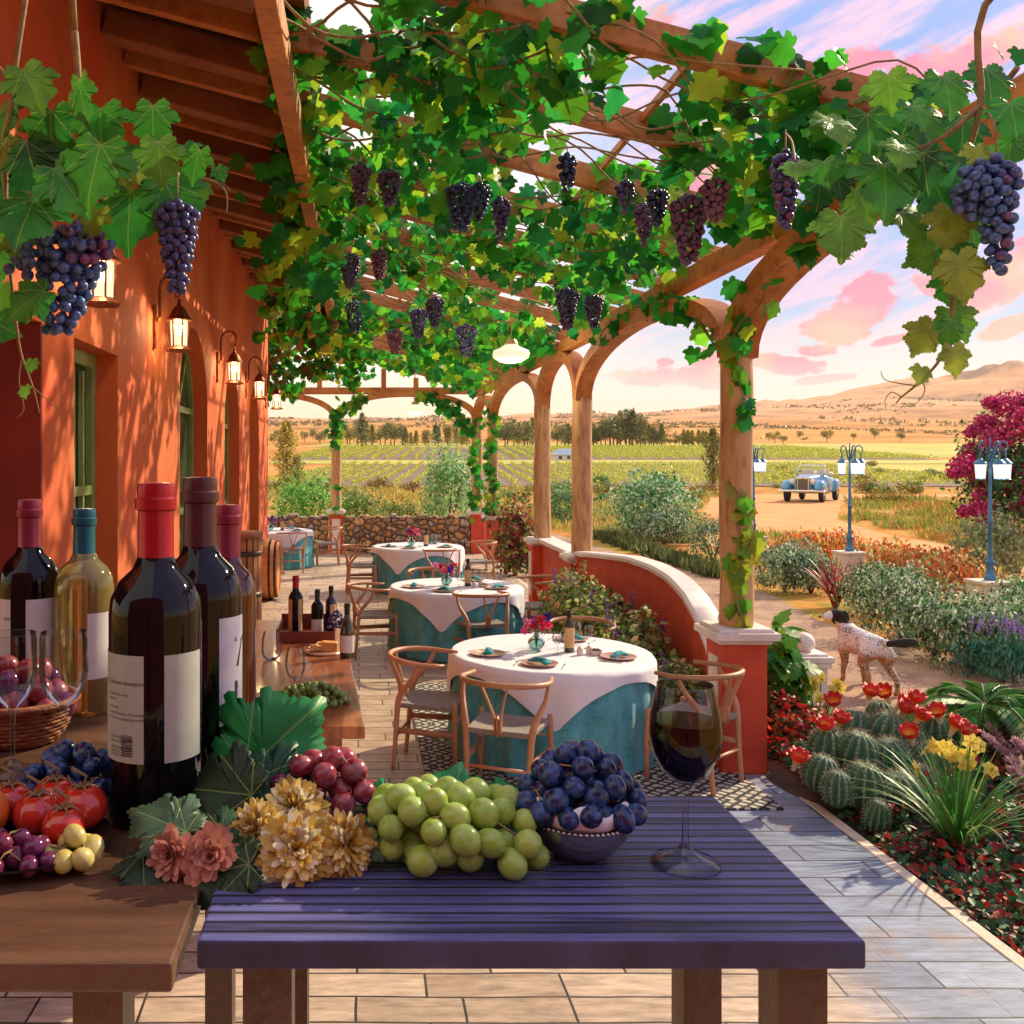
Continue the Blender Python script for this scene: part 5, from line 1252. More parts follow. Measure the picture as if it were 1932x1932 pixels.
while z < .104:
    h = g_.choice((.0005, .0009, .0014)); a0, a1 = R(-122), R(-106); V = []
    for i in range(7): a = a0 + (a1 - a0) * i / 6; V += [(P3[0] + rr_ * math.cos(a), P3[1] + rr_ * math.sin(a), FT + z), (P3[0] + rr_ * math.cos(a), P3[1] + rr_ * math.sin(a), FT + z + h)]
    b.raw(V, [(2 * i, 2 * i + 2, 2 * i + 3, 2 * i + 1) for i in range(6)]); z += h + g_.choice((.0006, .001))
b.build('barcode', ink, B3)
P4 = (-.197, 1.172, FT)
B4 = bottle('wine_bottle', P4, .376, .0515, blackg, capdark, 'tallest black wine bottle with a dark brown capsule, behind the red-capped one', label_z=(.22, .56), segs=[(-55, -2)], labelmt=mat('lilac_label', (.50, .50, .60), (.56, .56, .66), 30, .6), cap_z=.72, group='tall bottles in the foreground')
wrap(B4, [('7', .052, -30, .150), ('N', .052, -32, .098)], P4, .0515, ink, 'lettering')
b = MB(); V = []
for i in range(13): a = R(-54 + 46 * i / 12); V += [(P4[0] + .0527 * math.cos(a), P4[1] + .0527 * math.sin(a), FT + .088), (P4[0] + .0527 * math.cos(a), P4[1] + .0527 * math.sin(a), FT + .097)]
b.raw(V, [(2 * i, 2 * i + 2, 2 * i + 3, 2 * i + 1) for i in range(12)]); b.build('label_band', mat('copper_band', (.3, .1, .05), None, rough=.4), B4)
B5 = bottle('wine_bottle', (-.190, 1.37, FT), .333, .040, mat('garnet_bottle', (.05, .006, .004), (.10, .012, .006), 3, .05, coat=.5), capmar, 'smaller garnet bottle with a pink-maroon capsule, behind on the right', label_z=(.2, .3), segs=[(100, 140)], cap_z=.78, group='tall bottles in the foreground')
# glasses
wineglass((-.443, 1.215, FT), .178, .031, 'empty wine glass at the far left edge in front of the bottles', 'foreground glasses', mt=clear2, kr=.9)
wineglass((-.381, 1.225, FT), .178, .031, 'empty wine glass in front of the white wine bottle', 'foreground glasses', mt=clear2, kr=.9)
redwine = mat('red_wine', (.006, .001, .003), None, rough=.06, spec=.12)
wineglass((.3208, .942, FT), .1775, .0352, 'large glass half full of dark red wine standing on the purple slats', 'foreground glasses', mt=clear2, wine=(.1425, redwine), kr=.76, bowl=.54)
# basket with red fruit
wick = mat('wicker', (.22, .06, .025), (.42, .15, .06), 40, .6, bump=1, bscale=90, stretch=(1, 1, 2.5), bd=.004)
q = empty('fruit_basket', (-.495, 1.365, FT), 'small wicker basket behind the left glasses', 'basket')
b = MB()
for k in range(9): 
    z = .004 + k * .006; r_ = .062 + .022 * (k / 8) ** .7; b.tube([(-.495 + r_ * math.cos(2 * math.pi * i / 40), 1.365 + r_ * .9 * math.sin(2 * math.pi * i / 40), FT + z + .0012 * (1 if (i + k) % 2 else -1)) for i in range(41)], .0036, 6, cap=False)
b.build('basket_weave', wick, q, True)
b = MB(); b.lathe([(0, 0), (.06, 0), (.078, .052), (.07, .052), (.055, .01), (0, .01)], (-.495, 1.365, FT), 24); b.build('basket_lining', wick, q, True)
b = MB(); b.tube([(-.495 + .086 * math.cos(2 * math.pi * i / 40), 1.365 + .079 * math.sin(2 * math.pi * i / 40), FT + .057) for i in range(41)], .006, 8, cap=False); b.build('basket_rim', wick, q, True)
heap((-.495, 1.365, FT + .03), .072, .064, .085, .0185, G_RED, 34, 'heap of shiny red cherries and grapes in the wicker basket', 8, k=1.6, stems=False, group=None, name='cherry_heap', cat='cherries', mts=[(lambda p, g: g.random() < .3, G_WINE)])
# black grapes between the glasses and the big bottle
heap((-.335, 1.13, FT), .062, .05, .062, .0135, G_BLACK, 26, 'bunch of black grapes left of the largest bottle', 9, k=1.62)
# red grapes on the right of the bottles
heap((-.045, 1.085, FT), .068, .05, .070, .0138, G_RED, 30, 'bunch of red grapes between the green leaf and the yellow flowers', 12, k=1.7, mts=[(lambda p, g: p.x < -.085, G_WINE)])
# plate with tomatoes, orange, grapes
q = empty('fruit_plate', (-.345, .975, FT), 'dark plate of tomatoes and grapes in the bottom left corner', 'plate')
b = MB(); b.lathe([(0, 0), (.055, 0), (.07, .004), (.088, .013), (.0885, .0155), (.07, .009), (.05, .005), (0, .005)], (-.345, .975, FT), 48); b.build('dish', mat('black_plate', (.012, .010, .010), None, rough=.12), q, 'auto')
tomm = mat('tomato_skin', (.50, .020, .010), (.58, .04, .015), 5, .16, coat=.6); orm = mat('orange_peel', (.62, .10, .012), (.72, .16, .02), 30, .4, bump=.8, bscale=240, bd=.0015)
TZ = FT + .006
toms = [((-.296, 1.015), .0265, 'tomato at the right of the plate against the big bottle'), ((-.338, .998), .025, 'front middle tomato on the dark plate'), ((-.335, 1.045), .025, 'tomato behind the vine stems in the middle of the plate'), ((-.378, 1.032), .024, 'tomato at the left rear of the plate'), ((-.302, .972), .022, 'lowest tomato at the right front of the plate')]
for (x, y), r_, lb in toms:
    t = empty('tomato', (x, y, TZ), 'shiny red ' + lb, 'tomato', 'tomatoes on the plate'); b = MB()
    b.lathe([(1e-5, .04 * r_)] + [(r_ * math.sin(a) * (1 + .0 * a), r_ * (.92 - .92 * math.cos(a)) - (.22 * r_ * math.exp(-((math.pi - a) * 3.2) ** 2))) for a in np.linspace(.12, math.pi, 18)], (x, y, TZ), 32); b.build('tomato_flesh', tomm, t, True)
    b = MB(); zt_ = TZ + r_ * 1.66
    for k in range(6): a = k * 1.05; b.tube([(x, y, zt_), (x + .008 * math.cos(a), y + .008 * math.sin(a), zt_ + .004), (x + .016 * math.cos(a), y + .016 * math.sin(a), zt_ - .001)], [.0022, .0016, .0004], 5)
    b.tube([(x, y, zt_), (x + .004, y + .002, zt_ + .012), (x - .012, y + .004, zt_ + .02)], [.0018, .0016, .002], 6)
    b.build('calyx', stemm, t, True)
b = MB(); b.ball((-.392, .985, TZ + .028), .028, 16); tag(b.build('orange', orm, None, True), 'whole orange at the left edge of the fruit plate', 'orange')
heap((-.352, .925, FT + .003), .058, .030, .034, .0105, G_WINE, 18, 'small dark red grapes at the front of the fruit plate', 14, k=1.7)
heap((-.283, .938, FT + .003), .024, .022, .032, .0105, G_YEL, 7, 'small pale yellow grapes at the right front of the fruit plate', 15, k=1.7, stretch=1.15)
# green grapes, front centre
def gshape(x, y): return .060 * max(0, 1 - ((x + .02) / .108) ** 2 - (y / .075) ** 2) ** .5 + .012
heap((.104, .955, FT), .096, .058, .074, .0146, G_GREEN, 96, 'large bunch of pale green grapes in the front centre', 22, k=1.55, shape=gshape, avoid=(.222, .968, .067))
# silver bowl with black grapes
bc = Vector((.222, .968, FT)); q = empty('silver_bowl', bc, 'silver bowl with beaded rim and white lining right of the green grapes', 'bowl')
silv = mat('dark_silver', (.42, .40, .38), (.55, .53, .50), 9, .24, metal=.9)
b = MB(); b.lathe([(0, .0), (.026, .0), (.030, .004), (.038, .010), (.050, .026), (.053, .038), (.050, .038), (.045, .024), (.02, .008), (0, .008)], bc, 44); b.build('bowl_body', silv, q, 'auto')
b = MB()
for k in range(64): a = 2 * math.pi * k / 64; b.raw([(bc.x + .0545 * math.cos(a) + v[0] * .0021, bc.y + .0545 * math.sin(a) + v[1] * .0021, bc.z + .039 + v[2] * .0021) for v in ico1[0]], ico1[1])
b.build('beaded_rim', silv, q, True)
b = MB(); V = []; n = 60
for (r_, z, wv) in ((.040, .034, 0), (.0505, .042, .001), (.0525, .052, .0035), (.0515, .060, .006), (.048, .058, .005), (.040, .045, .002)):
    for k in range(n): a = 2 * math.pi * k / n; V.append((bc.x + r_ * math.cos(a), bc.y + r_ * math.sin(a), bc.z + z + wv * math.sin(a * 7 + 1)))
b.raw(V, [(i * n + k, i * n + (k + 1) % n, (i + 1) * n + (k + 1) % n, (i + 1) * n + k) for i in range(5) for k in range(n)]); b.build('napkin_lining', whitec, q, True)
def bshape(x, y): return .070 * max(0, 1 - (x / .062) ** 2 - (y / .052) ** 2) ** .6
heap((bc.x + .002, bc.y, FT + .038), .060, .050, .105, .0125, G_BLACK, 66, 'heap of blue-black grapes piled in the silver bowl', 31, k=1.56, shape=bshape)
heap((on(628, 1330, CT).x - .10, on(628, 1330, CT).y + .02, CT + .001), .17, .10, .10, .0165, G_DKGR, 85, 'bunch of green grapes behind the empty glass on the counter', 33, k=1.6)
hb = (-.20, 6.02, CT + .075); heap((hb[0] + .05, hb[1] - .0, CT + .075), .055, .05, .12, .013, G_DEEP, 30, 'small bunch of blue grapes hanging over the tray side on the counter', 35, k=1.6)

# chrysanthemums and leaves on the table
def mum(c, r, cols, nrm, label, group, seed, layers=6):
    rg = np.random.default_rng(seed); c = np.array(c); nrm = np.array(nrm, float); nrm /= np.linalg.norm(nrm)
    a = np.cross(nrm, [0, 0, 1.0]); a /= np.linalg.norm(a); b_ = np.cross(nrm, a); P_ = []; Nn = []; Tt = []; S_ = []; Cc = []
    root = empty('chrysanthemum', c, label, 'flower', group)
    for l in range(layers):
        n = (44 if layers > 4 else 24) - l * 3; el = l / (layers - 1) * 1.2; 
        for k in range(n):
            th = 2 * math.pi * (k + rg.uniform(-.4, .4)) / n; e = el + rg.normal(0, .1); d_ = (a * math.cos(th) + b_ * math.sin(th)) * math.cos(e) + nrm * math.sin(e)
            P_.append(c + nrm * r * .12 * l / layers); Tt.append(d_); Nn.append(nrm * math.cos(e) - (a * math.cos(th) + b_ * math.sin(th)) * math.sin(e) + rg.normal(0, .15, 3)); S_.append(r * (1.05 - .5 * l / layers) * rg.uniform(.85, 1.1)); Cc.append(np.array(cols[rg.integers(len(cols))]) * rg.uniform(.7, 1.25))
    leaves('petals', P_, S_, Nn, Tt, np.clip(Cc, 0, .95), PETAL, leafmat('petal', .3), root, width=(.62 if layers > 4 else 1.1))
    b = MB(); b.ball(c + nrm * r * .15, r * .16, 8); b.build('flower_centre', mat('flower_eye', (.08, .09, .02), (.2, .16, .03), 60, .9, bump=1), root, True)
    e = Vector(c); b = MB(); b.tube([e, e - Vector(nrm) * r * .5 - Vector((0, 0, .004)), Vector((e.x + .01, e.y + .03, FT + .004))], [.004, .003, .0025], 6); b.build('stem', MATS['stem_green'], root, True)
GOLD = [(.66, .44, .08), (.80, .62, .22), (.50, .28, .06), (.88, .80, .58)]; PINK = [(.55, .24, .18), (.62, .30, .22), (.5, .2, .14)]
for i, ((x, y), d, r_, nn, lb) in enumerate((((556, 1528), .985, .034, (-.05, -.8, .75), 'golden yellow chrysanthemum, highest of the cluster'), ((489, 1566), .95, .031, (-.5, -.8, .5), 'golden yellow chrysanthemum at the left of the cluster'), ((558, 1606), .915, .037, (.05, -.9, .5), 'largest golden chrysanthemum in the front of the cluster'), ((652, 1594), .93, .032, (.5, -.8, .45), 'golden yellow chrysanthemum at the right of the cluster'))):
    mum(W(x, y, d), r_, GOLD, nn, lb, 'golden chrysanthemums', 60 + i)
for i, ((x, y), d, r_, nn, lb) in enumerate((((325, 1612), .92, .026, (-.3, -.9, .4), 'small pink chrysanthemum on the left'), ((398, 1616), .91, .029, (.1, -.9, .4), 'small pink chrysanthemum on the right next to the golden ones'))):
    mum(W(x, y, d), r_, PINK, nn, lb, 'pink chrysanthemums', 70 + i, 4)
LH = leafmat('grape_leaf_near', .30, .42, True)
def one_leaf(name, p, size, n, t, col, label, group=None, width=1.0):
    o = leaves(name, [p], size, [n], [t], [col], LEAF_HI, LH, None, luv=True, width=width); tag(o, label, 'leaf', group)
    s = o.modifiers.new('solid', 'SOLIDIFY'); s.thickness = .0006
    return o
one_leaf('grape_leaf', W(462, 1455, 1.09), .118, (.1, -1, .25), (.85, 0, .75), (.02, .30, .07), 'big bright green grape leaf leaning against the bottles', width=1.05)
one_leaf('grape_leaf', W(478, 1470, 1.06), .085, (.1, -1, .6), (.6, .1, -.30), (.012, .10, .05), 'dark bluish green leaf under the big bright leaf')
one_leaf('grape_leaf', W(475, 1500, 1.02), .085, (-.3, -1, .5), (-.7, 0, .1), (.025, .06, .025), 'dark olive leaf right of the big bottle foot')
one_leaf('grape_leaf', W(440, 1600, .95), .075, (0, -.6, 1), (-1, .1, .25), (.02, .07, .03), 'dark leaf under the golden flowers on the left')
one_leaf('grape_leaf', W(352, 1570, .94), .07, (.1, -.5, 1), (-1, .4, .3), (.07, .14, .08), 'curled grey-green leaf before the biggest bottle')
one_leaf('grape_leaf', W(470, 1630, .9), .07, (-.2, -.7, .8), (-1, -.1, -.1), (.02, .055, .02), 'dark leaf behind the pink flowers')
one_leaf('grape_leaf', W(700, 1530, 1.06), .055, (0, -.8, .7), (1, 0, .25), (.02, .32, .10), 'bright leaf between the red and the green grapes')
one_leaf('grape_leaf', W(850, 1535, 1.04), .06, (0, -.8, .6), (.2, .2, .8), (.02, .30, .09), 'bright leaf standing behind the green grapes')
one_leaf('grape_leaf', W(905, 1545, 1.03), .062, (0, -.9, .5), (.9, 0, .55), (.02, .34, .08), 'bright leaf right behind the green grapes beside the bowl')
one_leaf('grape_leaf', W(700, 1600, .93), .045, (0, -.6, .8), (.4, .3, .3), (.05, .12, .05), 'small dull leaf between golden flowers and green grapes')
one_leaf('grape_leaf', W(270, 1610, .93), .05, (0, -.5, 1), (.2, -1, .0), (.02, .06, .03), 'dark leaf lying before the fruit plate')
# ================================================================ GARDEN
def gp(x, y, z=-.06): a, b = GP(x, y, z); return (a, b, z)
SG = 'sage green garden shrub '
SAGED = [(.18, .32, .15), (.36, .48, .30), (.58, .64, .52), (.05, .14, .06), (.03, .08, .03), (.12, .28, .09)]
hed = [((1478, 1118), .46, .78, 'beside the pergola column, leftmost of the hedge'), ((1530, 1120), .42, .66, 'left of the red spiky plant'), ((1648, 1164), .46, .74, 'right of the red spiky plant'),
       ((1700, 1204), .50, .84, 'right behind the tail of the dog'), ((1764, 1238), .50, .74, 'between the dog and the lavender'), ((1826, 1262), .48, .70, 'just left of the lavender'), ((1915, 1255), .48, .72, 'behind the lavender at the right edge'),
       ((1500, 1092), .5, .62, 'in the rear row next to the column'), ((1700, 1150), .45, .58, 'in the rear row right of the middle lamp post'), ((1972, 1225), .5, .7, 'in the rear row at the right picture edge')]
for i, ((x, y), r_, h, lb) in enumerate(hed):
    bush('sage_shrub', gp(x, y), (r_, r_ * .95, h), 3000, .05, SAGED, SG + lb, 'shrub', 'sage shrubs of the hedge', 100 + i, upright=1.1, lump=.5)
bush('sage_shrub', gp(1232, 1018), (1.15, 1.1, 1.8), 5200, .10, [(.36, .58, .30), (.56, .68, .46), (.10, .34, .12), (.04, .18, .06)], 'large rounded pale green bush between the pergola columns', 'shrub', None, 121, lump=.4)
bush('sage_shrub', gp(1252, 1028), (.85, .7, .95), 2600, .07, SAGED, 'grey-green shrub in front of the large pale bush', 'shrub', None, 122, upright=.6)
bush('sage_shrub', gp(1345, 1062), (.52, .5, .98), 2600, .055, SAGED, 'grey-green shrub just left of the nearest tall column', 'shrub', None, 123, upright=.8)
bush('green_bush', (W(845, 0, 25.0).x, 25.0, -.06), (.72, .8, 2.45), 4500, .09, [(.20, .50, .16), (.40, .64, .28), (.06, .28, .08), (.58, .70, .42)], 'tall pale green bush behind the stone wall beside the end pillar', 'shrub', None, 124, lump=.4, upright=.4)
bush('green_bush', (W(578, 0, 24.5).x, 24.5, -.06), (.95, .8, 1.75), 4200, .09, [(.14, .52, .08), (.30, .64, .14), (.05, .28, .04), (.46, .64, .2)], 'bright green bush behind the stone wall left of the end pillar', 'shrub', None, 125, lump=.4)
bush('green_bush', (W(672, 0, 25.5).x, 25.5, -.06), (.75, .6, 1.35), 2600, .09, [(.22, .38, .08), (.38, .46, .14), (.10, .22, .05)], 'yellowish green bush behind the stone wall right of the end pillar', 'shrub', None, 126, lump=.45)
bush('green_bush', (W(750, 0, 27).x, 27, -.06), (.9, .6, 1.0), 2000, .09, YELG + MIDG, 'low mixed bush behind the middle of the stone wall', 'shrub', None, 127)
bush('green_bush', (W(1062, 0, 31).x, 31, -.06), (.8, .7, 1.35), 2400, .10, [(.20, .38, .14), (.34, .48, .24), (.08, .22, .06)], 'green bush seen between the two middle columns', 'shrub', None, 128, lump=.4)
bush('vine_bush', (W(972, 0, 17.3).x, 17.3, -.06), (.36, .5, 1.35), 2300, .10, [(.38, .06, .04), (.42, .34, .06), (.10, .06, .03), (.22, .28, .05), (.45, .10, .12), (.06, .14, .03)], 'autumn red and yellow vine bush in the gap beside the far red bases', 'shrub', None, 129, tm=OV, lump=.5)
RC = [(.62, .12, .03), (.76, .34, .08), (.50, .10, .03), (.72, .48, .14), (.40, .36, .08)]
for i, (x, y, lb) in enumerate(((1520, 1055, 'left of the middle lamp post'), (1570, 1052, 'just left behind the middle lamp post pedestal'), (1665, 1078, 'right of the middle lamp post'), (1720, 1092, 'in the middle between the two lamp posts'), (1780, 1112, 'left of the nearest lamp post'))):
    bush('red_shrub', gp(x, y), (.75, .6, .55), 900, .10, RC, 'low rusty red shrub ' + lb, 'shrub', 'rusty red shrubs', 140 + i, upright=1.2, lump=.5)
# lavender, salvia bed with spikes
def spikes(root, pts, h, cols, seed):
    rg = np.random.default_rng(seed); P_ = []; Nn = []; Tt = []; b = MB()
    for (x, y, z) in pts:
        tilt = rg.normal(0, .12, 2); b.tube([(x, y, z - h * 1.2), (x + tilt[0] * h, y + tilt[1] * h, z + h)], .003, 4)
        for k in range(26): t = k / 26; a = rg.uniform(0, 6.28); P_.append((x + tilt[0] * h * t, y + tilt[1] * h * t, z + h * t)); Tt.append((math.cos(a), math.sin(a), .6)); Nn.append(rg.normal(0, 1, 3))
    b.build('flower_stem', MATS['stem_green'], root, True); leaves('flower_spike', P_, h * .16, Nn, Tt, pal(len(P_), cols, .2, rg), OV, leafmat('petal', .3), root, width=1.2)
VIO = [(.22, .06, .45), (.32, .10, .55), (.14, .04, .32)]
c = gp(1890, 1288); lv = bush('lavender', c, (.36, .34, .42), 2400, .07, [(.05, .22, .16), (.10, .32, .22), (.03, .14, .08)], 'lavender plant with violet flower spikes at the right edge of the path', 'lavender', None, 150, upright=2.0, width=.35)
rg_ = np.random.default_rng(3); spikes(lv, [(c[0] + rg_.uniform(-.32, .32), c[1] + rg_.uniform(-.25, .25), .36 + rg_.uniform(0, .16)) for _ in range(46)], .10, [(.30, .14, .62), (.42, .22, .72), (.22, .08, .5)], 4)
for i, (x, y, rx, h, lb) in enumerate(((2.44, 7.35, .22, .52, 'nearest the big red pillar'), (2.26, 7.95, .32, .72, 'behind the right chair of the nearest table'), (2.18, 8.65, .34, .82, 'in the middle of the curved wall'), (2.20, 9.35, .34, .84, 'toward the middle columns'), (2.26, 10.05, .30, .84, 'farthest along the curved wall'))):
    q = bush('salvia_plant', (x, y, .002), (rx * 1.1, .45, h * 1.06), 2600, .062, [(.20, .34, .07), (.40, .48, .14), (.08, .18, .04), (.40, .24, .14), (.54, .56, .22), (.12, .24, .05)], 'green and reddish salvia with purple spikes ' + lb, 'salvia', 'salvia plants along the red curved wall', 160 + i, tm=OV, lump=.3)
    rg2 = np.random.default_rng(200 + i); spikes(q, [(x + rg2.uniform(-rx, rx) * .9, y + rg2.uniform(-.3, .3), h * rg2.uniform(.72, .98)) for _ in range(6)], .15, VIO, 210 + i)
# spiky red plant
def blades(root, c, n, L_, w, cols, seed, spread=.8, arch=1.2, name='blades', up=1.0, gloss=.3):
    rg = np.random.default_rng(seed); V = []; F_ = []; C = []
    for i in range(n):
        a = rg.uniform(0, 6.283); l = L_ * rg.uniform(.6, 1.1); s = spread * rg.uniform(.15, 1.0) ** .8; col = np.array(cols[rg.integers(len(cols))]) * rg.uniform(.75, 1.25); side = np.array([-math.sin(a), math.cos(a), 0]); out = np.array([math.cos(a), math.sin(a), 0]); K = 7; base = len(V); p = np.array(c, float) + out * .03 * rg.random()
        for k in range(K + 1):
            t = k / K; q = p + out * l * s * (t ** 1.3) + np.array([0, 0, 1]) * l * up * (t - arch * s * .5 * t ** 2.4); q[2] = max(q[2], c[2] + .004); ww = w * (1 - t) ** .7 * (.7 + .6 * math.sin(math.pi * min(1, t + .2)))
            V += [tuple(q - side * ww), tuple(q + side * ww)]; C += [list(col) + [1]] * 2
        for k in range(K): F_.append((base + 2 * k, base + 2 * k + 1, base + 2 * k + 3, base + 2 * k + 2))
    return link_mesh(name, V, F_, leafmat('blade', .3, .4), root, True, {'tint': ('FLOAT_COLOR', C)})
c = gp(1576, 1146); q = empty('flax_plant', c, 'spiky dark red flax plant beside the path behind the dog', 'flax'); blades(q, c, 60, .95, .028, [(.32, .03, .04), (.45, .08, .07), (.2, .02, .03)], 5)
# daffodils
def daffodil(c, heads, n, L_, label, seed, spread=.9):
    q = empty('daffodil_clump', c, label, 'daffodils'); blades(q, c, n, L_, .010, [(.06, .26, .04), (.14, .38, .06), (.30, .46, .12), (.04, .18, .03)], seed, spread, 1.3)
    rg = np.random.default_rng(seed + 1); b = MB(); 
    for p in heads: b.tube(spline([c, (Vector(c) * .45 + Vector(p) * .55) + Vector((0, 0, .04)), Vector(p) + Vector((0, .01, .0))], 4), .0045, 5)
    b.build('flower_stem', MATS['stem_green'], q, True)
    for p in heads:
        f = np.array([rg.normal(0, .5), -1, rg.normal(.1, .3)]); f /= np.linalg.norm(f); a = np.cross(f, [0, 0, 1.0]); a /= np.linalg.norm(a); b_ = np.cross(f, a); P_ = []; Nn = []; Tt = []
        for k in range(6): th = k * math.pi / 3 + .3; d_ = a * math.cos(th) + b_ * math.sin(th); P_.append(p); Tt.append(d_ + f * .2); Nn.append(f)
        for k in range(6): th = k * math.pi / 3; d_ = a * math.cos(th) + b_ * math.sin(th); P_.append(np.array(p) + d_ * .006); Tt.append(f + d_ * .3); Nn.append(d_)
        leaves('daffodil_flower', P_, np.array([.052] * 6 + [.026] * 6), Nn, Tt, pal(12, [(.78, .62, .10), (.85, .72, .16)], .08, rg), OV, leafmat('petal', .3), q, width=1.5)
z8 = lambda zx, zy, d: W(1416.6 + zx * .3, 1094.7 + zy * .3, d)
c = gp(1545, 1388); daffodil(c, [z8(x, y, 7.2 + .05 * (i % 3)) for i, (x, y) in enumerate(((350, 625), (400, 680), (445, 615), (430, 740), (520, 700), (560, 680), (350, 690), (395, 640), (540, 650), (730, 865)))], 60, .42, 'daffodil clump with pale yellow flowers left of the cactus cluster', 11, .7)
c = gp(1806, 1618); daffodil(c, [z8(x, y, 5.2 + .06 * (i % 3)) for i, (x, y) in enumerate(((1110, 1060), (1150, 1040), (1200, 1055), (1270, 1100), (1390, 1020), (1430, 1040), (1330, 1150), (1380, 1165), (1510, 1190), (1040, 1185), (1240, 1060), (1360, 1105)))], 110, .80, 'large daffodil clump with long arching leaves at the bottom right', 12, .95)
# cactus cluster
mound = MB(); V = []; F_ = []
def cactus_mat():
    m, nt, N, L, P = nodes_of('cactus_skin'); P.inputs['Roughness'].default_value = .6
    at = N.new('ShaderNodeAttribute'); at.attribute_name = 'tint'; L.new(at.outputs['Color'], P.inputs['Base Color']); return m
CM = cactus_mat(); spn = mat('cactus_spine', (.55, .48, .36), (.7, .62, .48), 20, .7)
cacc = gp(1650, 1500); CR = empty('cactus_cluster', (cacc[0], cacc[1], -.06), 'cluster of round ribbed cacti with red flowers in the garden bed', 'cactus')
def globe_mesh(seed):
    ribs = 13; n = ribs * 6; K = 16; V = []; C = []; F_ = []; rr = random.Random(seed)
    for i in range(K + 1):
        ph = math.pi * i / K; 
        for k in range(n):
            a = 2 * math.pi * k / n; rib = abs(math.sin(a * ribs / 2)) ; r_ = math.sin(ph) * (.80 + .20 * (1 - (1 - rib) ** 2)); V.append((r_ * math.cos(a), r_ * math.sin(a), math.cos(ph) * (1.0 - .12 * math.exp(-(ph * 4) ** 2))))
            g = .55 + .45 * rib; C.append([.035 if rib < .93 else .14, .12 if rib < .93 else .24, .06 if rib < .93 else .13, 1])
    for i in range(K):
        for k in range(n): F_.append((i * n + k, (i + 1) * n + k, (i + 1) * n + (k + 1) % n, i * n + (k + 1) % n))
    S = MB()
    for j in range(ribs):
        a = 2 * math.pi * (j + .5) / ribs
        for i in range(1, 12):
            ph = math.pi * i / 16 + .05; c_ = Vector((math.sin(ph) * math.cos(a), math.sin(ph) * math.sin(a), math.cos(ph) * .98))
            for q_ in range(5):
                d_ = (c_ + Vector((rr.uniform(-.8, .8), rr.uniform(-.8, .8), rr.uniform(-.7, .8)))).normalized(); t1 = c_.cross(d_).normalized() * .010; e = c_ + d_ * rr.uniform(.16, .30); S.raw([c_ - t1, c_ + t1, e], [(0, 1, 2)])
    return V, F_, C, S
gm = globe_mesh(1)
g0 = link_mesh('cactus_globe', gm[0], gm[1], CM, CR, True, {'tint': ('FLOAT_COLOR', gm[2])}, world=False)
s0 = link_mesh('spines', gm[3].V, gm[3].F, spn, g0, False, world=False)
for i, (zx, zy, r_, d, k) in enumerate(((490, 1060, 33, 6.1, 1.05), (665, 1090, 34, 6.0, 1.1), (880, 1130, 32, 6.0, 1.15), (440, 1220, 29, 5.8, 1.1), (545, 1315, 25, 5.6, 1.2), (715, 1300, 35, 5.65, 1.15), (935, 1370, 40, 5.7, 1.1), (790, 1490, 21, 5.42, 1.4), (650, 935, 29, 6.4, 1.1), (850, 970, 34, 6.3, 1.1), (1120, 945, 28, 6.4, 1.1), (820, 855, 25, 6.6, 1.0), (1110, 1160, 32, 6.1, 1.1), (985, 1040, 30, 6.25, 1.1), (1080, 1290, 30, 5.85, 1.1))):
    p = z8(zx, zy, d); o = g0 if i == 0 else g0.copy()
    if i: COL.objects.link(o); setparent(o, CR); s = s0.copy(); COL.objects.link(s); setparent(s, o)
    r = 1.14 * r_ * d / F0; o.location = p - CR.location; o.scale = (r, r, r * k); o.rotation_euler = (rnd.uniform(-.25, .1), rnd.uniform(-.2, .2), rnd.uniform(0, 6))
n = 20; V = []; F_ = []
for i in range(n + 1):
    for j in range(n + 1):
        u = i / n * 2 - 1; v = j / n * 2 - 1; h = max(0, 1 - u * u - v * v) ** .7 * .20 * (1 + .5 * v) - .01; V.append((3.42 + u * .85, 6.12 + v * .95, -.06 + h))
for i in range(n):
    for j in range(n): a = i * (n + 1) + j; F_.append((a, a + n + 1, a + n + 2, a + 1))
tag(link_mesh('soil_mound', V, F_, soil, None, True), kind='structure')
P_ = []; rg = np.random.default_rng(9)
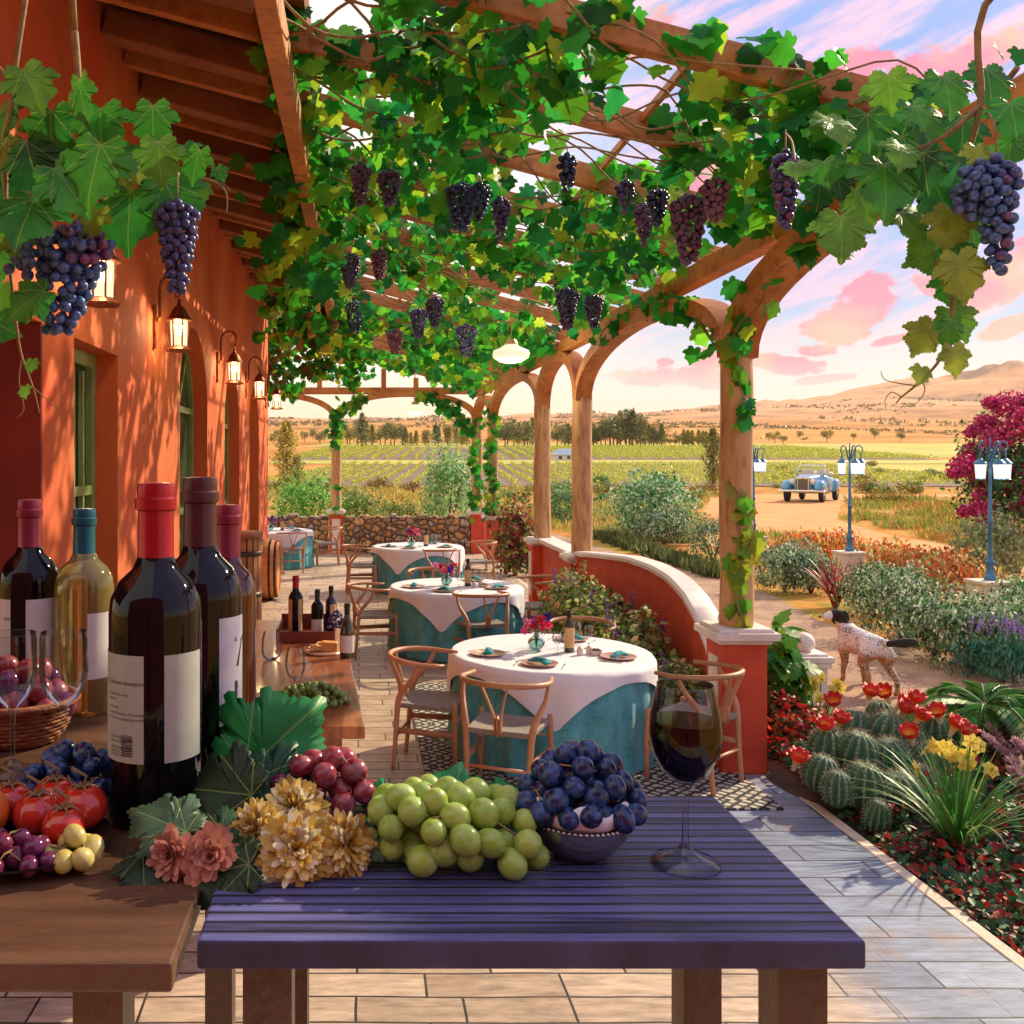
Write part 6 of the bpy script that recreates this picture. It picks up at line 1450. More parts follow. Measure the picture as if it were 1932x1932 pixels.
for (zx, zy, d) in ((535, 800, 6.5), (545, 915, 6.2), (450, 955, 6.1), (280, 1160, 5.8), (740, 745, 6.5), (860, 745, 6.5), (925, 800, 6.4), (950, 850, 6.3), (1020, 785, 6.4), (1040, 890, 6.2), (1010, 1005, 6.0), (1180, 870, 6.3), (1270, 945, 6.1), (1340, 995, 6.0)):
    p = np.array(z8(zx, zy, d)); f = np.array([rg.normal(-.1, .45), -.35, 1.0]); f /= np.linalg.norm(f); a = np.cross(f, [0, 1.0, 0]); a /= np.linalg.norm(a); b_ = np.cross(f, a)
    V = []; C = []; F_ = []; n = 24; prof_ = [(.010, -.03, (.70, .66, .58)), (.014, .0, (.72, .66, .50)), (.021, .022, (.85, .50, .08)), (.032, .034, (.70, .06, .02)), (.044, .060, (.66, .015, .02)), (.034, .052, (.60, .02, .02)), (.018, .030, (.85, .45, .06)), (.004, .02, (.8, .6, .2))]
    for q_, (r_, h_, c_) in enumerate(prof_):
        for k in range(n):
            th = 2 * math.pi * k / n; w_ = 1 + (.16 * abs(math.sin(th * 4)) if q_ in (3, 4) else 0); hh = h_ + (.012 * abs(math.sin(th * 4)) if q_ in (4,) else 0); V.append(p + (a * math.cos(th) + b_ * math.sin(th)) * r_ * w_ * 1.25 + f * hh * 1.35); C.append(list(np.array(c_) * rg.uniform(.9, 1.1)) + [1])
    for q_ in range(len(prof_) - 1):
        for k in range(n): F_.append((q_ * n + k, q_ * n + (k + 1) % n, (q_ + 1) * n + (k + 1) % n, (q_ + 1) * n + k))
    link_mesh('cactus_flower', V, F_, leafmat('petal', .3), CR, True, {'tint': ('FLOAT_COLOR', np.clip(C, 0, .95))})
# ground cover
def cover(name, regions, n, size, cols, label, seed, zmax=.12, z0=-.05):
    rg = np.random.default_rng(seed); P_ = []
    while len(P_) < n:
        x0, x1, y0, y1 = regions[rg.integers(len(regions))]; x, y = rg.uniform(x0, x1), rg.uniform(y0, y1)
        if x > 2.82: P_.append((x, y, z0 + .19 * (max(0, 1 - ((x - 3.42) / .85) ** 2 - ((y - 6.12) / .95) ** 2) ** .7 * (1 + .5 * (y - 6.12) / .95)) + rg.random() * zmax * (.5 + .5 * mnoise.noise(Vector((x * 3, y * 3, seed))))))
    P_ = np.array(P_); o = leaves(name, P_, size * rg.uniform(.6, 1.3, n), rg.normal(0, .6, (n, 3)) + [0, -.3, 1], rg.normal(0, 1, (n, 3)), pal(n, cols, .25, rg), OV, leafmat('foliage2', .25), None); return tag(o, label, 'ground cover', None, 'stuff')
cover('red_ground_cover', [(2.82, 3.3, 5.6, 7.6), (2.82, 3.4, 3.8, 5.3), (2.9, 4.8, 3.0, 5.2), (3.3, 4.9, 4.8, 5.6), (2.85, 4.2, 5.4, 7.0), (4.0, 4.6, 5.2, 6.4)], 11000, .055, [(.42, .02, .02), (.50, .06, .03), (.03, .10, .03), (.05, .16, .06), (.02, .08, .03), (.06, .20, .06), (.2, .02, .03)], 'low red and green leaved ground cover in the garden bed', 31, .16)
cover('dark_ground_cover', [(2.82, 5.0, 2.7, 6.6)], 4500, .06, [(.02, .07, .02), (.03, .12, .04), (.05, .03, .02), (.02, .09, .05)], 'dark green leaves covering the soil of the garden bed', 32, .09)
bush('red_leaf_shrub', (3.12, 6.95, -.06), (.30, .45, .42), 2300, .045, [(.50, .02, .02), (.35, .02, .02), (.60, .08, .04), (.04, .12, .03), (.03, .08, .02)], 'bushy red leaved plant against the big red pillar', 'shrub', None, 180, tm=OV)
# leafy vine plant by the pillar
vp = bush('grape_vine_shrub', (3.2, 7.35, -.06), (.20, .3, .86), 230, .13, GREENS, 'young grapevine with violet flowers between the red pillar and the white ball post', 'vine', None, 181, tm=LEAF_LO)
# ball post
q = empty('ball_post', (3.72, 8.0, -.06), 'white stone post topped with a ball beside the path', 'post', 'white ball posts')
b = MB(); b.box((3.72, 8.0, .16), (.27, .27, .44)); b.build('post', whitest, q, bevel=.006); b = MB(); b.box((3.72, 8.0, .40), (.32, .32, .05)); b.box((3.72, 8.0, .445), (.35, .35, .05)); b.box((3.72, 8.0, .475), (.28, .28, .03)); b.build('cap', whitest, q, bevel=.008)
b = MB(); b.ball((3.72, 8.0, .56), .085, 16); b.build('ball', whitest, q, True)
q = empty('ball_post', (2.73, 7.05, .76), 'white ball partly hidden left of the ivy-covered column', 'ball', 'white ball posts')
b = MB(); b.box((2.73, 7.05, .80), (.16, .16, .08)); b.build('cap', whitest, q, bevel=.006); b = MB(); b.ball((2.73, 7.05, .92), .085, 16); b.build('ball', whitest, q, True)
# cycad
cy = gp(1858, 1462); q = empty('cycad_palm', cy, 'cycad palm with a short dark trunk and arching green fronds', 'palm')
b = MB(); rr = random.Random(3); V0 = []
b.lathe([(0, 0), (.15, 0), (.17, .12), (.165, .30), (.14, .42), (.08, .48), (0, .5)], cy, 16)
for k in range(220):
    a = k * 2.4; z = .02 + .44 * (k / 220); r_ = .165 - .05 * max(0, z - .3) / .15; e = Vector((cy[0] + math.cos(a) * r_, cy[1] + math.sin(a) * r_, cy[2] + z)); b.tube([e, e + Vector((math.cos(a) * .035, math.sin(a) * .035, .03))], [.016, .004], 4)
b.build('trunk', mat('cycad_trunk', (.03, .02, .015), (.09, .06, .04), 20, .9, bump=1), q)
for k in range(17):
    a = k * 2.399 + .4; L_ = .78 * (1 if k < 12 else .55); rise = (.35 if k < 7 else .75 if k < 13 else 1.4); c0 = Vector(cy) + Vector((0, 0, .47)); pts = []; out = Vector((math.cos(a), math.sin(a), 0))
    for i in range(13): t = i / 12; pts.append(c0 + out * L_ * (t * (1 - .22 * t) / (1 + .5 * rise)) * 1.35 + Vector((0, 0, L_ * (rise * t * .55 - (.62 + (.3 if k < 7 else 0)) * t ** 2.2))))
    P_ = []; Nn = []; Tt = []; S_ = []; side = out.cross(Vector((0, 0, 1)))
    for i in range(1, 12):
        for u in (0, .2, .4, .6, .8):
            p = pts[i].lerp(pts[i + 1], u) if i < 12 else pts[i]; t = (i + u) / 12; tn = (pts[min(12, i + 1)] - pts[i - 1]).normalized()
            for s in (-1, 1): P_.append(p); Tt.append(side * s * 1.0 + tn * .75 + Vector((0, 0, .18))); Nn.append(side.cross(tn) * (1 if True else 1) + side * s * .25); S_.append(.17 * math.sin(math.pi * min(.97, .12 + t * .86)) ** .6)
    fr = leaves('frond', P_, S_, Nn, Tt, pal(len(P_), [(.06, .28, .05), (.12, .40, .08), (.30, .48, .12), (.03, .18, .06)], .1, rg), QL, leafmat('palm_leaf', .25, .35), q, width=.11)
    b = MB(); b.tube(pts, lin(.009, .002, 13), 5); b.build('rachis', MATS['stem_green'], fr, True)
# feather grass
for i, (x, y, lb) in enumerate(((4.02, 5.35, 'at the right edge beside the big daffodil clump'), (4.30, 6.0, 'at the right picture edge behind the cycad trunk'))):
    q = empty('feather_grass', (x, y, -.06), 'pink feather grass plumes ' + lb, 'grass', 'pink feather grasses'); blades(q, (x, y, -.06), 60, .5, .004, [(.25, .32, .12), (.4, .4, .2)], 41 + i)
    rg = np.random.default_rng(50 + i); P_ = []; Tt = []; Nn = []
    for k in range(9):
        a = rg.uniform(2.0, 4.6); e = np.array([x + math.cos(a) * .16, y + math.sin(a) * .12, .18]); d_ = np.array([math.cos(a) * .9, math.sin(a) * .4, .8]); d_ /= np.linalg.norm(d_)
        for j in range(240): t = rg.random(); P_.append(e + d_ * .26 * t); v = rg.normal(0, 1, 3); Tt.append(v * .6 + d_); Nn.append(rg.normal(0, 1, 3))
    leaves('plume', P_, .034, Nn, Tt, pal(len(P_), [(.58, .34, .44), (.72, .5, .58), (.45, .22, .34)], .12, rg), QL, leafmat('petal', .3), q, width=.25)
# magenta tree
t0 = (12.3, 18.0, -.06); q = empty('crape_myrtle', t0, 'crape myrtle tree covered in magenta blossom behind the nearest lamp post', 'tree')
b = MB()
for k, (x, z, y) in enumerate(((11.6, 1.9, 17.8), (12.0, 2.4, 18.1), (12.5, 2.9, 18.0), (12.9, 2.2, 17.9), (12.2, 1.5, 17.6))): b.tube(spline([(t0[0] + (k - 2) * .06, 18, -.08), (12.2 + (x - 12.2) * .3, 18, .8), (x, y, z)], 5), lin(.06, .012, 11), 7)
b.build('trunk', MATS['bark'], q, True)
rg = np.random.default_rng(77); P_ = []; D = []
for (x, y, r_) in ((1905, 765, 34), (1935, 800, 40), (1862, 798, 22), (1880, 828, 30), (1835, 852, 22), (1818, 880, 28), (1800, 893, 14), (1850, 905, 22), (1892, 880, 26), (1935, 865, 34), (1900, 892, 26), (1848, 962, 22), (1880, 972, 32), (1860, 985, 20), (1930, 950, 24), (1822, 965, 14), (1905, 1005, 18), (1835, 815, 14), (1870, 760, 16), (1960, 760, 40), (1970, 900, 40), (1850, 935, 14), (1915, 925, 20)):
    d = 18 + rg.uniform(-.5, .5); c = W(x, y, d); r = r_ * d / F0; n = int(26 * r_); dd = unit(rg.normal(0, 1, (n, 3))); P_.append(np.array(c) + dd * r * rg.uniform(.5, 1, (n, 1)) * np.array([1.1, .9, .85])); D.append(dd)
P_ = np.vstack(P_); D = np.vstack(D); leaves('blossom', P_, .055 * rg.uniform(.6, 1.3, len(P_)), D + rg.normal(0, .5, P_.shape), rg.normal(0, 1, P_.shape), pal(len(P_), [(.48, .01, .12), (.62, .03, .20), (.34, .005, .08), (.72, .10, .30)], .15, rg), OV, leafmat('petal', .3), q, width=1.5)
P_, D = blob_points(4200, (12.5, 18.2, 1.75), (1.05, .8, 1.25), rg, .2, .35); leaves('foliage', P_, .10 * rg.uniform(.6, 1.3, len(P_)), D + rg.normal(0, .6, P_.shape), rg.normal(0, 1, P_.shape), pal(len(P_), [(.03, .12, .03), (.07, .22, .05), (.02, .07, .02)], .2, rg), QL, leafmat('foliage'), q)
bush('pale_shrub', (W(1872, 0, 17.0).x, 17.0, -.06), (.62, .5, 1.15), 2200, .085, [(.36, .44, .22), (.46, .50, .30), (.20, .30, .10)], 'pale yellow-green shrub at the foot of the magenta tree', 'shrub', None, 191, upright=.8, lump=.4)
bush('fern_shrub', gp(1945, 1165), (.4, .4, .5), 1200, .10, [(.05, .25, .06), (.12, .36, .10)], 'bright green feathery plant at the right edge behind the hedge', 'shrub', None, 192, upright=1, width=.4)
# meadow grass
ROAD = [np.array(q) for q in (GP(1960, 1110), GP(1850, 1068), GP(1740, 1040), GP(1620, 1018), GP(1520, 1000), GP(1452, 978), GP(1462, 950), GP(1500, 938), GP(1700, 930))]
ROADW = [1.5, 1.4, 1.5, 1.7, 2.1, 2.5, 3.3, 3.8, 4.6]
def offroad(P_):
    ok = np.ones(len(P_), bool)
    for i in range(len(ROAD) - 1):
        a, b_ = ROAD[i], ROAD[i + 1]; ab = b_ - a; t = np.clip(((P_[:, :2] - a) @ ab) / (ab @ ab), 0, 1); d_ = np.linalg.norm(P_[:, :2] - (a + t[:, None] * ab), axis=1); ok &= d_ > (ROADW[i] * (1 - t) + ROADW[i + 1] * t) * (1 + .1 * np.sin(P_[:, 0] * 2.1))
    return ok
def meadow(name, spots, n, L_, w, cols, label, seed):
    rg = np.random.default_rng(seed); P_ = []; per = n // len(spots)
    for (x, y, rx, ry) in spots:
        a = rg.uniform(0, 6.28, per); q_ = rg.random(per) ** .6; P_.append(np.c_[x + np.cos(a) * q_ * rx, y + np.sin(a) * q_ * ry, np.full(per, -.07)])
    P_ = np.vstack(P_); P_ = P_[offroad(P_)]; m_ = len(P_); big = 1 + (P_[:, 1] - 15) * .012
    o = leaves(name, P_, L_ * rg.uniform(.4, 1.2, m_) * big, np.c_[rg.normal(0, 1, m_), rg.normal(-.6, .6, m_), rg.normal(0, .3, m_)], np.c_[rg.normal(0, .35, m_), rg.normal(0, .35, m_), np.ones(m_)], pal(m_, cols, .2, rg), QL, leafmat('foliage2', .25), None, width=w); return tag(o, label, 'grass', None, 'stuff')
def sp(lst): return [(GP(x, y)[0], GP(x, y)[1], rx, ry) for x, y, rx, ry in lst]
gs = []; rr = random.Random(8)
for k in range(64): x = rr.uniform(1470, 1900); y = rr.uniform(944, 1045); gs.append((x, y, rr.uniform(.5, 1.5), rr.uniform(.4, 1.3)))
meadow('meadow_grass', sp(gs), 15000, .26, .12, [(.24, .42, .06), (.42, .50, .08), (.12, .26, .05), (.62, .48, .12), (.60, .34, .10)], 'rough green meadow grass around the dirt road', 61)
gs = [(rr.uniform(1700, 1980), rr.uniform(900, 1075), rr.uniform(1, 2.5), rr.uniform(.6, 2)) for k in range(40)]
meadow('dry_grass', sp(gs), 11000, .26, .10, [(.66, .30, .07), (.72, .46, .14), (.46, .18, .05), (.44, .44, .10)], 'dry orange grass patches right of the car', 62)
gs = [(rr.uniform(880, 1360), rr.uniform(925, 1005), rr.uniform(.8, 2.5), rr.uniform(.5, 2)) for k in range(46)] + [(rr.uniform(1150, 1300), 1010 + rr.uniform(0, 14), .5, .4) for k in range(8)]
meadow('field_grass', sp(gs), 17000, .30, .12, [(.62, .52, .12), (.44, .46, .09), (.72, .52, .18), (.24, .34, .07)], 'dry yellow grass between the columns and the vineyard', 63)
gs = [(rr.uniform(500, 880), rr.uniform(925, 965), rr.uniform(1, 3), rr.uniform(.5, 2)) for k in range(30)]
meadow('wild_grass', sp(gs), 9000, .34, .12, [(.64, .50, .12), (.46, .46, .08), (.74, .54, .2)], 'dry golden grass beyond the stone wall', 64)
gs = [(GP(x, y)[0], GP(x, y)[1], .35, .3) for x, y in [(1140 + 20 * k, 1018 + 6.5 * k) for k in range(12)]]
meadow('edge_tufts', gs, 5000, .26, .10, [(.14, .20, .06), (.26, .30, .10), (.08, .12, .04)], 'low tufts along the edge of the gravel path', 65)
# copies of small field shrubs
protos = [bush('field_shrub', (0, 0, 0), (.6, .6, .7), 500, .16, cs, None, None, None, 300 + i, stems=False, lump=.45) for i, cs in enumerate((YELG, MIDG, [(.36, .38, .10), (.24, .30, .08), (.44, .42, .16)], [(.30, .16, .05), (.42, .26, .08), (.20, .22, .06)]))]
pos = [(rr.uniform(900, 1380), rr.uniform(918, 960)) for _ in range(26)] + [(rr.uniform(1450, 1920), rr.uniform(898, 936)) for _ in range(30)] + [(rr.uniform(510, 880), rr.uniform(922, 945)) for _ in range(16)]
names = ['yellowish', 'green', 'pale olive', 'rusty brown']
for i, (x, y) in enumerate(pos):
    k = i % 4; o = protos[k] if i < 4 else copy_tree(protos[k]); X, Y, Z = gp(x, y)
    if 1455 < x < 1610 and y > 925: X += 5
    o.location = (X, Y, ground_z(X, Y) - .03); s = rr.uniform(.6, 1.3); o.scale = (s, s, s * rr.uniform(.7, 1.1)); tag(o, f'small {names[k]} shrub scattered in the dry field', 'shrub', f'{names[k]} field shrubs')
# ================================================================ FAR TREES
TREEC = [(.34, .32, .06), (.50, .42, .08), (.14, .16, .04), (.62, .48, .10)]
PINEC = [(.12, .17, .06), (.24, .25, .07), (.07, .10, .05), (.42, .34, .09)]
def tree(name, base, h, rx, cols, label, group, seed, kind='round', n=900, size=None, link=True):
    rg = np.random.default_rng(seed); x, y, z = base; root = empty(name, base, label, 'tree', group); size = size or h * .055
    if kind == 'poplar':
        t = rg.random(n) ** .8; ang = rg.uniform(0, 6.28, n); rad = rx * np.sin(np.pi * np.clip(t * .86 + .10, 0, 1)) ** .7 * (.8 + .35 * np.sin(t * 19 + ang * 2)) * rg.uniform(.4, 1, n); P_ = np.c_[x + np.cos(ang) * rad, y + np.sin(ang) * rad, z + h * (.08 + .92 * t)]; d = np.c_[np.cos(ang), np.sin(ang), np.zeros(n)]
    elif kind == 'pine':
        t = rg.random(n) ** .7; ang = rg.uniform(0, 6.28, n); rad = rx * (1 - t) ** .8 * (.65 + .45 * np.abs(np.sin(t * 22 + np.sin(ang * 3)))) * rg.uniform(.3, 1, n) + .02 * h; P_ = np.c_[x + np.cos(ang) * rad, y + np.sin(ang) * rad, z + h * (.10 + .9 * t)]; d = np.c_[np.cos(ang), np.sin(ang), np.full(n, .3)]
    else:
        P_ = []; d = []
        for k in range(9): a = rg.uniform(0, 6.28); c = (x + math.cos(a) * rx * .5, y + math.sin(a) * rx * .5, z + h * rg.uniform(.42, .84)); p, dd = blob_points(n // 9, c, (rx * .5, rx * .5, h * .20), rg, .4, .3); P_.append(p); d.append(dd)
        P_ = np.vstack(P_); d = np.vstack(d)
    m_ = len(P_); leaves('crown', P_, size * rg.uniform(.6, 1.4, m_), d + rg.normal(0, .6, (m_, 3)), rg.normal(0, 1, (m_, 3)), pal(m_, cols, .2, rg), QL, leafmat('foliage'), root)
    b = MB(); b.tube([(x, y, z - .1), (x + .01 * h, y, z + h * .35), (x, y, z + h * .8)], [h * .03, h * .02, h * .006], 6)
    for k in range(5): a = k * 1.3; b.tube([(x, y, z + h * (.25 + .08 * k)), (x + math.cos(a) * rx * .55, y + math.sin(a) * rx * .55, z + h * (.42 + .1 * k))], [h * .011, h * .004], 5)
    b.build('trunk', MATS['bark'], root, True); return root
def at_ground(px, d): X = (px - VX) * d / F0; return (X, d, ground_z(X, d) - .02)
tree('poplar', at_ground(540, 62), 4.55, .95, [(.62, .50, .09), (.44, .38, .07), (.20, .20, .05), (.74, .58, .16)], 'golden poplar left of the end pillar before the vineyard', None, 401, 'poplar', 2600, .17)
tree('poplar', at_ground(560, 60), 2.3, .7, YELG, 'shorter dark poplar at the foot of the golden one', None, 402, 'poplar', 900, .15)
tree('poplar', at_ground(1345, 68), 4.2, .85, [(.22, .22, .05), (.12, .13, .04), (.34, .30, .07)], 'dark poplar left of the nearest tall column', 'poplars by the nearest column', 403, 'poplar', 1900, .16)
tree('poplar', at_ground(1368, 66), 3.0, .7, [(.22, .22, .05), (.12, .13, .04), (.34, .30, .07)], 'shorter poplar touching the nearest tall column', 'poplars by the nearest column', 404, 'poplar', 1200, .16)
for k, x in enumerate((1238, 1252, 1272)): tree('cypress', at_ground(x, 62 + k), 1.25, .25, [(.10, .16, .04), (.18, .22, .05)], ['left', 'middle', 'right'][k] + ' one of three small cypresses above the large pale bush', 'three small cypresses', 410 + k, 'poplar', 320, .11)
PT = []
for i, (kd, cs) in enumerate((('round', TREEC), ('round', PINEC), ('pine', PINEC), ('poplar', TREEC), ('round', [(.34, .28, .07), (.42, .34, .10), (.20, .18, .05)]), ('pine', TREEC))): PT.append(tree('belt_tree', (0, 0, 0), 6, 2.5 if kd == 'round' else 1.5 if kd == 'pine' else 1.1, cs, None, None, 420 + i, kd, 1000, .42)); PT[-1].location = (0, -300 - i, 0)
used_ = set()
def belt(items, group, lb):
    for (px, d, h, k) in items:
        X, Y, Z = at_ground(px, d); 
        if k not in used_: o = PT[k]; used_.add(k)
        else: o = copy_tree(PT[k])
        o.location = (X, Y, Z); s = h / 6; w_ = s * rr.uniform(.9, 1.25); o.scale = (w_, w_, s); o.rotation_euler = (0, 0, rr.uniform(0, 6)); tag(o, lb, 'tree', group)
it = []
for px in np.arange(642, 900, 10.5): it.append((px + rr.uniform(-4, 4), 238 + rr.uniform(-6, 14), rr.uniform(3.4, 6.4) * (1.3 if 650 < px < 700 else 1), rr.choice((0, 1, 2, 4, 5))))
belt(it, 'tree belt beyond the vineyard', 'tree of the long belt beyond the left vineyard')
it = [(px + rr.uniform(-3, 3), 236 + rr.uniform(-6, 12), rr.uniform(4.4, 7.4), rr.choice((1, 2, 5))) for px in np.arange(950, 1018, 9)]
belt(it, 'dark trees between the far columns', 'dark pine in the group between the far columns')
it = [(px + rr.uniform(-2, 2), 235 + rr.uniform(-4, 14), (5.0 + 4.2 * math.exp(-((px - 1178) / 34) ** 2)) * rr.uniform(.85, 1.12), rr.choice((1, 2, 5, 1))) for px in np.arange(1052, 1250, 7.5)]
belt(it, 'dark wood right of the middle columns', 'dark tree of the dense wood seen right of the middle columns')
it = [(px, 236, rr.uniform(3.6, 5.2), 3) for px in (1290, 1298, 1306, 1318, 1326, 1332)] + [(px, 238, rr.uniform(1.8, 3), 4) for px in np.arange(1255, 1380, 9)]
belt(it, 'distant poplars and bushes', 'small tree in the distant hedge left of the nearest column')
it = [(px, 250 + rr.uniform(0, 60), rr.uniform(2, 4), rr.choice((0, 4, 1))) for px in (515, 526, 548, 575, 590, 604, 612, 1450, 1462, 1478, 1510, 1560, 1610, 1650, 1700)]
belt(it, 'scattered distant trees', 'lone small distant tree at the foot of the hills')
rg = np.random.default_rng(5); P_ = []
for _ in range(6500):
    y = 300 * (1400 / 300) ** rg.random(); u = rg.uniform(-.2, .75); x = u * y
    if mnoise.noise(Vector((x * .012, y * .004, 7))) > .08: P_.append((x, y, ground_z(x, y) + .4))
P_ = np.array(P_); P_ = np.repeat(P_, 6, axis=0); n = len(P_); P_ += rg.normal(0, 1, (n, 3)) * (P_[:, 1:2] * np.array([[.0016, .0016, .0006]])); s = P_[:, 1] * .0026 * rg.uniform(.4, 1.3, n)
tag(leaves('hill_scrub', P_, s, rg.normal(0, 1, (n, 3)), rg.normal(0, 1, (n, 3)), pal(n, [(.20, .14, .05), (.26, .20, .06), (.38, .22, .08), (.16, .17, .06)], .2, rg), OV, leafmat('foliage2', .25), None, width=1.6), 'brown scrub dotting the dry hillsides', 'scrub', None, 'stuff')
# farmhouse with blue roof
X, Y, Z = at_ground(1070, 148); q = empty('farm_building', (X, Y, Z), 'small distant farm building with a pale blue roof in the vineyard', 'building')
b = MB(); b.box((X, Y, Z + .45), (4.4, 2.4, 1.0)); b.build('wall', mat('plaster', (.7, .66, .6), (.78, .74, .68), 2, .8), q)
b = MB(); b.raw([(X - 2.6, Y - 1.5, Z + .9), (X + 2.6, Y - 1.5, Z + .9), (X + 2.6, Y + 1.5, Z + .9), (X - 2.6, Y + 1.5, Z + .9), (X - 1.4, Y, Z + 1.9), (X + 1.4, Y, Z + 1.9)], [(0, 1, 5, 4), (2, 3, 4, 5), (1, 2, 5), (3, 0, 4), (0, 3, 2, 1)]); b.build('roof', mat('blue_roof', (.30, .40, .52), (.40, .50, .6), 2, .5), q)
for k in (-1.3, 0, 1.3): b = MB(); b.box((X + k, Y - 1.21, Z + .5), (.5, .04, .5)); b.build('window', pane, q)

# ================================================================ CAR
car = empty('vintage_car', (0, 0, 0), 'light blue vintage convertible with chrome grille parked on the dirt road', 'car')
cb = mat('car_blue', (.05, .28, .52), (.08, .36, .60), 2, .22, coat=.8); chrome = mat('chrome', (.80, .78, .74), None, rough=.12, metal=1); tyre = mat('tyre', (.02, .02, .02), None, rough=.8); crm = mat('cream_leather', (.62, .50, .36), None, rough=.6)
def loft(secs, n=16):
    """secs: (x, halfwidth, z0, z1, roundness)"""
    V = []; F_ = []
    for x, w, z0, z1, e in secs:
        for k in range(n):
            a = 2 * math.pi * k / n; cx, sx = math.cos(a), math.sin(a); V.append((x, w * math.copysign(abs(cx) ** e, cx), (z0 + z1) / 2 + (z1 - z0) / 2 * math.copysign(abs(sx) ** e, sx)))
    for i in range(len(secs) - 1):
        for k in range(n): F_.append((i * n + k, i * n + (k + 1) % n, (i + 1) * n + (k + 1) % n, (i + 1) * n + k))
    F_ += [tuple(range(n)), tuple((len(secs) - 1) * n + k for k in range(n))]
    return V, F_
b = MB(); b.raw(*loft([(1.62, .30, .38, .98, .45), (1.2, .36, .34, 1.02, .45), (.5, .48, .32, 1.06, .45), (.3, .62, .30, 1.06, .4), (-.2, .70, .30, 1.0, .4), (-.9, .70, .30, .98, .4), (-1.4, .62, .34, .92, .5), (-1.9, .40, .42, .70, .6)])); b.build('body', cb, car, 'auto', world=False)
for s in (-1, 1):
    b = MB(); b.raw(*loft([(2.0, .10, .45, .60, .8), (1.85, .17, .40, .78, .8), (1.5, .20, .42, .86, .8), (1.1, .18, .42, .80, .8), (.7, .12, .34, .55, .8), (.3, .08, .30, .42, .8)])); b.V = [(x, y + s * .62, z) for x, y, z in b.V]; b.build('front_fender', cb, car, True, world=False)
    b = MB(); b.raw(*loft([(-.7, .08, .32, .60, .8), (-1.0, .15, .40, .84, .8), (-1.35, .17, .42, .88, .8), (-1.75, .14, .40, .72, .8), (-2.05, .06, .42, .55, .8)])); b.V = [(x, y + s * .66, z) for x, y, z in b.V]; b.build('rear_fender', cb, car, True, world=False)
    for X in (1.38, -1.3):
        b = MB(); b.lathe([(.2, -.08), (.31, -.085), (.34, -.05), (.34, .05), (.31, .085), (.2, .08)], (X, s * .66, .34), 24, ax=(0, s, 0)); w_ = b.build('wheel', tyre, car, True, world=False); b = MB(); b.lathe([(0, .06), (.08, .09), (.12, .07), (.2, .07), (.2, -.07), (0, -.07)], (X, s * .66, .34), 20, ax=(0, s, 0)); b.build('rim', chrome, w_, 'auto', world=False)
    b = MB(); b.lathe([(0, -.08), (.06, -.06), (.11, 0), (.115, .03), (0, .035)], (1.72, s * .40, .80), 18, ax=(1, 0, 0)); hl = b.build('headlight', chrome, car, 'auto', world=False); b = MB(); b.lathe([(0, .055), (.06, .05), (.10, .036), (0, .036)], (1.72, s * .40, .80), 18, ax=(1, 0, 0)); b.build('lens', mat('lens', (.8, .8, .72), None, rough=.1), hl, True, world=False)
b = MB(); b.box((1.66, 0, .66), (.06, .48, .62)); b.build('grille_frame', chrome, car, bevel=.03, world=False)
b = MB(); b.box((1.695, 0, .64), (.03, .38, .50)); b.box((1.715, 0, .66), (.02, .03, .58)); b.build('grille', mat('grille_dark', (.16, .12, .10), None, rough=.4, metal=.6), car, world=False)
b = MB(); b.tube([(1.85, -.92, .44), (2.06, -.8, .44), (2.1, 0, .44), (2.06, .8, .44), (1.85, .92, .44)], .045, 8); b.build('bumper', chrome, car, True, world=False)
b = MB(); b.tube([(.28, -.56, 1.02), (.02, -.50, 1.40), (.02, .50, 1.40), (.28, .56, 1.02)], .026, 8); b.build('windshield_frame', chrome, car, True, world=False)
b = MB(); b.raw([(.27, -.54, 1.04), (.03, -.48, 1.38), (.03, .48, 1.38), (.27, .54, 1.04)], [(0, 1, 2, 3)]); b.build('windshield', clear2, car, world=False)
for s in (-1, 1): b = MB(); b.box((-.62, s * .3, 1.02), (.16, .46, .42), ry=-.2); b.build('seat', crm, car, bevel=.05, world=False)
b = MB(); b.box((.10, 0, 1.04), (.1, 1.1, .05)); b.build('dashboard', crm, car, world=False)
b = MB(); b.raw(*loft([(-.85, .62, .96, 1.10, .6), (-1.15, .62, .95, 1.16, .6), (-1.35, .55, .93, 1.05, .6)])); b.build('folded_roof', mat('canvas', (.7, .62, .5), None, rough=.9), car, True, world=False)
car.location = ((1532 - VX) * 49 / F0, 49, -.05); car.rotation_euler = (0, 0, math.atan2(-.80, -.60)); car.scale = (1.22, 1.22, 1.3)
gs = [(car.location.x - 2.0 + .45 * k, 46.2 + .2 * math.sin(k), .35, .3) for k in range(12)]
meadow('roadside_weeds', gs, 900, .42, .10, [(.50, .40, .06), (.36, .34, .06), (.24, .22, .05)], 'yellow weeds in front of the vintage car', 66)

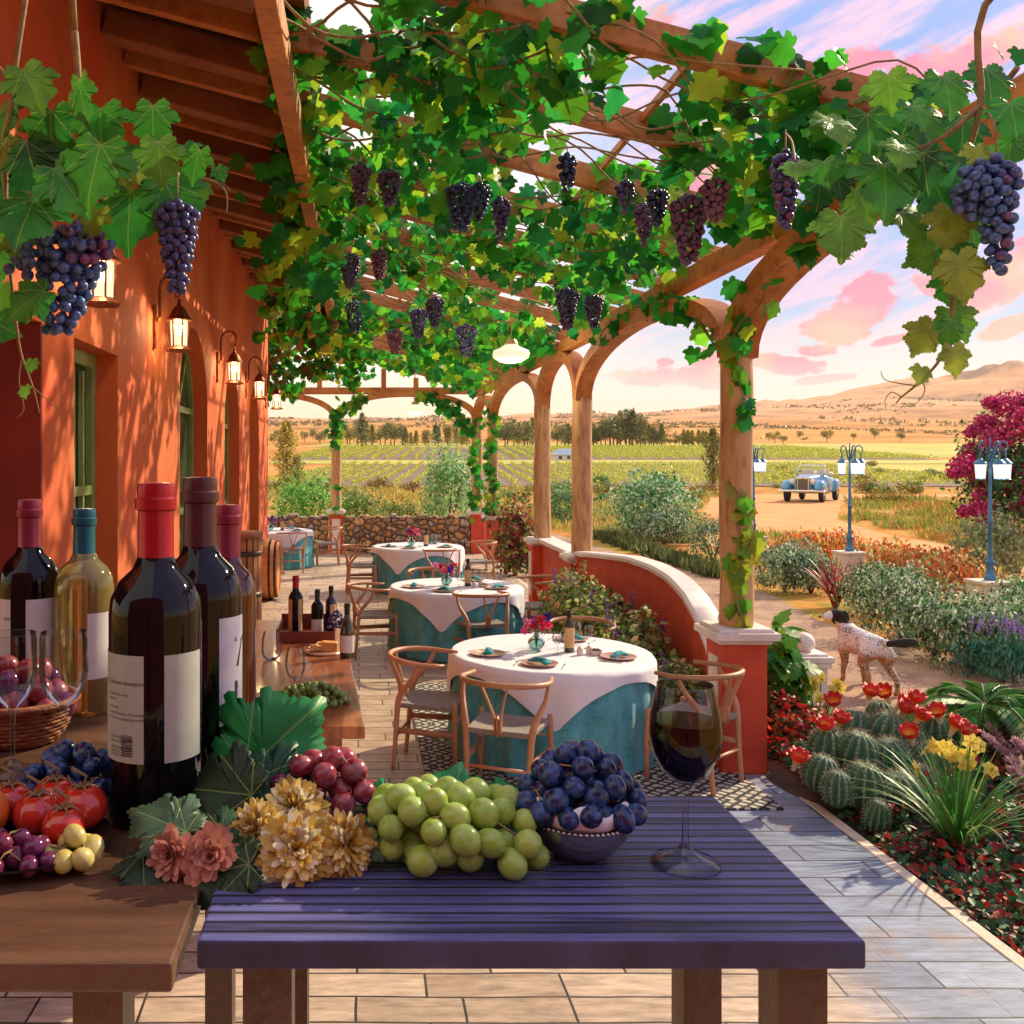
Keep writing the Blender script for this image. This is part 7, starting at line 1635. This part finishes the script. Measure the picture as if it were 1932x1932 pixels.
# ================================================================ DOG
def dog():
    root = empty('dog', (0, 0, 0), 'speckled black, white and tan bird dog standing on the gravel path, head turned left', 'dog')
    N_ = [((0, -.20, .425), .095), ((0, -.02, .405), .10), ((0, .17, .39), .125), ((-.01, .27, .47), .085), ((-.03, .33, .555), .060), ((-.05, .345, .61), .078), ((-.125, .35, .595), .046), ((-.165, .35, .583), .032), ((-.20, .35, .578), .026),
          ((.01, -.285, .455), .045), ((.05, -.345, .465), .028), ((.12, -.385, .475), .046), ((.18, -.42, .49), .042), ((.225, -.44, .505), .020)]
    E_ = [(0, 1), (1, 2), (2, 3), (3, 4), (4, 5), (5, 6), (6, 7), (7, 8), (0, 9), (9, 10), (10, 11), (11, 12), (12, 13)]
    def chain(start, pts):
        prev = start
        for p, r in pts: N_.append((p, r)); E_.append((prev, len(N_) - 1)); prev = len(N_) - 1
    chain(2, [((-.085, .20, .30), .052), ((-.08, .17, .225), .036), ((-.08, .205, .12), .023), ((-.08, .205, .035), .020), ((-.08, .245, .018), .022)])
    chain(2, [((.085, .16, .30), .052), ((.08, .10, .225), .036), ((.08, .17, .12), .023), ((.08, .13, .035), .020), ((.08, .165, .018), .022)])
    chain(0, [((-.085, -.20, .345), .075), ((-.09, -.13, .255), .048), ((-.085, -.235, .145), .024), ((-.085, -.205, .04), .020), ((-.085, -.165, .018), .022)])
    chain(0, [((.085, -.24, .345), .075), ((.09, -.20, .255), .046), ((.095, -.35, .145), .024), ((.095, -.355, .04), .020), ((.095, -.315, .018), .022)])
    me = bpy.data.meshes.new('body'); me.from_pydata([n_[0] for n_ in N_], E_, []); o = bpy.data.objects.new('body', me); COL.objects.link(o); setparent(o, root)
    sk = o.modifiers.new('skin', 'SKIN'); sk.use_smooth_shade = True
    for i, n_ in enumerate(N_): me.skin_vertices[0].data[i].radius = (n_[1], n_[1])
    me.skin_vertices[0].data[0].use_root = True
    for i in range(6): 
        if i < 3: me.skin_vertices[0].data[i].radius = (N_[i][1] * .85, N_[i][1] * 1.12)
    s = o.modifiers.new('sub', 'SUBSURF'); s.levels = 2; s.render_levels = 3
    m, nt, N, L, P = nodes_of('dog_coat'); P.inputs['Roughness'].default_value = .75
    tc = N.new('ShaderNodeTexCoord'); sp_ = N.new('ShaderNodeSeparateXYZ'); L.new(tc.outputs['Object'], sp_.inputs[0]); x, y, z = sp_.outputs
    def mm(op, a, b=None, c=None):
        q = N.new('ShaderNodeMath'); q.operation = op
        for i, v in enumerate((a, b, c)):
            if v is None: continue
            if isinstance(v, (int, float)): q.inputs[i].default_value = v
            else: L.new(v, q.inputs[i])
        return q.outputs[0]
    def mx(f, a, b):
        q = N.new('ShaderNodeMix'); q.data_type = 'RGBA'; L.new(f, q.inputs[0])
        for k, v in ((6, a), (7, b)):
            if isinstance(v, tuple): q.inputs[k].default_value = v + (1,)
            else: L.new(v, q.inputs[k])
        return q.outputs[2]
    def rng_(v, a, b):
        q = N.new('ShaderNodeMapRange'); q.inputs[1].default_value = a; q.inputs[2].default_value = b; L.new(v, q.inputs[0]); return q.outputs[0]
    n1 = N.new('ShaderNodeTexNoise'); n1.inputs['Scale'].default_value = 85; n1.inputs['Detail'].default_value = 3; L.new(tc.outputs['Object'], n1.inputs['Vector'])
    n2 = N.new('ShaderNodeTexNoise'); n2.inputs['Scale'].default_value = 7; n2.inputs['Detail'].default_value = 4; L.new(tc.outputs['Object'], n2.inputs['Vector'])
    tan = mx(rng_(n2.outputs[0], .4, .6), (.34, .15, .06), (.56, .38, .22))
    white = (.72, .72, .74)
    c = mx(rng_(mm('ADD', z, mm('MULTIPLY', n2.outputs[0], .16)), .38, .45), tan, white)
    c = mx(rng_(mm('ADD', n1.outputs[0], mm('MULTIPLY', n2.outputs[0], .5)), .78, .86), c, (.05, .05, .06))
    c = mx(rng_(mm('ADD', z, mm('MULTIPLY', n2.outputs[0], .04)), .10, .03), c, (.34, .14, .05))
    hd = mm('MULTIPLY', mm('GREATER_THAN', z, .54), mm('GREATER_THAN', x, -.125)); c = mx(hd, c, (.012, .011, .012))
    mz = mm('MULTIPLY', mm('GREATER_THAN', z, .53), mm('LESS_THAN', x, -.125)); c = mx(mz, c, white)
    tl = mm('MULTIPLY', mm('LESS_THAN', y, -.335), mm('GREATER_THAN', z, .42)); c = mx(tl, c, (.012, .011, .012))
    L.new(c, P.inputs['Base Color']); bp = N.new('ShaderNodeBump'); bp.inputs['Distance'].default_value = .01; bp.inputs['Strength'].default_value = .7; n3 = N.new('ShaderNodeTexNoise'); n3.inputs['Scale'].default_value = 70; L.new(tc.outputs['Object'], n3.inputs['Vector']); L.new(n3.outputs[0], bp.inputs['Height']); L.new(bp.outputs[0], P.inputs['Normal'])
    me.materials.append(m)
    blk = mat('black_fur', (.008, .008, .009), (.03, .025, .02), 30, .8, bump=.8, bscale=50)
    for s in (-1, 1):
        b = MB(); b.ball((-.035, .345 + s * .074, .575), .058, 10, (.85, .32, 1.35)); b.build('ear', blk, root, True, world=False)
        b = MB(); b.ball((-.098, .35 + s * .036, .618), .009, 8); b.build('eye', mat('eye', (.01, .006, .004), None, rough=.1), root, True, world=False)
    b = MB(); b.ball((-.224, .35, .585), .014, 8, (.8, 1.1, .9)); b.build('nose', mat('nose', (.01, .01, .01), None, rough=.3), root, True, world=False)
    return root
dg = dog(); dg.location = (4.74, 8.98, -.056); dg.rotation_euler = (0, 0, R(1)); dg.scale = (1.05,) * 3
# ================================================================ VINES ON THE PERGOLA
LM = leafmat('grape_leaf_far', .58, .45)
def roof_z(X): return 3.58 + (2.75 - X) * .285
def vine(name, P_, S_, Nn, Tt, cols, stems, label, hi=False, group=None, cat='grapevine', mt=None):
    P_ = np.array(P_); root = empty(name, tuple(P_.mean(axis=0)), label, cat, group)
    leaves('leaves', P_, S_, Nn, Tt, cols, LEAF_HI if hi else LEAF_LO, mt or (LH if hi else LM), root, luv=hi)
    b = MB()
    for pts, r0, r1 in stems: b.tube(pts, lin(r0, r1, len(pts)), 6)
    if stems: b.build('branch', stemm, root, True)
    return root
VG = [(.03, .29, .025), (.06, .40, .03), (.15, .50, .03), (.018, .17, .02), (.38, .58, .04), (.02, .26, .06), (.04, .38, .05)]
def canopy_vine(y0, y1, n, size, label, seed, xr=(-.62, 2.5), dens=.0):
    rg = np.random.default_rng(seed); P_ = []
    while len(P_) < n:
        X = rg.uniform(*xr); Y = rg.uniform(y0, y1); q = mnoise.noise(Vector((X * 1.1, Y * .8, 5.3))) + .5 * mnoise.noise(Vector((X * 2.9, Y * 2.3, 1.7))); edge = max(0, (.1 - X)) * .4 - max(0, X - 1.9) * .5
        if q + edge < dens: continue
        t = rg.random() ** 1.7; P_.append((X, Y, roof_z(X) + .16 - t * (.28 + .24 * max(0, q + edge - .1))))
    n_ = len(P_); P_ = np.array(P_)
    Nn = rg.normal(0, .55, (n_, 3)) + np.array([0, -.75, .15]); Tt = np.c_[rg.normal(0, .45, n_), rg.normal(0, .4, n_), -np.abs(rg.normal(.8, .4, n_))]
    stems = []
    for k in range(9):
        Y = y0 + (y1 - y0) * (k + .5) / 9; pts = [(-.5 + 3.2 * i / 14, Y + .35 * math.sin(i * .9 + k * 2), roof_z(-.5 + 3.2 * i / 14) - .02 + .06 * math.sin(i * 1.7 + k)) for i in range(15)]; stems.append((spline(pts, 3), .009, .004))
    return vine('grape_vine', P_, size * rg.uniform(.6, 1.35, n_), Nn, Tt, pal(n_, VG, .22, rg), stems, label, group='vines covering the pergola roof')
canopy_vine(5.3, 8.2, 1080, .125, 'leafy grapevine over the nearest bay of the pergola roof', 501, dens=-.42)
canopy_vine(4.25, 5.6, 520, .125, 'leafy grapevine hanging over the first rafters at the top centre', 505, xr=(.1, 2.6), dens=-.4)
canopy_vine(8.2, 11.4, 800, .125, 'leafy grapevine over the second bay of the pergola roof', 502, dens=-.16)
canopy_vine(11.4, 15.4, 950, .13, 'leafy grapevine over the third bay of the pergola roof', 503, dens=-.14)
canopy_vine(15.4, 21.3, 850, .15, 'leafy grapevine over the farthest bay of the pergola roof', 504, dens=-.08)
def along(name, path, n, size, spread, label, seed, cols=VG, stemr=.012, hang=True, cat='climbing vine', facing=(0, -1, .2), jit=.6, group=None, hi=False):
    rg = np.random.default_rng(seed); pts = spline(path, 8); k = len(pts); P_ = []
    for _ in range(n): i = rg.integers(0, k - 1); p = pts[i].lerp(pts[i + 1], rg.random()); P_.append(np.array(p) + rg.normal(0, 1, 3) * np.array(spread))
    Nn = rg.normal(0, jit, (n, 3)) + np.array(facing); Tt = np.c_[rg.normal(0, .5, n), rg.normal(0, .3, n), -np.abs(rg.normal(.8, .4, n))]
    st = [([p + Vector((.02 * math.sin(i * .8), -.01, .02 * math.cos(i * 1.1))) for i, p in enumerate(pts)], stemr, stemr * .4)]
    return vine(name, P_, size * rg.uniform(.6, 1.3, n), Nn, Tt, pal(n, cols, .2, rg), st, label, cat=cat, group=group, hi=hi)
# ivy along arches, columns
along('climbing_vine', [(2.47, 3.6, 3.55), (2.48, 4.6, 3.45), (2.50, 5.3, 3.35), (2.5, 5.9, 3.15), (2.46, 6.35, 2.85)], 62, .12, (.05, .12, .07), 'vine climbing the nearest arch above the ivy-covered column', 511)
along('climbing_vine', [(2.50, 6.6, 2.8), (2.50, 7.2, 3.2), (2.52, 8.0, 3.42), (2.52, 9.0, 3.5), (2.54, 10.2, 3.4)], 50, .12, (.05, .14, .06), 'vine along the top of the arch between the nearest and middle columns', 512)
along('climbing_vine', [(2.56, 6.38, .95), (2.50, 6.37, 1.3), (2.60, 6.36, 1.55), (2.54, 6.37, 1.9)], 34, .105, (.05, .015, .05), 'young vine climbing the lower half of the nearest tall column', 513, cols=[(.22, .42, .04), (.36, .46, .04), (.10, .34, .03), (.48, .46, .06)], stemr=.006)
along('climbing_vine', [(2.5, 6.38, 2.75), (2.56, 6.37, 2.5), (2.5, 6.37, 2.3)], 16, .08, (.04, .015, .05), 'few leaves at the top of the nearest tall column', 514, stemr=.005)
along('climbing_vine', [(2.56, 19.2, 1.0), (2.72, 19.22, 1.5), (2.58, 19.2, 2.1), (2.74, 19.22, 2.6), (2.6, 19.2, 3.1)], 95, .12, (.06, .04, .12), 'ivy twisting up the first of the two far right columns', 515)
along('climbing_vine', [(2.5, 21.1, 1.0), (2.65, 21.1, 1.6), (2.5, 21.1, 2.2), (2.62, 21.1, 3.0)], 80, .12, (.06, .04, .12), 'ivy twisting up the corner column at the end of the terrace', 516)
along('climbing_vine', [(2.4, 21.15, 2.7), (2.1, 21.15, 3.15), (1.7, 21.15, 3.38), (1.3, 21.15, 3.52)], 150, .13, (.08, .05, .07), 'ivy along the right side of the end arch', 517)
along('climbing_vine', [(-.6, 21.1, 2.5), (-.52, 21.1, 2.85), (-.50, 21.1, 3.1), (-.2, 21.1, 3.3), (.1, 21.1, 3.45)], 110, .13, (.07, .04, .08), 'ivy bunched at the top of the end pillar in the middle', 518)
along('climbing_vine', [(-.56, 21.1, .95), (-.5, 21.12, 1.2), (-.48, 21.12, 1.5)], 10, .11, (.03, .02, .06), 'few ivy leaves low on the end pillar', 519, stemr=.006)
# leafy curtains at the far left
for k, (x, y0, y1, d, w, lb) in enumerate(((518, 640, 745, 17.3, .20, 'leftmost, next to the farthest lantern'), (598, 600, 705, 14.5, .20, 'second, yellow tinged'), (664, 630, 725, 15.5, .12, 'third, slender'), (560, 560, 640, 10.5, .22, 'at the timber eave'))):
    top = W(x, y0, d); bot = W(x + 6, y1, d); along('hanging_vine', [top + Vector((0, 0, .5)), top, (top + bot) / 2, bot], (330, 330, 160, 150)[k], .12, (w, .08, .05), 'hanging curtain of vine leaves under the pergola, ' + lb, 520 + k, cols=VG + ([(.36, .36, .04), (.20, .10, .03)] if k != 2 else []), group='hanging leafy curtains')
along('hanging_vine', [canopy(530, 300, .1), canopy(560, 340), canopy(590, 430), W(575, 480, 7.2), W(560, 560, 8.5)], 150, .15, (.16, .2, .12), 'vine draping over the wooden header beam at the eave', 526)
along('hanging_vine', [W(500, 740, 17.0), W(530, 735, 17.0), W(560, 735, 17.5)], 60, .12, (.08, .05, .07), 'short ivy spray around the farthest lantern', 527)
# grape bunches among the roof leaves
bl = [(680, 335, .42, .10, 'rust and blue'), (735, 350, .34, .12, 'grey'), (870, 375, .44, .15, 'black'), (945, 400, .40, .09, 'grey'), (1070, 320, .3, .08, 'black'), (660, 505, .5, .15, 'grey'), (715, 500, .4, .12, 'violet'), (1215, 410, .36, .09, 'violet'), (1300, 395, .55, .14, 'violet'), (1350, 365, .32, .11, 'violet'),
      (1180, 370, .25, .08, 'blue'), (670, 595, .6, .18, 'black'), (745, 650, .5, .17, 'violet'), (880, 640, .55, .18, 'blue'), (820, 590, .45, .15, 'blue'), (1070, 572, .5, .14, 'blue'), (1120, 585, .4, .12, 'blue'), (790, 610, .5, .15, 'blue'), (1240, 385, .3, .09, 'black'), (905, 372, .36, .10, 'black')]
for i, (x, y, L_, w, cn) in enumerate(bl):
    p = canopy(x, y - 28, .10); m_ = {'rust and blue': G_PURP, 'grey': G_DEEP, 'black': G_BLACK, 'violet': G_PURP, 'blue': G_DEEP}[cn]
    hanging_bunch(p, L_ * .72, w * .85, .020, m_, 110, f'dark {cn} grape bunch hanging among the roof vine leaves', f'{cn} grape bunches among the roof vines', 600 + i, single=True)

# ================================================================ VINES NEAR THE VIEWER
def px_leaves(items, d0, rg, cols, fac=(0, -1, .25), jit=.28):
    P_ = []; S_ = []; Nn = []; Tt = []; C = []
    for it in items:
        x, y, s = it[:3]; ang = it[3] if len(it) > 3 else rg.uniform(-40, 40); tone = it[4] if len(it) > 4 else rg.integers(0, len(cols)); d = d0 + rg.uniform(-.12, .12)
        t = np.array([math.sin(R(ang)), rg.normal(0, .25), -math.cos(R(ang))]); size = s * d / F0
        c = np.array(W(x, y, d)) - t * size * .42; P_.append(c); S_.append(size); Tt.append(t); Nn.append(np.array(fac) + rg.normal(0, jit, 3)); C.append(np.array(cols[tone]) * rg.uniform(.8, 1.25))
    return P_, S_, Nn, Tt, np.clip(C, .003, .9)
NG = [(.03, .26, .03), (.05, .32, .03), (.015, .14, .03), (.12, .36, .03), (.30, .42, .05), (.02, .20, .04)]
rg = np.random.default_rng(701)
TL = [(5, 345, 95, 10, 5), (55, 425, 125, -8, 0), (20, 420, 80, 20, 3), (130, 360, 110, 30, 1), (120, 300, 105, -20, 2), (65, 315, 110, 15, 2), (180, 325, 130, -10, 1), (15, 300, 90, 0, 0), (235, 310, 80, 35, 0), (172, 425, 75, -15, 4), (250, 418, 130, 4, 0), (330, 385, 110, 25, 1), (300, 300, 85, 5, 3), (372, 312, 65, -12, 1), (355, 295, 50, 20, 5), (415, 325, 30, 30, 0), (380, 362, 38, -10, 3), (232, 345, 50, 0, 4), (262, 330, 34, 10, 4), (52, 570, 90, -55, 0), (2, 500, 85, 15, 1), (10, 620, 62, 60, 0), (0, 560, 55, 0, 3), (95, 690, 0.1, 0, 0), (62, 690, 26, 0, 3), (48, 740, 26, 15, 3), (30, 455, 60, 30, 3), (100, 255, 100, 0, 0), (200, 250, 100, 10, 1), (20, 230, 100, 0, 2), (290, 235, 80, 0, 1), (150, 190, 90, 0, 0), (60, 170, 90, 20, 3)]
P_, S_, Nn, Tt, C = px_leaves([t for t in TL if t[2] > 1], 1.95, rg, NG)
d = 2.02
st = [(spline([W(-60, 60, d), W(40, 180, d), W(140, 280, d), W(230, 320, d), W(330, 335, d), W(390, 338, d), W(425, 360, d), W(428, 400, d)], 5), .008, .0012), (spline([W(140, 60, d), W(150, 180, d), W(150, 290, d)], 5), .009, .006), (spline([W(60, -80, d), W(30, 120, d), W(12, 300, d), W(14, 450, d), W(25, 560, d), W(38, 660, d), W(62, 730, d), W(75, 780, d)], 5), .007, .001), (spline([W(40, 680, d), W(36, 720, d), W(45, 770, d), W(30, 790, d)], 4), .0016, .0008), (spline([W(62, 730, d), W(95, 760, d), W(110, 770, d)], 4), .0014, .0006), (spline([W(270, 330, d), W(272, 300, d), W(280, 278, d)], 4), .003, .002), (spline([W(400, 340, d), W(425, 350, d), W(435, 362, d)], 4), .0016, .0006)]
st.append((spline([(-.95, 1.95, 3.36), W(60, -80, d)], 4), .009, .008)); st.append((spline([(-.60, 1.92, 3.36), W(140, 60, d)], 4), .009, .008)); st.append((spline([(-.8, 1.92, 3.36), W(-60, 60, d)], 4), .009, .008))
vine('grape_vine', P_, S_, Nn, Tt, C, st, 'large bright grapevine leaves hanging in the top left corner close to the viewer', hi=True)
hanging_bunch(W(150, 425, 1.95), .215, .085, .0118, G_BLUE, 150, 'big blue grape cluster with violet berries in the top left, before the first lantern', None, 711, lean=(-.045, 0), mts=[(lambda p, g: p.x > W(135, 0, 1.95).x and p.z > W(0, 500, 1.95).z and g.random() < .8, G_PURP)], shoulder=(-.075, .05))
hanging_bunch(W(335, 378, 1.98), .185, .052, .0100, G_DEEP, 130, 'long indigo grape bunch hanging above the second lantern', None, 712, lean=(.0, 0))
hanging_bunch(W(285, 335, 2.05), .035, .035, .010, G_DEEP, 12, 'few dark grapes behind the big leaf in the top left', None, 713)
TRL = [(1558, 330, 62, 10, 1), (1598, 318, 50, -20, 0), (1585, 355, 48, 15, 2), (1545, 365, 60, -10, 2), (1632, 305, 60, 10, 3), (1665, 355, 115, -8, 1), (1625, 390, 85, 20, 3), (1710, 305, 110, 20, 5), (1690, 300, 70, -20, 3), (1768, 372, 130, 10, 0), (1745, 320, 80, 0, 2), (1810, 330, 90, 20, 5), (1845, 300, 60, 0, 4), (1700, 425, 95, 20, 3), (1585, 445, 95, -5, 3), (1790, 430, 80, -10, 4), (1830, 415, 95, 15, 1), (1850, 385, 60, 0, 3), (1748, 478, 85, -60, 3), (1805, 482, 60, 10, 1), (1815, 520, 90, 10, 4), (1800, 545, 70, -5, 1), (1800, 610, 70, 20, 3), (1785, 628, 60, -10, 1), (1743, 637, 68, -30, 4), (1797, 680, 58, 5, 4), (1734, 708, 38, -20, 4), (1500, 330, 50, 5, 3), (1905, 290, 60, 0, 1), (1640, 250, 90, 0, 0), (1730, 240, 100, 10, 1), (1820, 250, 90, -10, 5), (1900, 235, 90, 0, 0), (1560, 255, 80, 0, 3), (1780, 180, 90, 0, 1), (1870, 160, 90, 0, 0), (1680, 170, 80, 0, 3)]
P_, S_, Nn, Tt, C = px_leaves(TRL, 2.3, rg, NG); d = 2.35
st = [(spline([(2.0, 1.9, 3.38), W(1900, -40, d), W(1850, 200, d), W(1815, 330, d), W(1795, 440, d), W(1798, 560, d), W(1790, 620, d), W(1772, 680, d), W(1730, 725, d), W(1700, 750, d), W(1690, 762, d)], 5), .010, .0012), (spline([W(1730, 728, d), W(1690, 722, d), W(1668, 715, d), W(1662, 700, d)], 5), .002, .0007), (spline([W(1738, 715, d), W(1745, 735, d), W(1735, 755, d), W(1720, 765, d)], 5), .0016, .0006), (spline([W(1700, 748, d), W(1682, 740, d), W(1670, 755, d), W(1672, 770, d)], 5), .0016, .0006), (spline([W(1790, 640, d), W(1765, 633, d), W(1745, 635, d)], 4), .002, .001), (spline([W(1850, 200, d), W(1760, 270, d), W(1640, 300, d), W(1560, 310, d), W(1500, 305, d)], 5), .008, .003), (spline([W(1788, 560, d), W(1760, 470, d)], 4), .002, .001)]
vine('grape_vine', P_, S_, Nn, Tt, C, st, 'grapevine with large leaves and a dangling shoot in the top right close to the viewer', hi=True)
hanging_bunch(W(1880, 298, 2.2), .262, .058, .0128, G_BLUE, 105, 'large dark blue grape bunch hanging at the top right edge', None, 721, lean=(.005, 0), shoulder=(-.05, .045), mts=[(lambda p, g: g.random() < .12, G_PURP)])
hanging_bunch(W(1482, 286, 2.6), .205, .048, .0118, G_DEEP, 80, 'indigo grape bunch hanging top centre right, left of the leaves', None, 722, mts=[(lambda p, g: g.random() < .2, G_PURP)])
hanging_bunch(W(1697, 322, 2.4), .10, .032, .0115, G_DEEP, 26, 'small indigo grape bunch between two big leaves at the top right', None, 723)
hanging_bunch(W(1612, 325, 2.4), .06, .026, .0112, G_PURP, 10, 'few dark violet grapes left of the big leaf at the top right', None, 724)
b = MB()
for x, y, dd, e in ((150, 425, 1.95, W(150, 290, 2.02)), (335, 378, 1.98, W(330, 335, 2.02)), (285, 335, 2.05, W(272, 300, 2.02)), (1880, 298, 2.2, W(1850, 200, 2.35)), (1482, 286, 2.6, W(1500, 305, 2.35)), (1697, 322, 2.4, W(1700, 285, 2.35)), (1612, 325, 2.4, W(1620, 303, 2.35))): p = W(x, y, dd) + Vector((0, 0, .05)); b.tube(spline([p, (p + e) / 2 + Vector((.005, 0, .012)), e], 6), .0028, 5)
tag(b.build('vine_shoots', stemm, None, True), 'short woody shoots from which the near grape bunches hang', 'vine shoots')
